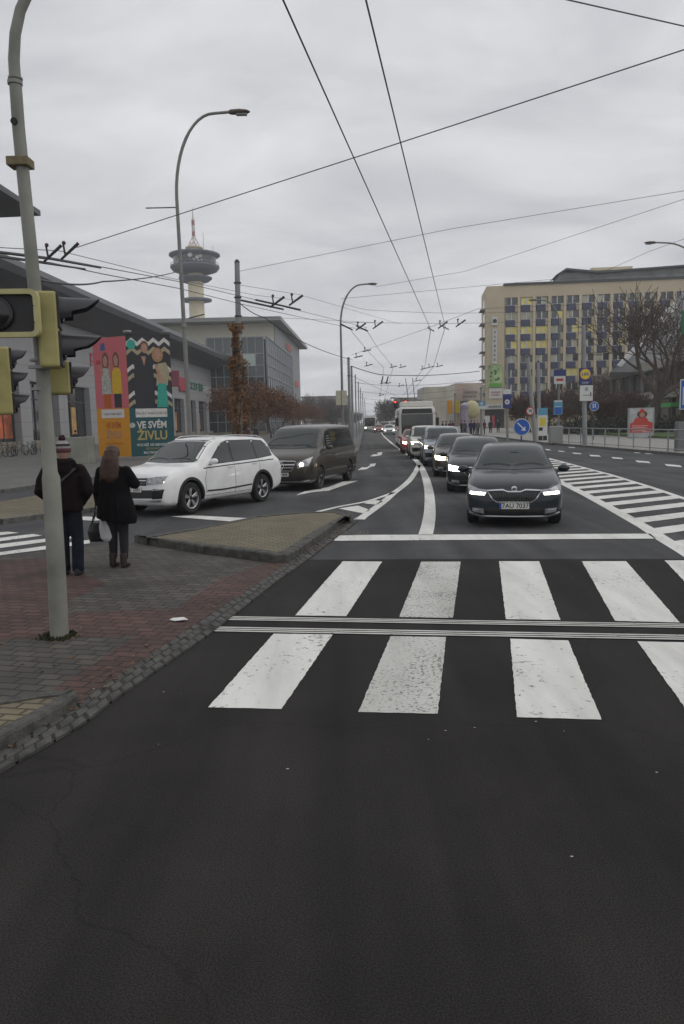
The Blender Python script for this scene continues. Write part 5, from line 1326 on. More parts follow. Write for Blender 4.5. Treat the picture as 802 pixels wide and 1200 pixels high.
# ---- other street lamps
def lamp_at(label, base_px, Y, top_px, tip_px, r0=.1, group=None, lean=(0, 0), **k):
    p = D(base_px[0], base_px[1], Y); t = D(tip_px[0], tip_px[1], Y); tp = D(top_px[0], top_px[1], Y)
    reach = max(.8, abs(t.x - p.x - lean[0]) - 1.1); s = 1 if t.x > p.x else -1
    return lamp_post('street_lamp', label, (p.x, p.y, 0), t.z, (s, 0), reach, r0, r0 * .5, lean=lean, group=group, **k)
l2 = lamp_at('tall grey curved street lamp behind the white suv with a short cross bar', (226, 560), 26, (208, 190), (290, 132), .09, lean=(-.10, 0), collar=(1.2, 5.3), rise=2.6)
p2 = Vector(l2.location)
b = MB(); c = D(209, 243, 26) - p2; b.tube([c, c + Vector((-1.08, 0, 0))], .022, 6); b.build('cross_bar', m_poleg, l2)
b = MB(); c = D(221, 373, 26) - p2; b.tube([c, c + Vector((.55, 0, .12))], .02, 6); b.build('bracket', m_dark, l2)
lamp_at('curved street lamp in the middle distance behind the brown van', (402.5, 520), 59, (400, 370), (441, 333), .12, rise=3.0)
lamp_at('slim curved street lamp standing in front of the hotel, arm to the left', (654.5, 513), 69.7, (653, 380), (621, 352), .11, rise=2.4)
lamp_at('curved street lamp at the right edge of the photo, head reaching in from the right', (815, 520), 47.5, (812, 330), (757, 285), .10, rise=2.0)
# ---- plain poles
def pole(label, base_px, top_px, Y, r=.11, m=m_steel, name='trolley_pole', group=None, cat='pole', bands=()):
    p = D(base_px[0], base_px[1], Y); t = D(top_px[0], top_px[1], Y)
    root = empty(name, (p.x, p.y, 0), 0, label, cat, group)
    MB().tube([(0, 0, 0), (t.x - p.x, 0, t.z)], [r, r * .8], 12).build('shaft', m, root, smooth=40)
    MB().lathe([(r * .8, -.05), (r * .86, 0), (r * .5, .1), (.01, .12)], c=(t.x - p.x, 0, t.z), n=12).build('cap', m_dark, root, smooth=40)
    for f in bands: MB().lathe([(r * .9, -.04), (r * 1.15, -.03), (r * 1.15, .03), (r * .9, .04)], c=((t.x - p.x) * f, 0, t.z * f), n=12).build('band', m_dark, root)
    return root
m_pgrey = mat('light grey trolley pole', (.25, .26, .26), .6, .1, var=.12, scale=2)
leafp = pole('concrete trolley pole overgrown with brown climber between the white suv and the van', (282, 512), (278, 307), 36, .15, m_pgrey, bands=(.90, .83, .74, .66))
LPX, LPY = leafp.location[0], leafp.location[1]
pole('tall grey pole behind the mid-distance lamp, first of the left row', (411, 512), (408.5, 420), 66, .13, m_pgrey, bands=(.8,))
pole('grey trolley pole in the left row beyond the first one', (414, 506), (412, 430), 78, .13, m_pgrey)
for i, (x, Y, y) in enumerate(((418, 92, 440), (421.5, 108, 448), (424, 128, 455), (426.5, 150, 461), (429, 185, 468))):
    pole('thin grey poles receding along the left kerb of the far street', (x, 505), (x - 1.5, y), Y, .085, m_pgrey, group='poles along the left kerb far up the street')
pole('leaning pale concrete pole carrying the round speed limit sign', (628, 512), (618.5, 418), 60, .19, m_conc)
pole('pale concrete pole just right of the leaning one', (632.5, 511), (631, 424), 65, .16, m_conc)
sp_ = pole('square-topped grey pole carrying the round yellow advertising sign', (685.5, 523), (684, 380), 50, .16, m_pgrey)
pole('slim pole carrying the stacked white and blue sign in front of the hotel corner', (595, 510), (594, 418), 65, .11, m_conc)
pole('slim pale pole with a light blue sign at the left hotel corner', (564.5, 506), (564, 455), 78, .13, m_conc)
pole('slim mast beside the orange traffic signals near the shops', (534, 506), (533.5, 462), 80, .12, m_conc)
# ---- signs
m_sblue = mat('sign blue', (.015, .10, .42), .45, var=.05); m_snavy = mat('sign navy', (.02, .03, .16), .45, var=.05); m_swh = mat('sign face white', (.62, .62, .60), .45, var=.04); m_syel = mat('sign yellow', (.65, .52, .03), .45, var=.04); m_lblue = mat('sign light blue', (.10, .30, .45), .45, var=.1); m_sred = mat('sign red ring', (.45, .04, .03), .45, var=.04); m_sbk = mat('sign back grey', (.25, .25, .25), .6)
m_lred = mat('poster red', (.50, .05, .04), .55, var=.06)
def board(label, cat, name, px0, py0, px1, py1, Y, layers, post=None, thick=.05, group=None):
    """flat sign seen face on; layers: (x0,x1,y0,y1 as fractions, material, name)"""
    a, c = D(px0, py1, Y), D(px1, py0, Y); w, h = c.x - a.x, c.z - a.z; cx, cz = (a.x + c.x) / 2, (a.z + c.z) / 2
    bz = 0 if post is not None else cz - h / 2
    root = empty(name, (cx, Y, bz), 0, label, cat, group)
    MB().box((0, 0, cz - bz), (w, thick, h)).build('panel', layers[0], root, bevel=.01)
    for i, (x0, x1, y0, y1, mm, nm) in enumerate(layers[1:]):
        MB().b2((-w / 2 + x0 * w, -thick / 2 - .006 - .003 * i, cz - bz - h / 2 + (1 - y1) * h), (-w / 2 + x1 * w, -thick / 2 + .002, cz - bz - h / 2 + (1 - y0) * h)).build(nm, mm, root)
    if post: MB().tube([(post * w, thick, 0), (post * w, thick, cz + h / 2)], .035, 8).build('post', m_steel, root)
    return root, w, h, cz - bz
def disc(label, px, py, rpx, Y, m_face, ring, name='round_sign', post=True, postr=.035):
    c = D(px, py, Y); r = rpx * Y / F
    root = empty(name, (c.x, Y, 0), 0, label, 'road sign')
    MB().lathe([(r, .02), (r, -.012), (r * .97, -.018)], c=(0, 0, c.z), n=40, axis='y').build('sign_back', m_sbk, root)
    MB().lathe([(r * .985, -.014), (r * .985, -.021)], c=(0, 0, c.z), n=40, axis='y').build('border', ring, root)
    MB().lathe([(r * (.9 if ring is not m_sred else .74), -.018), (r * (.9 if ring is not m_sred else .74), -.025)], c=(0, 0, c.z), n=40, axis='y').build('face', m_face, root)
    if post: MB().tube([(0, .04, 0), (0, .04, c.z + r * .6)], postr, 8).build('post', m_dark, root)
    return root, r, c.z
o, r_, z_ = disc('round blue keep-right sign with a white diagonal arrow behind the leading car', 611.5, 500.5, 10, 34, m_sblue, m_swh)
b = MB(); s = r_ * .9
def ar(pts): return [(x * s, z * s) for x, z in pts]
dg_ = [(-.62, .5), (-.5, .62), (.22, -.1), (.42, .1), (.5, -.5), (-.1, -.42), (.1, -.22)]
b.slab([(x * s, -.03, z_ + z * s) for x, z in dg_], (0, -.005, 0)); b.build('arrow', m_swh, o)
o, r_, z_ = disc('round red-ringed speed sign reading 70 on the leaning pale pole', 621.5, 481.8, 4.9, 59.6, m_swh, m_sred, post=False)
text('sign_text', '70', r_ * .95, frame((0, -.03, z_), (1, 0, 0), (0, 0, 1)), m_ink, o, .003, bold=.01)
o, r_, z_ = disc('round blue footpath sign on its thin post right of the yellow advertising sign', 696.5, 476, 5.4, 60, m_sblue, m_swh)
b = MB(); 
for x in (-.25, .2): b.tube([(x * r_, -.03, z_ - .35 * r_), (x * r_, -.03, z_ + .2 * r_)], .05, 5); b.ball((x * r_, -.03, z_ + .38 * r_), .06, 6)
b.build('pictogram', m_swh, o)
# advertising signs on the 685 pole
o, w, h, z_ = board('navy sign with a yellow disc high on the grey pole right of the hotel lamp', 'advertising sign', 'advertising_sign', 678.5, 431, 693.5, 451, 49.8, [m_snavy])
MB().lathe([(w * .40, -.03), (w * .40, -.04)], c=(0, 0, z_ + h * .13), n=32, axis='y').build('disc', m_syel, o)
MB().lathe([(w * .43, -.025), (w * .43, -.032)], c=(0, 0, z_ + h * .13), n=32, axis='y').build('disc_ring', m_sred, o)
b = text('sign_lettering', 'L', w * .3, frame((-w * .2, -.045, z_ + h * .13), (1, 0, 0), (0, 0, 1)), m_sblue, o, .004, bold=.01); text('sign_lettering', 'DL', w * .3, frame((w * .13, -.045, z_ + h * .13), (1, 0, 0), (0, 0, 1)), m_sblue, o, .004, bold=.01); text('sign_lettering', 'i', w * .32, frame((-w * .06, -.045, z_ + h * .12), (1, 0, 0), (0, 0, 1)), m_sred, o, .004, bold=.01)
text_blocks('sign_lettering', o, frame((0, -.06, z_ - h * .38), (1, 0, 0), (0, 0, 1)) @ Matrix.Scale(.3, 4, (0, 0, 1)), w * .6, h * .1, m_swh, 4, 3)
o, w, h, z_ = board('white sign with small green picture directly below the navy and yellow sign', 'advertising sign', 'advertising_sign', 679.5, 451.5, 695, 470, 49.75, [m_swh, (.38, .62, .12, .35, mat('faded green', (.25, .33, .25), .6), 'picture'), (.25, .75, .6, .66, m_sbk, 'text_line'), (.8, .88, .45, .7, m_ink, 'text_line')])
o, w, h, z_ = board('navy over white sign on the hotel lamp post', 'advertising sign', 'advertising_sign', 649.5, 433, 663, 450, 69.4, [m_swh, (-.05, 1.05, 0, .45, m_snavy, 'upper_panel'), (.18, .82, .62, .80, m_sred, 'text_line')])
o, w, h, z_ = board('small blue and pale sign low on the hotel lamp post', 'sign', 'sign_board', 649, 469, 659.5, 486, 69.3, [m_lblue, (.08, .92, .0, .12, m_swh, 'header'), (.1, .9, .5, .95, m_sblue, 'lower_panel'), (.2, .8, .42, .46, m_swh, 'text_line')])
o, w, h, z_ = board('tall white and blue sign with a white disc on the hotel-corner slim pole', 'sign', 'sign_board', 589.5, 456, 599.5, 478.5, 64.8, [m_snavy, (0, 1, 0, .26, m_swh, 'header')])
MB().lathe([(w * .3, -.03), (w * .3, -.045)], c=(0, 0, z_ - h * .17), n=24, axis='y').build('disc', m_swh, o); MB().b2((-w * .12, -.055, z_ - h * .2), (w * .12, -.045, z_ - h * .14)).build('disc_mark', m_snavy, o)
board('light blue over white sign on the pole at the left hotel corner', 'sign', 'sign_board', 561, 470, 569, 479.5, 77.8, [m_swh, (0, 1, 0, .6, m_lblue, 'upper_panel'), (.3, .6, .15, .45, m_swh, 'mark')])
board('big blue sign with white frame cut by the right edge of the photo', 'road sign', 'direction_sign', 796.5, 444, 830, 480, 30, [m_swh, (.025, .975, .03, .97, m_sblue, 'face'), (.09, .13, .25, .85, m_swh, 'arrow_shaft')], post=.4)
board('dark green sign at the right edge of the photo above the blue one', 'road sign', 'direction_sign', 799, 363, 830, 392, 30, [mat('sign dark green', (.02, .16, .07), .5), (.05, .95, .03, .06, m_swh, 'border_line')], post=.62)
# advertising display in front of the speed sign pole
o, w, h, z_ = board('tall advertising display with a blue top and yellow picture behind the keep-right sign', 'poster stand', 'poster_stand', 630, 474.5, 641.5, 512.5, 62, [m_swh, (0, 1, 0, .22, m_lblue, 'header'), (.2, .8, .3, .55, m_syel, 'picture'), (.1, .5, .6, .7, m_ink, 'figure'), (.05, .48, .86, 1, m_blk, 'base_panel'), (.54, .95, .86, 1, m_blk, 'base_panel')], thick=.3)
o.location.z = .12
# red poster stand at the lawn
o, w, h, z_ = board('poster stand with red lower half and a woman in a red hat by the lawn', 'poster stand', 'poster_stand', 735.5, 477.5, 767, 514, 62, [mat('poster frame grey', (.3, .31, .31), .5, .3), (.06, .94, .03, .97, mat('poster pale grey', (.42, .43, .43), .6, var=.25, scale=1.5), 'poster_sheet')], thick=.18)
zb_ = z_; 
b = MB(); b.slab([(x * w / 2, -.115, zb_ + z * h / 2) for x, z in ((-.86, -.62), (.86, -.62), (.86, .02), (.55, .10), (.38, .36), (.1, .42), (-.2, .40), (-.5, .30), (-.62, .05), (-.86, -.02))], (0, -.006, 0)); b.build('red_jacket', m_lred, o)
b = MB(); b.slab([(.02 * w + .20 * w * math.cos(a), -.127, zb_ + .29 * h + .115 * h * math.sin(a)) for a in [2 * PI * i / 16 for i in range(16)]], (0, -.005, 0)); b.build('brown_hair', mat('hair brown print', (.09, .05, .035), .7), o)
b = MB(); b.slab([(.02 * w + .10 * w * math.cos(a), -.135, zb_ + .27 * h + .075 * h * math.sin(a)) for a in [2 * PI * i / 16 for i in range(16)]], (0, -.004, 0)); b.build('face_print', mat('skin print', (.42, .24, .17), .7), o)
b = MB(); b.slab([(x * w / 2, -.145, zb_ + z * h / 2) for x, z in ((-.2, .68), (.26, .68), (.2, .86), (.03, .96), (-.14, .86))], (0, -.005, 0)); b.build('red_hat', m_lred, o)
for k_ in range(4): MB().b2((-w * .36, -.13, zb_ - h * (.10 + .055 * k_)), (w * (.25 - .07 * (k_ % 2)), -.1225, zb_ - h * (.075 + .055 * k_))).build('poster_text', mat('print white pink', (.6, .35, .33), .6), o)
MB().b2((w * .05, -.13, zb_ - h * .30), (w * .33, -.1225, zb_ - h * .27)).build('poster_text', mat('print white pink', (.6, .35, .33), .6), o)
MB().b2((-w * .40, -.2, 0), (w * .40, .2, z_ - h / 2 + .02)).build('plinth', mat('plinth grey', (.12, .12, .11), .8), o)
# cream box on the mid lamp
board('cream cabinet panels hung on the mid-distance lamp post beside the van', 'sign', 'back_of_sign', 394, 457.5, 406.5, 475, 58.7, [mat('cream sign back', (.50, .47, .36), .6), (.45, .55, 0, 1, m_poleg, 'rib')])
# pair of banners ------------------------------------------------
YB = 44.0
def banner(name, label, P0, P1, z0, z1, base_m):
    """P0,P1: ground end points (left to right as seen)"""
    P0, P1 = Vector((P0[0], P0[1], 0)), Vector((P1[0], P1[1], 0)); W_ = (P1 - P0).length
    root = empty(name, tuple(P0), math.atan2((P1 - P0).y, (P1 - P0).x), label, 'banner')
    MB().b2((0, 0, z0), (W_, .10, z1)).build('cloth', base_m, root)
    return root, W_
pA, pC, pB = D(117, 540, YB + .6), D(155, 540, YB - .3), D(206, 540, YB + .3)
zt = D(160, 392, YB).z; z0 = .25; zm = D(160, 478, YB).z
o_or = mat('banner orange', (.62, .27, .012), .6, var=.05); o_pk = mat('banner pink', (.55, .13, .15), .6, var=.05); o_te = mat('banner teal', (.008, .075, .085), .6, var=.05)
def rect(root, nm, x0, z0_, x1, z1_, m_, lift): return MB().b2((x0, -lift - .006, z0_), (x1, -lift, z1_)).build(nm, m_, root)
def blob(root, nm, pts, m_, lift): return MB().slab([(x, -lift, z) for x, z in pts], (0, -.006, 0)).build(nm, m_, root)
def ell(cx, cz, rx, rz_, n=14): return [(cx + rx * math.cos(2 * PI * i / n), cz + rz_ * math.sin(2 * PI * i / n)) for i in range(n)]
m_skin_p = mat('skin print', (.42, .24, .17), .7); m_dkp = mat('dark print', (.025, .025, .03), .6); m_whp = mat('white print', (.62, .6, .56), .6); m_tanp = mat('tan print', (.38, .32, .2), .6); m_brp = mat('brown print', (.16, .07, .04), .6); m_tlp = mat('turquoise print', (.03, .33, .26), .6); m_yep = mat('yellow print', (.62, .4, .02), .6); m_greyp = mat('grey print', (.40, .40, .36), .6, var=.3, scale=6); m_blp = mat('blue print', (.06, .1, .25), .6); m_gold = mat('gold print', (.42, .33, .12), .6); m_dor = mat('deep orange print', (.45, .10, .01), .6)
r1, W_ = banner('banner', 'tall pink and orange banner with two children, left half of the pair behind the woman', pA.xy, pC.xy, z0, zt - .1, o_or)
rect(r1, 'pink_field', 0.01, zm, W_ - .01, zt - .1, o_pk, .002)
Wd = W_; U = lambda f: f * Wd; V_ = lambda f: zm + f * (zt - zm)
blob(r1, 'logo', [(U(.22), V_(.8)), (U(.38), V_(.8)), (U(.36), V_(.9)), (U(.25), V_(.9))], m_blp, .01)
for (cx, dress, leg, hair) in ((.36, m_greyp, m_dor, m_brp), (.68, m_yep, m_dkp, m_brp)):
    blob(r1, 'printed_trousers', [(U(cx - .1), V_(0.01)), (U(cx + .11), V_(0.01)), (U(cx + .12), V_(.3)), (U(cx - .11), V_(.3))], leg, .010)
    blob(r1, 'printed_dress', [(U(cx - .15), V_(.2)), (U(cx + .15), V_(.2)), (U(cx + .13), V_(.52)), (U(cx + .04), V_(.56)), (U(cx - .06), V_(.56)), (U(cx - .13), V_(.5))], dress, .017)
    blob(r1, 'printed_hair', ell(U(cx), V_(.655), U(.1), V_(.12) - V_(0)), hair, .012)
    blob(r1, 'printed_face', ell(U(cx), V_(.65), U(.065), V_(.075) - V_(0)), m_skin_p, .020)
blob(r1, 'printed_arm', [(U(.14), V_(.60)), (U(.2), V_(.62)), (U(.30), V_(.5)), (U(.26), V_(.45))], m_skin_p, .023)
blob(r1, 'printed_flower', ell(U(.15), V_(.64), U(.07), .14), m_sr, .026)
blob(r1, 'printed_arm', [(U(.48), V_(.66)), (U(.53), V_(.66)), (U(.5), V_(.42)), (U(.45), V_(.42))], m_skin_p, .023)
rect(r1, 'white_label', U(.15), zm - .55, U(.85), zm - .05, m_whp, .008)
text('label_text', 'PALÁC PARDUBICE', .17, frame((U(.5), -.016, zm - .33), (1, 0, 0), (0, 0, 1)), m_dkp, r1, .002, sx=.85)
text('slogan', 'VE SVÉM', .46, frame((U(.5), -.01, zm - .98), (1, 0, 0), (0, 0, 1)), m_dor, r1, .003, bold=.012, sx=.62)
text('slogan', 'ŽIVLU', .6, frame((U(.5), -.01, zm - 1.55), (1, 0, 0), (0, 0, 1)), mat('mauve print', (.38, .2, .15), .6), r1, .003, bold=.014, sx=.66)
for k_, s_ in enumerate(('VÍCE NEŽ 100 OBCHODŮ', 'RESTAURACE', 'MULTIKINO')): text('small_print', s_, .16, frame((U(.5), -.01, zm - 2.05 - .24 * k_), (1, 0, 0), (0, 0, 1)), m_dor, r1, .002, sx=.7)
r2_, W_ = banner('banner', 'tall teal banner with a zigzag pattern and two women, right half of the pair', pC.xy, pB.xy, z0, zt, o_te)
Wd = W_; U = lambda f: f * Wd; V_ = lambda f: zm + f * (zt - zm)
rect(r2_, 'pattern_field', 0.01, zm, W_ - .01, zt, m_dkp, .002)
for k_ in range(9):        # zigzag bands
    zc = V_(.02 + k_ * .12); mm = (m_tanp, m_whp, m_dkp)[k_ % 3]
    if mm is m_dkp: continue
    pts = []; top_ = []
    for i in range(9):
        x = U(i / 8 * .985 + .006); dz = .16 if i % 2 else -.10
        z = zc + dz; pts.append((x, min(z, zt - .02))); top_.append((x, min(z + .24, zt - .005)))
    q = MB()
    for i in range(8): q.slab([(pts[i][0], -.01 - .001 * k_, max(pts[i][1], zm + .01)), (pts[i + 1][0], -.01 - .001 * k_, max(pts[i + 1][1], zm + .01)), (top_[i + 1][0], -.01 - .001 * k_, top_[i + 1][1]), (top_[i][0], -.01 - .001 * k_, top_[i][1])], (0, -.004, 0))
    q.build('zigzag_band', mm, r2_)
blob(r2_, 'turquoise_corner', ell(U(.12), V_(.86), U(.1), .28), m_tlp, .026)
blob(r2_, 'printed_coat', [(U(.16), V_(.0) + .01), (U(.60), V_(.0) + .01), (U(.60), V_(.4)), (U(.58), V_(.62)), (U(.46), V_(.70)), (U(.3), V_(.70)), (U(.17), V_(.62)), (U(.14), V_(.3))], m_dkp, .030)
blob(r2_, 'printed_neck', [(U(.33), V_(.70)), (U(.44), V_(.70)), (U(.39), V_(.57))], m_skin_p, .038)
blob(r2_, 'printed_hair', ell(U(.41), V_(.83), U(.095), .34), m_brp, .036); blob(r2_, 'printed_face', ell(U(.41), V_(.81), U(.07), .28), m_skin_p, .044)
blob(r2_, 'printed_top', [(U(.64), V_(.3)), (U(.90), V_(.3)), (U(.96), V_(.5)), (U(.88), V_(.62)), (U(.70), V_(.6))], m_tanp, .034)
blob(r2_, 'printed_skirt', [(U(.64), V_(.0) + .01), (U(.90), V_(.0) + .01), (U(.87), V_(.33)), (U(.68), V_(.33))], m_tlp, .041)
blob(r2_, 'printed_hair', ell(U(.70), V_(.72), U(.13), .42), mat('fair hair print', (.36, .2, .1), .7), .037); blob(r2_, 'printed_face', ell(U(.71), V_(.73), U(.07), .28), m_skin_p, .046)
blob(r2_, 'printed_arm', [(U(.62), V_(.58)), (U(.68), V_(.6)), (U(.80), V_(.36)), (U(.74), V_(.32))], m_skin_p, .049)
rect(r2_, 'white_label', U(.14), zm - .55, U(.86), zm - .05, m_whp, .008)
text('label_text', 'PALÁC PARDUBICE', .2, frame((U(.5), -.016, zm - .33), (1, 0, 0), (0, 0, 1)), m_dkp, r2_, .002)
text('slogan', 'VE SVÉM', .55, frame((U(.5), -.01, zm - 1.0), (1, 0, 0), (0, 0, 1)), m_whp, r2_, .003, bold=.016, sx=.82)
text('slogan', 'ŽIVLU', .72, frame((U(.5), -.01, zm - 1.62), (1, 0, 0), (0, 0, 1)), m_gold, r2_, .003, bold=.018, sx=.88)
text('small_print', 'VÍCE NEŽ 100 OBCHODŮ', .2, frame((U(.5), -.01, zm - 2.15), (1, 0, 0), (0, 0, 1)), m_whp, r2_, .002, bold=.004, sx=.8)
text('small_print', 'RESTAURACE', .17, frame((U(.5), -.01, zm - 2.37), (1, 0, 0), (0, 0, 1)), m_gold, r2_, .002, sx=.8)
text('small_print', 'MULTIKINO', .2, frame((U(.45), -.01, zm - 2.6), (1, 0, 0), (0, 0, 1)), m_whp, r2_, .002, bold=.004, sx=.8)
text('small_print', 'FITNESS', .17, frame((U(.45), -.01, zm - 2.82), (1, 0, 0), (0, 0, 1)), m_gold, r2_, .002, sx=.8)
text('small_print', 'palacpardubice.cz', .16, frame((U(.48), -.01, zm - 3.3), (1, 0, 0), (0, 0, 1)), m_whp, r2_, .002)
b = MB(); b.tube([(U(.88) + .2 * math.cos(a), -.012, zm - 2.62 + .2 * math.sin(a)) for a in [2 * PI * i / 20 for i in range(21)]], .016, 4); b.tube([(U(.88), -.012, zm - 2.48), (U(.88), -.012, zm - 2.62), (U(.88) + .1, -.012, zm - 2.68)], .014, 4); b.build('clock_mark', m_whp, r2_)
b = MB(); b.slab([(x, -.012, z) for x, z in ell(U(.05), zm - 1.0, .17, .17, 8)], (0, -.006, 0)); b.build('leaf_mark', m_greyp, r2_)
for xx in (.12, W_ - .15):
    b = MB(); b.tube([(xx, .05, zt - .1), (xx, .05, zt + .12)], .03, 6); b.lathe([(.22, -.05), (.25, 0), (.22, .08), (.01, .10)], c=(xx, .0, zt + .12), n=12); b.build('spot_lamp', m_sbk, r2_, smooth=40)
# concrete block wall and bin on the plaza
a_, c_ = D(62, 545, 40), D(102, 512, 40)
o = MB().b2((a_.x, 40, .08), (c_.x, 41.2, c_.z)).build('concrete_block', mat('greenish concrete', (.23, .235, .195), .85, var=.15, scale=1.2), bevel=.02); tag(o, 'square pale concrete block on the plaza behind the man in the bobble hat', 'concrete block')
p = D(106, 520, 62); o = empty('litter_bin', (p.x, 62, .09), 0, 'dark litter bin beside the concrete block', 'bin'); MB().b2((-.3, -.3, 0), (.3, .3, 1.1)).build('body', m_dark, o, bevel=.04); MB().b2((-.34, -.34, 1.1), (.34, .34, 1.2)).build('lid', m_sbk, o, bevel=.03)
for i in range(8):
    p = D(118 + 24 * i, 505, 66 + i * 9); o = MB().b2((p.x, p.y, .08), (p.x + 2.5 + .2 * i, p.y + .8, .8)).build('planter_box', mat('sandstone box', (.22, .195, .14), .85), bevel=.03); tag(o, 'low sandstone planter boxes along the front of the mall', 'planter', 'low planters along the mall front')
# ---- railing beside the far kerb on the right
rp = []
def rail_panel(x0, y0, x1, y1, i):
    o = empty('railing_panel', (x0, y0, .12), math.atan2(y1 - y0, x1 - x0), 'plain grey tube railing panels along the kerb on the right', 'railing', 'railing panels along the right kerb')
    L = math.hypot(x1 - x0, y1 - y0)
    MB().tube([(0, 0, 0), (0, 0, 1.1)], .04, 8).build('post', m_steel, o, smooth=40)
    b = MB().tube([(0, 0, 1.08), (L, 0, 1.08)], .032, 8).build('top_rail', m_steel, o, smooth=40)
    MB().tube([(0, 0, .62), (L, 0, .62)], .02, 8).build('mid_rail', m_steel, o, smooth=40)
    MB().tube([(0, 0, .12), (L, 0, .12)], .025, 8).build('bottom_rail', m_steel, o, smooth=40)
y = 24.0; i = 0
while y < 54:
    x0, x1 = kr(y) + .45, kr(y + 2) + .45
    rail_panel(x0, y, x1, y + 2, i); y += 2.05; i += 1
p = D(652, 520, 54); o = MB().b2((p.x - .45, 54, .1), (p.x + .5, 54.5, 1.35)).build('concrete_bollard', m_conc, bevel=.06); tag(o, 'squat pale concrete block at the far end of the railing', 'concrete block')
p = D(797, 500, 38.0); o = MB().b2((p.x - .1, 38, .1), (p.x + .5, 38.4, 1.6)).build('control_cabinet', mat('cabinet grey', (.16, .17, .17), .5), bevel=.03); tag(o, 'dark grey control cabinet standing behind the railing at the right edge', 'cabinet')
# far signals
def small_signal(label, px, py, Y, col, lit, s=1.0, n=3, yaw=0):
    c = D(px, py, Y); o = signal_head(label, (c.x, c.y, c.z), yaw, n, w=.34 * s, h=.32 * s, dep=.2, mh=col, visor=.1, lit=lit); return o
m_org = mat('orange signal housing', (.60, .27, .02), .5)
small_signal('bright orange three-lamp signal above the people near the shops, left one', 527.5, 477, 79, m_org, None, 1.45, yaw=PI)
small_signal('yellow-orange signal right of the slim mast near the shops', 537, 477, 78.6, mat('yellow signal housing', (.5, .38, .03), .5), None, 1.3, yaw=PI - .5)
small_signal('distant signal showing red, left one above the trolleybus', 463.5, 474, 100, m_blk, 0, 1.0)
small_signal('distant signal showing red at the left end of the trolleybus roof', 475.5, 473.5, 100, m_blk, 0, 1.0)
o = lamp_post('signal_gantry', 'thin curved gantry arm holding the two red signals', tuple(D(500, 503, 100.4).xy) + (0,), D(470, 469, 100.4).z + .3, (-1, 0), 3.6, .1, .06, rise=1.0); o['category'] = 'gantry'
# ================================================================== OVERHEAD WIRES
m_wire = mat('wire black', (.03, .03, .032), .6)
m_wire2 = mat('wire grey', (.09, .09, .095), .6)
def wire(label, pts, r=.012, sag=0.0, m=m_wire, name='overhead_wire', cat='wire', group=None, n=14):
    """pts: list of (px, py, Y)"""
    P = [D(*p) if not isinstance(p, Vector) else p for p in pts]
    out = []
    for a, b in zip(P, P[1:]):
        for i in range(n):
            t = i / n; q = a.lerp(b, t); q.z -= sag * 4 * t * (1 - t); out.append(q)
    out.append(P[-1])
    o = empty(name, tuple(out[0]), 0, label, cat, group); bpy.data.objects.remove(o)
    c = out[len(out) // 2].copy()
    b = MB().tube([q - c for q in out], r, 5); ob = b.build(name, m, smooth=60); ob.location = c
    return tag(ob, label, cat, group)
def ext(a, b, k): return a + (a - b) * k
# two contact wires of our own lane, running to a pair of crossings at (503,385)
A = D(332, 0, 7.2); B_ = D(505, 386, 34); wire('left one of the two long trolley wires coming down from the top of the photo', [ext(A, B_, .35), A, B_], .009)
A2 = D(429, 0, 7.2); B2_ = D(522, 383, 34); wire('right one of the two long trolley wires coming down from the top of the photo', [ext(A2, B2_, .35), A2, B2_], .009)
wire('left trolley wire continuing from the fitting towards the far street', [B_, D(498, 430, 60)], .014, m=m_wire2)
wire('right trolley wire continuing from the fitting towards the far street', [B2_, D(508, 430, 60)], .014, m=m_wire2)
# long span wires
wire('long span wire crossing the whole sky from upper right to the junction on the left', [(90, 290, 17), (430, 180, 13), (830, 49, 10.2)], .009, m=m_wire2)
wire('short wire cutting the top right corner of the sky', [(640, -6, 9), (830, 37, 10)], .008, m=m_wire2)
wire('thin wire from the climber-covered pole to the right edge, upper one', [(280, 318, 36), (530, 268, 33), (830, 219, 30)], .010, m=m_wire2)
wire('thin wire rising from the hotel corner to the right edge, lower one', [(440, 336, 48), (545, 318, 44), (830, 224, 30)], .010, m=m_wire2)
wire('thin wire crossing the hotel front to the right edge', [(400, 350, 45), (640, 328, 45), (830, 318, 45)], .010, m=m_wire2)
wire('thin wire passing the hotel roof and lamp head at the right', [(700, 322, 44), (760, 295, 40), (830, 270, 36)], .010, m=m_wire2)
# double contact wires bending in from the left
wire('upper trolley wire of the pair bending in from the left edge', [(-20, 292, 15), (60, 302, 18), (120, 313, 22), (210, 330, 28), (290, 349, 36), (395, 375, 52), (430, 384, 58)], .013)
wire('lower trolley wire of the pair bending in from the left edge', [(-20, 296.5, 14.5), (60, 308, 17.5), (120, 321, 21.5), (210, 338, 27.5), (290, 358, 35.5), (395, 381, 51.5), (424, 386, 57)], .013)
wire('third thin wire just above the pair on the left', [(-20, 289, 15), (70, 294, 18), (200, 326, 26), (300, 346, 36), (350, 352, 41)], .009, m=m_wire2)
wire('thick black cable from the left pole to the tall curved lamp', [(45, 328, 8.2), (120, 330, 14), (205, 319, 26)], .014, sag=.05)
wire('black feeder cable from the climber-covered pole down to the street', [(281, 355, 36), (310, 372, 37), (360, 403, 45), (412, 421, 66)], .022, sag=.1)
wire('thick black cable hanging across the far street to the hotel corner', [(412, 429, 66), (445, 439, 68), (500, 440, 72), (562, 435, 78)], .034, sag=.05)
wire('upper support wire across the far street at the lamp arms', [(404, 356, 59), (430, 363, 60), (530, 367, 60), (653, 364, 68)], .014, sag=.04, m=m_wire2)
wire('second support wire with insulators across the street', [(402, 378, 58), (530, 379, 58), (653, 377, 68)], .014, m=m_wire2)
wire('thin wire sloping up from the left pole row to the right', [(412, 416, 66), (500, 385, 50), (560, 362, 48), (683, 357, 50)], .012, m=m_wire2)
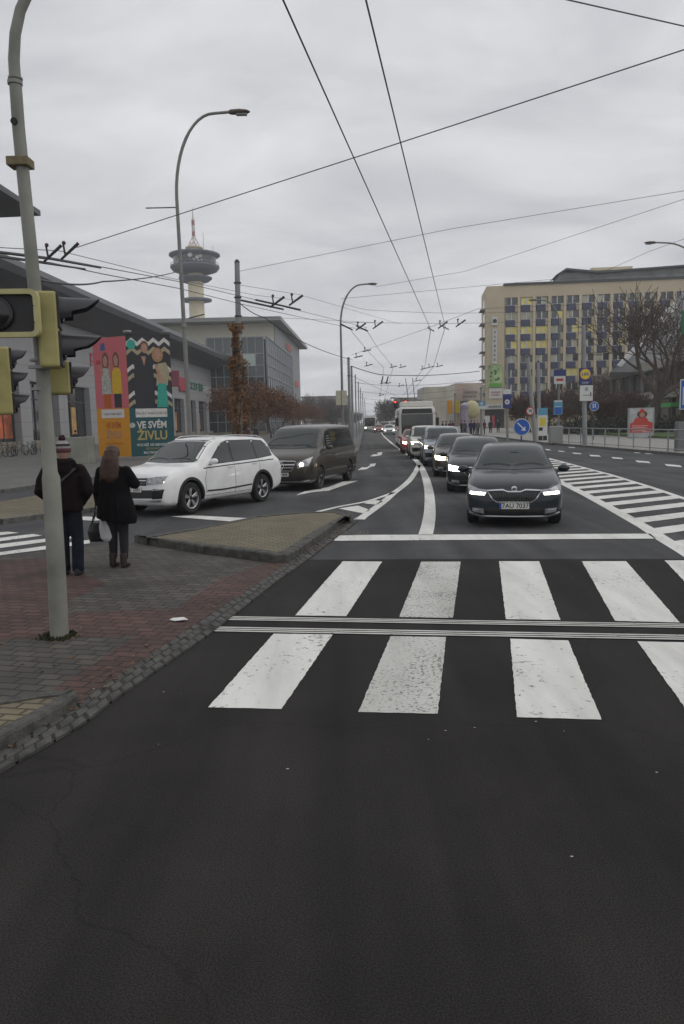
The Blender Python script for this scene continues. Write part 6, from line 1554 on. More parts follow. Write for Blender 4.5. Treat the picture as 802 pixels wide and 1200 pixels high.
wire('thin wire from the left pole row towards the white trolleybus', [(412, 440, 66), (450, 458, 80), (480, 470, 90)], .014, m=m_wire2)
wire('upper thin wire leaving the climber-covered pole to the right', [(281, 334, 36), (350, 345, 44), (470, 380, 60)], .010, m=m_wire2)
wire('lower thin wire leaving the climber-covered pole to the right', [(281, 371, 36), (340, 373, 42), (440, 378, 58)], .010, m=m_wire2)
wire('left contact wire descending beyond the mid lamp', [(412, 388, 57), (432, 412, 66), (450, 431, 80)], .016, m=m_wire2)
wire('right contact wire descending beyond the mid lamp', [(428, 384, 58), (443, 408, 66), (461, 430, 80)], .016, m=m_wire2)
for i, (x0, y0, Y0, x1, y1, Y1) in enumerate(((498, 430, 60, 462, 478, 130), (508, 430, 60, 466, 478, 130), (450, 431, 80, 444, 478, 150), (461, 430, 80, 448, 478, 150))):
    wire('faint trolley wires running on towards the far end of the street', [(x0, y0, Y0), (x1, y1, Y1)], .018, m=m_wire2, group='far trolley wires')
for i, (y, Y) in enumerate(((448, 85), (458, 100), (466, 120), (472, 145))):
    wire('faint cross wires far up the street', [(415 + i * 3, y, Y), (470 - i * 3, y + 4, Y), (560 - i * 12, y - 2, Y)], .02, sag=.1, m=m_wire2, group='far cross wires')
# wire fittings
def fitting(label, px, py, Y, s=1.0, ang=.5, group='trolley wire switch fittings'):
    c = D(px, py, Y); o = empty('wire_fitting', tuple(c), 0, label, 'wire fitting', group)
    d = Vector((math.cos(ang), 0, math.sin(ang)))
    MB().tube([-d * .35 * s, d * .35 * s], [.035 * s, .05 * s], 6).build('bar', m_wire, o)
    MB().tube([Vector((-.18 * s, 0, .22 * s)), Vector((-.14 * s, 0, -.1 * s))], .03 * s, 5).build('hanger', m_wire, o)
    MB().ball((-.16 * s, 0, .24 * s), .06 * s, 6).build('insulator', mat('insulator brown', (.08, .03, .025), .4), o)
    return o
G1 = 'fork-shaped switch fittings on the wires near the left lamp'
for (x, y) in ((62, 297), (82, 294.5)): fitting('small fork-shaped fitting on the wires at the left, above the mall roof', x, y, 17, .75, .7, G1)
for i, (x, y, Y) in enumerate(((325, 354, 39), (347, 352, 41), (423, 383, 56), (443, 381, 57), (519, 381, 60), (540, 379, 60))): fitting('dark fork-shaped fittings where the cross wires meet the trolley wires', x, y, Y, 1.3, .6)
for i, (x, y, Y) in enumerate(((505, 386, 34), (522, 384, 34))): fitting('small dark fittings at the lower ends of the two long wires', x, y, Y, .5, -.5, 'fittings at the ends of the long wires')
for i, (x, y, Y) in enumerate(((461, 430, 80), (472, 430, 80), (497, 432, 80), (505, 430, 80), (515, 429, 80), (430, 411, 66), (432, 428, 72), (449, 449, 90), (455, 449, 90), (447, 463, 100), (470, 452, 90), (490, 446, 85), (420, 418, 66))):
    fitting('tiny dark wire fittings high above the far street', x, y, Y, 1.1, .2, 'tiny fittings above the far street')
wire('rigid black switch rail on the upper wire of the left pair', [(-20, 293.5, 14.9), (60, 303.5, 17.9), (118, 313.8, 21.8)], .028, name='switch_rail', cat='switch rail')
wire('rigid black switch rail on the lower wire of the left pair', [(-20, 298, 14.4), (60, 309.5, 17.4), (100, 315.4, 20)], .024, name='switch_rail', cat='switch rail')
wire('rigid switch rail on the upper wire right of the climber-covered pole', [(300, 351.5, 37), (352, 363, 43)], .05, name='switch_rail', cat='switch rail')
wire('rigid switch rail on the lower wire right of the climber-covered pole', [(283, 352, 35.5), (332, 362.5, 41)], .05, name='switch_rail', cat='switch rail')
wire('thick black overlap of wires at the mid lamp arm', [(400, 380, 55), (413, 386.5, 57)], .06, name='switch_rail', cat='switch rail')
wire('thick black overlap of wires right of the mid lamp arm', [(418, 382, 57), (431, 388, 58.5)], .06, name='switch_rail', cat='switch rail')
for x, lb_ in ((449, 'short vertical trolley hanger above the far street, left one'), (455, 'short vertical trolley hanger above the far street, right one')):
    wire(lb_, [(x, 441, 69), (x - 2, 450, 69)], .06, name='wire_hanger', cat='wire hanger', n=2)
# ================================================================== TREES
m_bark = mat('bark dark', (.07, .055, .042), .9, var=.3, scale=8, bump=.6, bscale=20)
m_twig = mat('twig brown', (.085, .062, .045), .9, var=.2)
m_bleaf = mat('brown dry leaves', (.15, .068, .028), .9, var=.55, scale=2.2)
m_bleaf2 = mat('ivy brown leaves', (.19, .095, .035), .9, var=.7, scale=2.5)
def branches(seed, H, spread, r0, levels, nsplit, trunk=.25, lean=0.0, up=.35, minr=.012):
    rg = random.Random(seed); tr, cr_ = MB(), MB()
    def rec(p, d, L, r, lv):
        n = 4 if lv < 2 else 3; P, R = [p.copy()], [r]; dd = d.copy()
        for i in range(n):
            dd = (dd + Vector((rg.gauss(0, .14), rg.gauss(0, .14), rg.gauss(.03, .08)))).normalized(); P.append(P[-1] + dd * L / n); R.append(max(minr * .6, r * (1 - .42 * (i + 1) / n)))
        (tr if lv == 0 else cr_).tube(P, R, 8 if lv < 2 else (5 if lv < 3 else 3), cap=lv < 2)
        if lv >= levels: return
        k = nsplit[lv]
        for j in range(k):
            a = 2 * PI * (j + rg.uniform(-.3, .3)) / k + lv; f = rg.uniform(.35, 1) if lv else rg.uniform(.6, 1)
            idx = min(n, max(1, int(round(f * n)))); q = P[idx]
            side = dd.orthogonal().normalized(); side = Matrix.Rotation(a, 3, dd) @ side
            nd = (dd * rg.uniform(.35, .75) + side * spread * rg.uniform(.6, 1.1) + Vector((0, 0, up * .4))).normalized()
            rec(q, nd, L * rg.uniform(.62, .85), max(minr, R[idx] * rg.uniform(.5, .72)), lv + 1)
        if lv: rec(P[-1], dd, L * .7, max(minr, R[-1]), lv + 1)
    rec(Vector((0, 0, -.1)), Vector((lean, 0, 1)).normalized(), H * trunk, r0, 0)
    return tr, cr_
def bare_tree(label, loc, seed, H, spread, r0, levels=5, nsplit=(5, 4, 3, 3, 3), group=None, mtw=None, **k):
    o = empty('bare_tree', loc, 0, label, 'tree', group)
    tr, cr_ = branches(seed, H, spread, r0, levels, nsplit, **k)
    tr.build('trunk', m_bark, o, smooth=60); cr_.build('crown', mtw or m_twig, o, recalc=False)
    return o
def leaf_cloud(b, rg, n, shape, s):
    for i in range(n):
        c = shape(rg); a = Vector((rg.gauss(0, 1), rg.gauss(0, 1), rg.gauss(0, 1))).normalized(); u = a.orthogonal().normalized(); v = a.cross(u); k = s * rg.uniform(.5, 1.3)
        b.add([c - u * k, c + v * k * .7, c + u * k, c - v * k * .7], [(0, 1, 2, 3)])
def globe_tree(seed, H=6.6, R=2.5):
    o = empty('street_tree', (0, 0, 0)); rg = random.Random(seed)
    tr, cr_ = branches(seed, H, .8, .12, 3, (6, 4, 3), trunk=.40, up=.5)
    t = tr.build('trunk', m_bark, o, smooth=60)
    zc = H * .66
    clumps = [Vector((rg.uniform(-1, 1), rg.uniform(-1, 1), rg.uniform(-1, 1))).normalized() * rg.uniform(.35, .9) for _ in range(34)]
    def shp(rg):
        c = rg.choice(clumps); p = c + Vector((rg.gauss(0, .17), rg.gauss(0, .17), rg.gauss(0, .17)))
        return Vector((p.x * R, p.y * R, zc + p.z * H * .30))
    leaf_cloud(cr_, rg, 4200, shp, .095)
    cr_.build('crown', m_bleaf, o, recalc=False)
    return o
protos = [globe_tree(31), globe_tree(32)]
spots = [(272, 92, 1.12), (297, 86, 1.1), (318, 96, 1.1), (303, 112, 1.0), (330, 118, 1.05), (339, 132, 1.0), (346, 146, .98), (352, 160, 1.0), (358, 176, 1.05), (365, 192, 1.0), (371, 212, 1.05), (377, 235, 1.0)]
for i, (px, Y, sc_) in enumerate(spots):
    o = protos[i % 2] if i < 2 else copy_tree(protos[i % 2])
    p = D(px, 500, Y); o.location = (p.x, p.y, .08); o.rotation_euler.z = i * 1.3; o.scale = (sc_, sc_, sc_)
    tag(o, 'globe-shaped street trees with rust-brown dry leaves in the row before the glass building', 'tree', 'rust-brown street trees before the glass building')
# climber on the pole
o = empty('climbing_plant', (LPX, LPY, .1), 0, 'brown dried climber wrapped round the trolley pole between suv and van', 'climbing plant')
rg = random.Random(9); b = MB(); ztop = D(280, 382, 36).z
def shp2(rg):
    z = rg.uniform(0, 1) ** .85; hh = z * ztop; rr_ = (.20 + .30 * (1 - z) ** .7 + .10 * math.sin(hh * 3.1) + .06 * math.sin(hh * 7)) * abs(rg.gauss(.75, .25)); a = rg.uniform(0, 2 * PI)
    return Vector((rr_ * math.cos(a), rr_ * math.sin(a), hh))
leaf_cloud(b, rg, 5200, shp2, .060); b.build('foliage', m_bleaf2, o, recalc=False)
b = MB()
for k_ in range(4): b.tube([Vector((.17 * math.cos(k_ * 1.6 + i * .35), .17 * math.sin(k_ * 1.6 + i * .35), i * ztop / 14)) for i in range(15)], .025, 5)
b.build('stem', m_bark, o)
# right-hand trees
p = D(755, 500, 68); bare_tree('big bare spreading tree on the lawn behind the red poster', (p.x, p.y, .2), 23, 15.5, .80, .50, 5, (5, 3, 3, 3, 3), trunk=.27, up=.75, minr=.026, mtw=mat('big tree twigs', (.10, .075, .06), .9, var=.2)).scale = (1.22, 1.22, 1.17)
p = D(700, 500, 88); bare_tree('bare brown tree behind the navy and yellow sign', (p.x, p.y, .2), 12, 11, .8, .22, 5, (5, 3, 3, 3, 3), trunk=.25, minr=.022)
p = D(800, 500, 72); bare_tree('bare tree at the right edge behind the lawn', (p.x, p.y, .2), 14, 11, .8, .26, 5, (5, 3, 3, 3, 3), trunk=.25, minr=.02)
m_btwig = mat('reddish brown twigs', (.085, .045, .03), .9, var=.3)
for i, (px, Y, h) in enumerate(((606, 105, 8.2), (622, 98, 9.0), (643, 100, 9.5), (664, 96, 9.0), (680, 104, 8.5), (716, 80, 7.5), (738, 84, 8.0))):
    p = D(px, 500, Y); bare_tree('dense brown leafless trees in front of the hotel ground floor', (p.x, p.y, .1), 60 + i, h, .75, .14, 5, (6, 4, 4, 3, 3), group='brown trees before the hotel', mtw=m_btwig, trunk=.22, up=.55, minr=.03)
# distant trees left of the street end
for i, (px, Y, h) in enumerate(((360, 290, 19), (375, 300, 21), (388, 280, 17), (396, 320, 18))):
    p = D(px, 498, Y); bare_tree('tall bare trees beyond the rust-brown row', (p.x, p.y, 0), 80 + i, h, .7, .3, 5, (5, 4, 4, 3, 3), group='tall bare trees beyond the brown row', trunk=.25, up=.5, minr=.05)
rgt = random.Random(77)
far_p = None; nft = 0
for side, n in ((-1, 9), (1, 12)):
    for i in range(n):
        Y = 230 + i * 34; base = (kl(min(Y, 599)) - 5 - rgt.uniform(0, 6)) if side < 0 else (kr(min(Y, 599)) - 8 + rgt.uniform(0, 10))
        if far_p is None:
            far_p = bare_tree('hazy bare trees lining the far end of the street', (0, 0, 0), 91, 13, .7, .25, 4, (6, 5, 4, 4), group='hazy trees at the far end of the street', trunk=.22, up=.5, minr=.07); o = far_p
        else: o = copy_tree(far_p)
        o.location = (base, Y, 0); o.rotation_euler.z = rgt.uniform(0, 6); s = rgt.uniform(.8, 1.3); o.scale = (s, s, s)
# dark hedges and bushes on the right, behind the lawn
for i, (px, Y, w, h) in enumerate(((690, 78, 4, 1.5), (712, 76, 5, 1.9), (735, 78, 5, 2.1), (775, 76, 5, 1.8), (795, 74, 5, 1.6), (660, 84, 4, 1.2))):
    p = D(px, 500, Y); o = empty('bush', (p.x, p.y, .15), 0, 'dark low bushes behind the lawn under the trees', 'bush', 'dark bushes behind the lawn'); rg = random.Random(i)
    cl = [Vector((rg.uniform(-.5, .5) * w, rg.uniform(-.6, .6), rg.uniform(.2, .85) * h)) for _ in range(9)]
    b = MB(); leaf_cloud(b, rg, 1300, lambda rg: rg.choice(cl) + Vector((rg.gauss(0, .4), rg.gauss(0, .4), rg.gauss(0, .28))), .13); b.build('foliage', mat('dark bush leaves', (.035, .038, .022), .9, var=.5, scale=2), o, recalc=False)
    b = MB()
    for c in cl: b.tube([(c.x * .4, c.y * .4, 0), tuple(c)], .03, 4)
    b.build('stems', m_bark, o)
# ================================================================== BICYCLES
def bicycle(loc, rz, sc_=1.0):
    o = empty('bicycle', loc, rz, 'dark bicycles parked in a row before the mall at the left edge', 'bicycle', 'bicycles parked before the mall')
    fr_ = MB()
    S, Bt, Hd, Fr, Rr = Vector((-.2, 0, .85)), Vector((-.05, 0, .3)), Vector((.38, 0, .82)), Vector((.55, 0, .34)), Vector((-.52, 0, .34))
    for a, b_ in ((S, Bt), (Bt, Hd), (S, Hd), (Bt, Rr), (S, Rr), (Hd, Fr)): fr_.tube([a, b_], .018, 6)
    fr_.build('frame', m_dark, o)
    for c in (Fr, Rr):
        w_ = MB().tube([c + Vector((.33 * math.cos(a), 0, .33 * math.sin(a))) for a in [2 * PI * i / 24 for i in range(25)]], .02, 6).build('wheel', m_tyre, o)
        q = MB()
        for k_ in range(8): q.tube([c, c + Vector((.32 * math.cos(k_ * PI / 4), 0, .32 * math.sin(k_ * PI / 4)))], .004, 3)
        q.build('spokes', m_steel, w_)
    MB().ball((-.22, 0, .93), (.13, .07, .035), 8).build('saddle', m_blk, o, smooth=50)
    MB().tube([(.36, 0, .8), (.34, 0, 1.0)], .014, 6).build('handlebar_stem', m_steel, o)
    MB().tube([(.28, -.27, 1.0), (.36, -.1, 1.02), (.36, .1, 1.02), (.28, .27, 1.0)], .014, 6).build('handlebar', m_steel, o)
    return o
bk = None
for i, (px, Y) in enumerate(((3, 52), (9, 52.5), (15, 53), (21, 56), (33, 55), (38, 55.5), (43, 56))):
    p = D(px, 500, Y); o = bicycle((0, 0, 0), 0) if bk is None else copy_tree(bk); bk = bk or o
    o.location = (p.x, p.y, .09); o.rotation_euler.z = math.radians(70 + 15 * (i % 3))
p = D(25, 500, 57); o = empty('bicycle_rack', (p.x - 1.2, p.y + .6, .09), 0, 'low metal rack the bicycles at the left edge lean on', 'bicycle rack'); MB().tube([(-1.5, 0, 0), (-1.5, 0, .7), (2.6, 0, .7), (2.6, 0, 0)], .03, 6).build('hoop', m_steel, o)
# ================================================================== PEOPLE
m_skin = mat('skin', (.42, .25, .18), .6, var=.06)
def V3(x, y, z): return Vector((x, y, z))
def body_mesh(k=1.0, arms=None, legs=None, hands=True):
    """naked figure facing +y; arms: {side: (shoulder, elbow, wrist)}, legs: {side: (hip, knee, ankle)}"""
    b = MB()
    b.tube([V3(0, 0, .88) * k, V3(0, 0, .98) * k, V3(0, .0, 1.10) * k, V3(0, .0, 1.28) * k, V3(0, -.01, 1.40) * k, V3(0, -.01, 1.47) * k], [(.15 * k, .11 * k), (.165 * k, .115 * k), (.135 * k, .10 * k), (.165 * k, .115 * k), (.17 * k, .09 * k), (.07 * k, .06 * k)], 16, up=(1, 0, 0))
    b.tube([V3(0, -.01, 1.44) * k, V3(0, .01, 1.56) * k], .055 * k, 12)
    b.ball(V3(0, .02, 1.645) * k, (.075 * k, .095 * k, .115 * k), 12)           # skull
    b.ball(V3(0, .055, 1.585) * k, (.05 * k, .055 * k, .055 * k), 8)            # jaw
    b.tube([V3(0, .11, 1.655) * k, V3(0, .135, 1.615) * k], [.010 * k, .016 * k], 6)   # nose
    for s in (1, -1):
        b.ball(V3(s * .078, .01, 1.635) * k, (.012 * k, .022 * k, .034 * k), 6)  # ear
        b.ball(V3(s * .03, .100, 1.605 - .02) * k, (.014 * k, .012 * k, .006 * k), 6)
        sh, el, wr = arms[s]
        b.tube([sh, sh.lerp(el, .5), el, el.lerp(wr, .35), wr], [.052 * k, .047 * k, .040 * k, .040 * k, .027 * k], 10)
        d = (wr - el).normalized(); side = d.cross(V3(0, 1, 0)); side = side.normalized() if side.length > .1 else V3(1, 0, 0); nrm = side.cross(d).normalized()
        pa = wr + d * .05; b.tube([wr, wr + d * .04, wr + d * .09], [(.022, .03), (.016, .042), (.014, .040)], 8, up=tuple(nrm))
        if hands:
            for f, L_ in zip((-.030, -.010, .010, .030), (.062, .072, .068, .052)):
                a0 = wr + d * .088 + side * f
                a1 = a0 + d * L_ * .45 + nrm * .012; a2 = a1 + d * L_ * .22 + nrm * .028; a3 = a2 - d * L_ * .12 + nrm * .022
                b.tube([a0 - d * .02, a0, a1, a2, a3], [.0095, .0095, .0085, .008, .007], 6)
            t0 = wr + d * .03 + side * .034; b.tube([t0, t0 + d * .028 + side * .018 + nrm * .01, t0 + d * .055 + side * .012 + nrm * .022], [.012, .010, .009], 6)
        hp, kn, an = legs[s]
        b.tube([hp, hp.lerp(kn, .5), kn, kn.lerp(an, .3), an], [.085 * k, .072 * k, .053 * k, .052 * k, .036 * k], 12)
        b.tube([an + V3(0, -.05, -.05) * k, an + V3(0, .05, -.055) * k, an + V3(0, .15, -.062) * k], [(.035 * k, .03 * k), (.042 * k, .03 * k), (.035 * k, .018 * k)], 8, up=(1, 0, 0))
        b.ball(an, .04 * k, 8)
    return b
# ---- man in bobble hat, hands in jacket pockets, back to the camera
mp_ = G(83, 674.5)
man = empty('person', (mp_.x, mp_.y, .006), math.radians(6), 'person in a striped bobble hat, dark maroon jacket and blue jeans behind the near pole', 'person')
k = 1.0
MA = {1: (V3(.20, 0, 1.41), V3(.30, -.05, 1.13), V3(.17, .14, .98)), -1: (V3(-.20, 0, 1.41), V3(-.30, -.05, 1.13), V3(-.17, .14, .98))}
MLg = {1: (V3(.09, 0, .90), V3(.115, .03, .49), V3(.11, -.02, .085)), -1: (V3(-.09, 0, .90), V3(-.07, .02, .49), V3(-.085, .05, .085))}
remeshed(body_mesh(k, MA, MLg), 'body', m_skin, man, .009, 3)
b = MB()
b.tube([V3(0, 0, .86), V3(0, 0, .92), V3(0, 0, 1.02), V3(0, -.01, 1.2), V3(0, -.02, 1.33), V3(0, -.015, 1.43), V3(0, -.0, 1.49)], [(.215, .155), (.225, .17), (.22, .165), (.235, .17), (.235, .15), (.17, .12), (.10, .09)], 20, up=(1, 0, 0))
for s in (1, -1):
    sh, el, wr = MA[s]; b.ball(sh + V3(0, -.01, -.01), (.09, .09, .085), 8)
    b.tube([sh, sh.lerp(el, .5) + V3(s * .02, 0, 0), el, el.lerp(wr, .5), wr], [.085, .085, .082, .075, .065], 12)
    b.ball(wr + V3(0, .0, 0), (.07, .06, .08), 8)
    for t in (.3, .62, .9): 
        q = sh.lerp(el, t); b.tube([q + V3(s * -.03, -.085, .01), q + V3(s * .08, -.05, -.02)], .014, 6)
b.tube([V3(-.12, -.05, 1.49), V3(-.07, -.115, 1.50), V3(0, -.13, 1.50), V3(.07, -.115, 1.50), V3(.12, -.05, 1.49), V3(.09, .04, 1.50), V3(-.09, .04, 1.50), V3(-.12, -.05, 1.49)], [(.065, .065)] * 8, 10)   # hood
b.ball(V3(0, -.13, 1.42), (.14, .06, .11), 8)
m_jack = mat('maroon jacket', (.008, .0038, .005), .9, spec=.2, var=.35, scale=7, bump=.5, bscale=14)
remeshed(b, 'jacket', m_jack, man, .013, 4)
b = MB()
b.tube([V3(0, 0, .84), V3(0, 0, .95)], [(.17, .13), (.175, .135)], 16, up=(1, 0, 0))
for s in (1, -1):
    hp, kn, an = MLg[s]; b.tube([hp + V3(0, 0, .02), hp.lerp(kn, .45), kn, kn.lerp(an, .4), an + V3(0, 0, .05), an + V3(0, .01, -.02)], [(.105, .12), (.098, .105), (.080, .085), (.078, .082), (.075, .08), (.08, .088)], 14, up=(1, 0, 0))
    for z in (.46, .16, .12): 
        t = MB(); c = kn.lerp(an, (.49 - z) / .41); b.tube([c + V3(-.07, -.05, 0), c + V3(0, -.085, .012), c + V3(.07, -.05, -.01)], .012, 6)
remeshed(b, 'jeans', mat('blue jeans', (.009, .012, .021), .9, spec=.2, var=.45, scale=5, bump=.4, bscale=16), man, .012, 3)
for s in (1, -1):
    an = MLg[s][2]; q = MB(); q.tube([an + V3(0, -.075, -.045), an + V3(0, .0, -.04), an + V3(0, .1, -.05), an + V3(0, .19, -.06)], [(.04, .035), (.05, .05), (.052, .034), (.036, .02)], 12, up=(1, 0, 0)); q.tube([an + V3(0, -.03, -.04), an + V3(0, -.03, .03)], .05, 10)
    remeshed(q, 'shoe', mat('black shoes', (.015, .015, .016), .6), man, .01, 2)
hat_m = []
b = MB().lathe([(.098, 1.635), (.106, 1.65), (.106, 1.685), (.100, 1.69)], c=(0, .015, 0), n=24).build('hat_band', mat('hat rose stripe', (.10, .04, .05), .95, bump=.6), man, smooth=50)
b2_ = MB().lathe([(.100, 1.688), (.101, 1.70), (.098, 1.716)], c=(0, .015, 0), n=24); b2_.build('hat_stripe', mat('hat white stripe', (.27, .26, .25), .95, bump=.6), man, smooth=50)
MB().lathe([(.098, 1.714), (.094, 1.738), (.088, 1.748)], c=(0, .015, 0), n=24).build('hat_stripe', mat('hat dark stripe', (.03, .02, .03), .95, bump=.6), man, smooth=50)
MB().lathe([(.088, 1.746), (.072, 1.770), (.045, 1.787), (.01, 1.793)], c=(0, .015, 0), n=24).build('hat_crown', mat('hat white stripe', (.55, .52, .5), .95), man, smooth=50)
b = MB(); rg = random.Random(2)
b.ball((0, .015, 1.82), .036, 8); leaf_cloud(b, rg, 160, lambda r: V3(0, .015, 1.82) + V3(r.gauss(0, 1), r.gauss(0, 1), r.gauss(0, 1)).normalized() * .038, .014); b.build('bobble', mat('bobble maroon', (.05, .02, .03), .95), man)
b = MB(); b.tube([V3(-.19, .10, .98), V3(-.16, -.16, 1.12), V3(.0, -.19, 1.27), V3(.16, -.13, 1.42), V3(.17, .06, 1.44)], [(.024, .008)] * 5, 6, up=(0, 1, .3)); b.build('bag_strap', mat('strap dark grey', (.035, .032, .035), .8), man, smooth=50)
# ---- woman, long auburn hair, black coat
wp_ = G(140, 665)
wom = empty('person', (wp_.x, wp_.y, .006), math.radians(-8), 'person with long auburn hair in a black knee-length coat beside the kerb holding bags', 'person')
k = .955
WA = {-1: (V3(-.175, 0, 1.35), V3(-.235, -.03, 1.07), V3(-.265, .06, .865)), 1: (V3(.175, 0, 1.35), V3(.30, .0, 1.16), V3(.14, .20, 1.27))}
WL = {1: (V3(.08, 0, .86), V3(.085, .02, .46), V3(.09, -.01, .085)), -1: (V3(-.08, 0, .86), V3(-.075, .02, .46), V3(-.085, .02, .085))}
remeshed(body_mesh(k, WA, WL), 'body', m_skin, wom, .008, 3)
b = MB()
b.tube([V3(0, 0, .66), V3(.01, 0, .72), V3(0, 0, .90), V3(0, 0, 1.05), V3(0, -.01, 1.2), V3(0, -.01, 1.32), V3(0, -.0, 1.42)], [(.285, .20), (.285, .205), (.255, .19), (.215, .165), (.215, .155), (.19, .13), (.10, .09)], 22, up=(1, 0, 0))
for s in (1, -1):
    sh, el, wr = WA[s]; b.ball(sh + V3(0, 0, -.01), (.085, .085, .08), 8); b.tube([sh, sh.lerp(el, .5), el, el.lerp(wr, .5), wr - (wr - el) * .04], [.08, .078, .075, .066, .058], 12)
for i in range(5): b.tube([V3(-.2 + .1 * i, -.17, .98), V3(-.23 + .115 * i, -.205, .67)], .012, 6)
m_coat = mat('black coat', (.0050, .0048, .006), .9, spec=.15, var=.3, scale=6, bump=.5, bscale=12)
remeshed(b, 'coat', m_coat, wom, .012, 4)
b = MB()
for s in (1, -1):
    hp, kn, an = WL[s]; b.tube([hp, hp.lerp(kn, .5), kn, kn.lerp(an, .4), an + V3(0, 0, .03)], [.092, .085, .066, .062, .050], 14)
remeshed(b, 'trousers', mat('black trousers', (.013, .013, .016), .85, var=.3), wom, .011, 3)
for s in (1, -1):
    an = WL[s][2]; q = MB(); q.tube([an + V3(0, -.03, .12), an + V3(0, -.03, -.03)], [.05, .048], 12); q.tube([an + V3(0, -.07, -.05), an + V3(0, .0, -.042), an + V3(0, .1, -.055), an + V3(0, .16, -.062)], [(.036, .03), (.044, .045), (.044, .03), (.03, .018)], 12, up=(1, 0, 0))
    remeshed(q, 'ankle_boot', mat('brown black boots', (.028, .018, .014), .6), wom, .009, 2)
b = MB(); b.ball(V3(0, -.0, 1.60), (.098, .105, .105), 12); b.tube([V3(0, -.03, 1.62), V3(0, -.08, 1.50), V3(.0, -.115, 1.38), V3(.01, -.15, 1.26), V3(.0, -.155, 1.20)], [(.098, .08), (.118, .07), (.135, .05), (.115, .035), (.05, .02)], 16, up=(1, 0, 0))
for i in range(9): b.tube([V3(-.10 + .025 * i, -.09, 1.56), V3(-.125 + .031 * i, -.15, 1.38), V3(-.12 + .03 * i, -.175, 1.22 + .02 * (i % 3))], .012, 5)
b.ball(V3(-.02, .03, 1.655), (.085, .08, .05), 8)
remeshed(b, 'hair', mat('auburn hair', (.045, .019, .010), .55, var=.5, scale=14, bump=.5, bscale=30), wom, .010, 2)
# bags, in world space under the left hand
WM = Matrix.Translation(wom.location) @ Matrix.Rotation(math.radians(-8), 4, 'Z')
hand = WM @ V3(-.285, .085, .775)
hb = empty('handbag', (hand.x - .03, hand.y - .02, hand.z - .42), 0, 'black handbag with two thin handles hanging from the woman\'s left hand', 'handbag')
b = MB(); b.tube([V3(0, 0, 0), V3(0, 0, .03), V3(0, 0, .14), V3(0, 0, .25), V3(0, 0, .27)], [(.11, .05), (.135, .065), (.15, .07), (.11, .04), (.09, .02)], 16, up=(1, 0, 0)); remeshed(b, 'bag_body', mat('black leather', (.012, .011, .012), .45, bump=.3), hb, .009, 3)
for y in (-.02, .02): MB().tube([V3(-.08, y, .25), V3(-.05, y * .5, .36), V3(.02, 0, .425), V3(.06, y * .5, .36), V3(.08, y, .25)], .007, 6).build('handle', mat('black leather', (.012, .011, .012), .45), hb, smooth=50)
pbg = empty('plastic_bag', (hand.x + .10, hand.y - .13, hand.z - .40), 0, 'white plastic carrier bag hanging beside the black handbag', 'carrier bag')
b = MB(); b.tube([V3(.03, 0, 0), V3(.03, 0, .05), V3(.02, 0, .2), V3(0, 0, .31), V3(-.05, 0, .40)], [(.06, .03), (.095, .045), (.10, .05), (.06, .03), (.018, .012)], 14, up=(1, 0, 0))
for i in range(4): b.tube([V3(-.03 + .03 * i, -.045, .03), V3(-.02 + .02 * i, -.05, .2), V3(-.03, -.02, .33)], .008, 5)
remeshed(b, 'bag_body', mat('white plastic film', (.62, .62, .63), .35, var=.08), pbg, .009, 2)
for s in (-.012, .012): MB().tube([V3(-.05 + s, 0, .38), V3(-.09, .10, .415)], .008, 6).build('handle', mat('white plastic film', (.62, .62, .63), .35), pbg)
# ---- small background figures
def walker(seed, coat, trous, stride=.12, group=None, label=''):
    o = empty('person', (0, 0, 0), 0, label, 'person', group); rg = random.Random(seed)
    A = {s: (V3(s * .19, 0, 1.40), V3(s * .24, -.04 * s, 1.12), V3(s * .22, .10 * s, .90)) for s in (1, -1)}
    Lg = {s: (V3(s * .09, 0, .90), V3(s * .09, s * stride * .7 + .03, .49), V3(s * .09, s * stride * 1.2 - .02, .085)) for s in (1, -1)}
    remeshed(body_mesh(1, A, Lg, hands=True), 'body', m_skin, o, .022, 2)
    b = MB(); b.tube([V3(0, 0, .78), V3(0, 0, .9), V3(0, 0, 1.1), V3(0, 0, 1.3), V3(0, 0, 1.43), V3(0, 0, 1.48)], [(.20, .15), (.20, .155), (.18, .14), (.20, .145), (.16, .11), (.08, .07)], 14, up=(1, 0, 0))
    for s in (1, -1): b.tube([A[s][0], A[s][1], A[s][2]], [.075, .068, .055], 8)
    remeshed(b, 'coat', coat, o, .024, 2)
    b = MB()
    for s in (1, -1): b.tube([Lg[s][0], Lg[s][1], Lg[s][2]], [.095, .075, .06], 10)
    remeshed(b, 'trousers', trous, o, .022, 2)
    MB().ball((0, -.005, 1.665), (.09, .10, .10), 8).build('hair', mat('dark hair', (.03, .02, .015), .8), o, smooth=60)
    return o
c_blk, c_red, c_gry, c_blue, c_tan, c_wht = mat('coat black', (.015, .015, .018), .85), mat('coat dark red', (.09, .02, .025), .85), mat('coat grey', (.10, .10, .11), .85), mat('coat navy', (.02, .03, .07), .85), mat('coat tan', (.25, .17, .09), .85), mat('coat white', (.5, .5, .5), .85)
tdk = mat('trousers dark', (.02, .02, .028), .85)
p = D(88.5, 505, 55); o = walker(1, c_blk, tdk, .05, None, 'person in black standing behind the square concrete block on the plaza'); o.location = (p.x, p.y, .09)
p = D(291.5, 505, 62); o = walker(2, c_red, tdk, .14, None, 'person in a dark red coat walking right of the climber-covered pole'); o.location = (p.x, p.y, .09); o.rotation_euler.z = 1.8
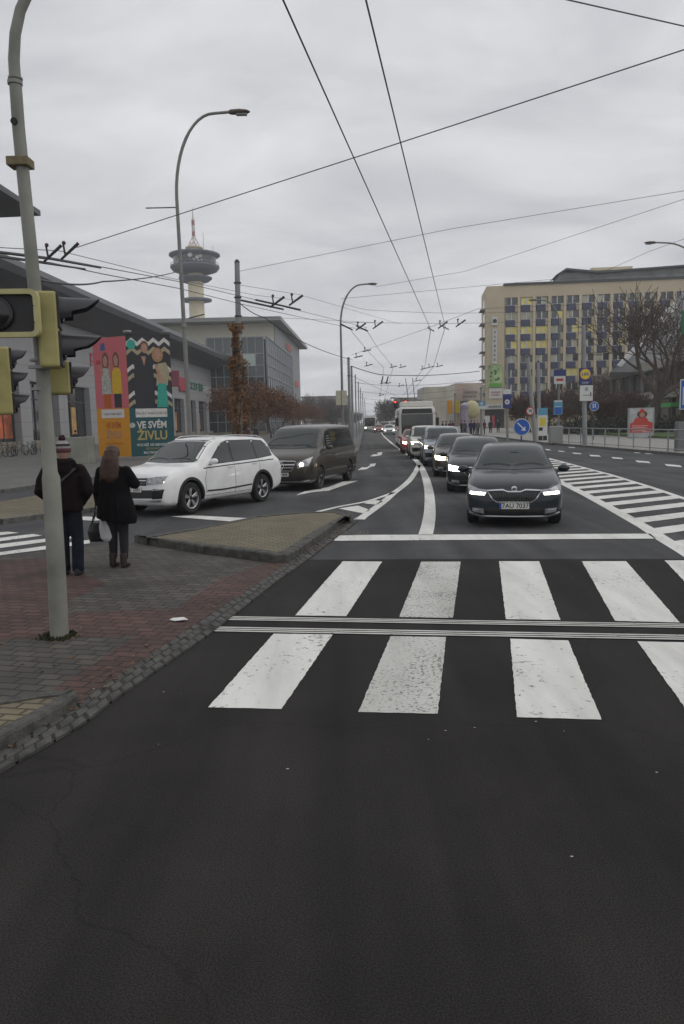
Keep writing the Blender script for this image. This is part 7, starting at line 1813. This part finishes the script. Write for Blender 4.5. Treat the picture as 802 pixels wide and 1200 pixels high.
# white bobble of the same walker's cap stays on the coat
GA = 'pedestrians under the rust-brown trees'; protosA = [walker(3 + i, c, tdk, .13, GA, 'pedestrians walking under the rust-brown trees before the glass building') for i, c in enumerate((c_blk, c_gry, c_blue, c_wht))]
rg = random.Random(21)
for i, (px, Y) in enumerate(((300, 74), (321, 84), (327, 90), (336, 86), (342, 84), (346, 96), (350, 92), (354, 104), (360, 98), (366, 110), (370, 116), (375, 124), (380, 130), (386, 140), (392, 150))):
    o = protosA[i] if i < 4 else copy_tree(protosA[i % 4]); p = D(px, 500, Y); o.location = (p.x, p.y, .09); o.rotation_euler.z = rg.uniform(0, 6.28)
GB = 'pedestrians waiting by the shops'; protosB = [walker(13 + i, c, tdk, .08, GB, 'pedestrians standing by the shops left of the hotel') for i, c in enumerate((c_blk, c_gry, c_red, c_blue))]
for i, (px, Y) in enumerate(((519, 84), (523, 90), (528, 86), (531, 94), (541, 88), (545, 84), (549, 95), (552, 86), (556, 90), (560, 84), (568, 92), (575, 96), (584, 100))):
    o = protosB[i] if i < 4 else copy_tree(protosB[i % 4]); p = D(px, 500, Y); o.location = (p.x, p.y, .12); o.rotation_euler.z = rg.uniform(0, 6.28)
# kiosk umbrellas and a pale advertising column by the shops
p = D(553, 500, 92); o = empty('round_sign_kiosk', (p.x, p.y, .12), 0, 'cream rounded advertising bubble over the people by the shops', 'advertising sign')
MB().ball((0, 0, 3.0), (1.05, .5, 1.1), 12).build('bubble', mat('cream bubble', (.5, .45, .25), .6), o, smooth=60); MB().tube([(0, 0, 0), (0, 0, 2)], .08, 8).build('post', m_steel, o)
p = D(545, 500, 92); o = empty('advertising_pillar', (p.x, p.y, .12), 0, 'lilac advertising pillar left of the cream bubble', 'advertising pillar')
MB().lathe([(.5, 0), (.5, 3.2), (.6, 3.25), (.6, 3.6), (.1, 3.9)], n=20).build('column', mat('lilac grey', (.35, .3, .38), .6, var=.3), o, smooth=40); MB().lathe([(.56, 0), (.56, .4), (.5, .45)], n=20).build('base', m_conc, o, smooth=40)
# ================================================================== HAZE
hzb = MB().b2((-300, -70, -1.2), (300, 720, 96)).build('haze', None); hzb.data.materials.clear()
hm = bpy.data.materials.new('haze'); hm.use_nodes = True; t = hm.node_tree; t.nodes.clear()
pv_ = N(t, 'ShaderNodeVolumePrincipled'); pv_.inputs['Color'].default_value = (.90, .93, .97, 1); pv_.inputs['Density'].default_value = .0006; pv_.inputs['Anisotropy'].default_value = 0.1
oo = N(t, 'ShaderNodeOutputMaterial'); t.links.new(pv_.outputs[0], oo.inputs['Volume'])
hzb.data.materials.append(hm); hzb['kind'] = 'stuff'; tag(hzb, 'thin pale haze filling the street and softening the far end', 'haze')
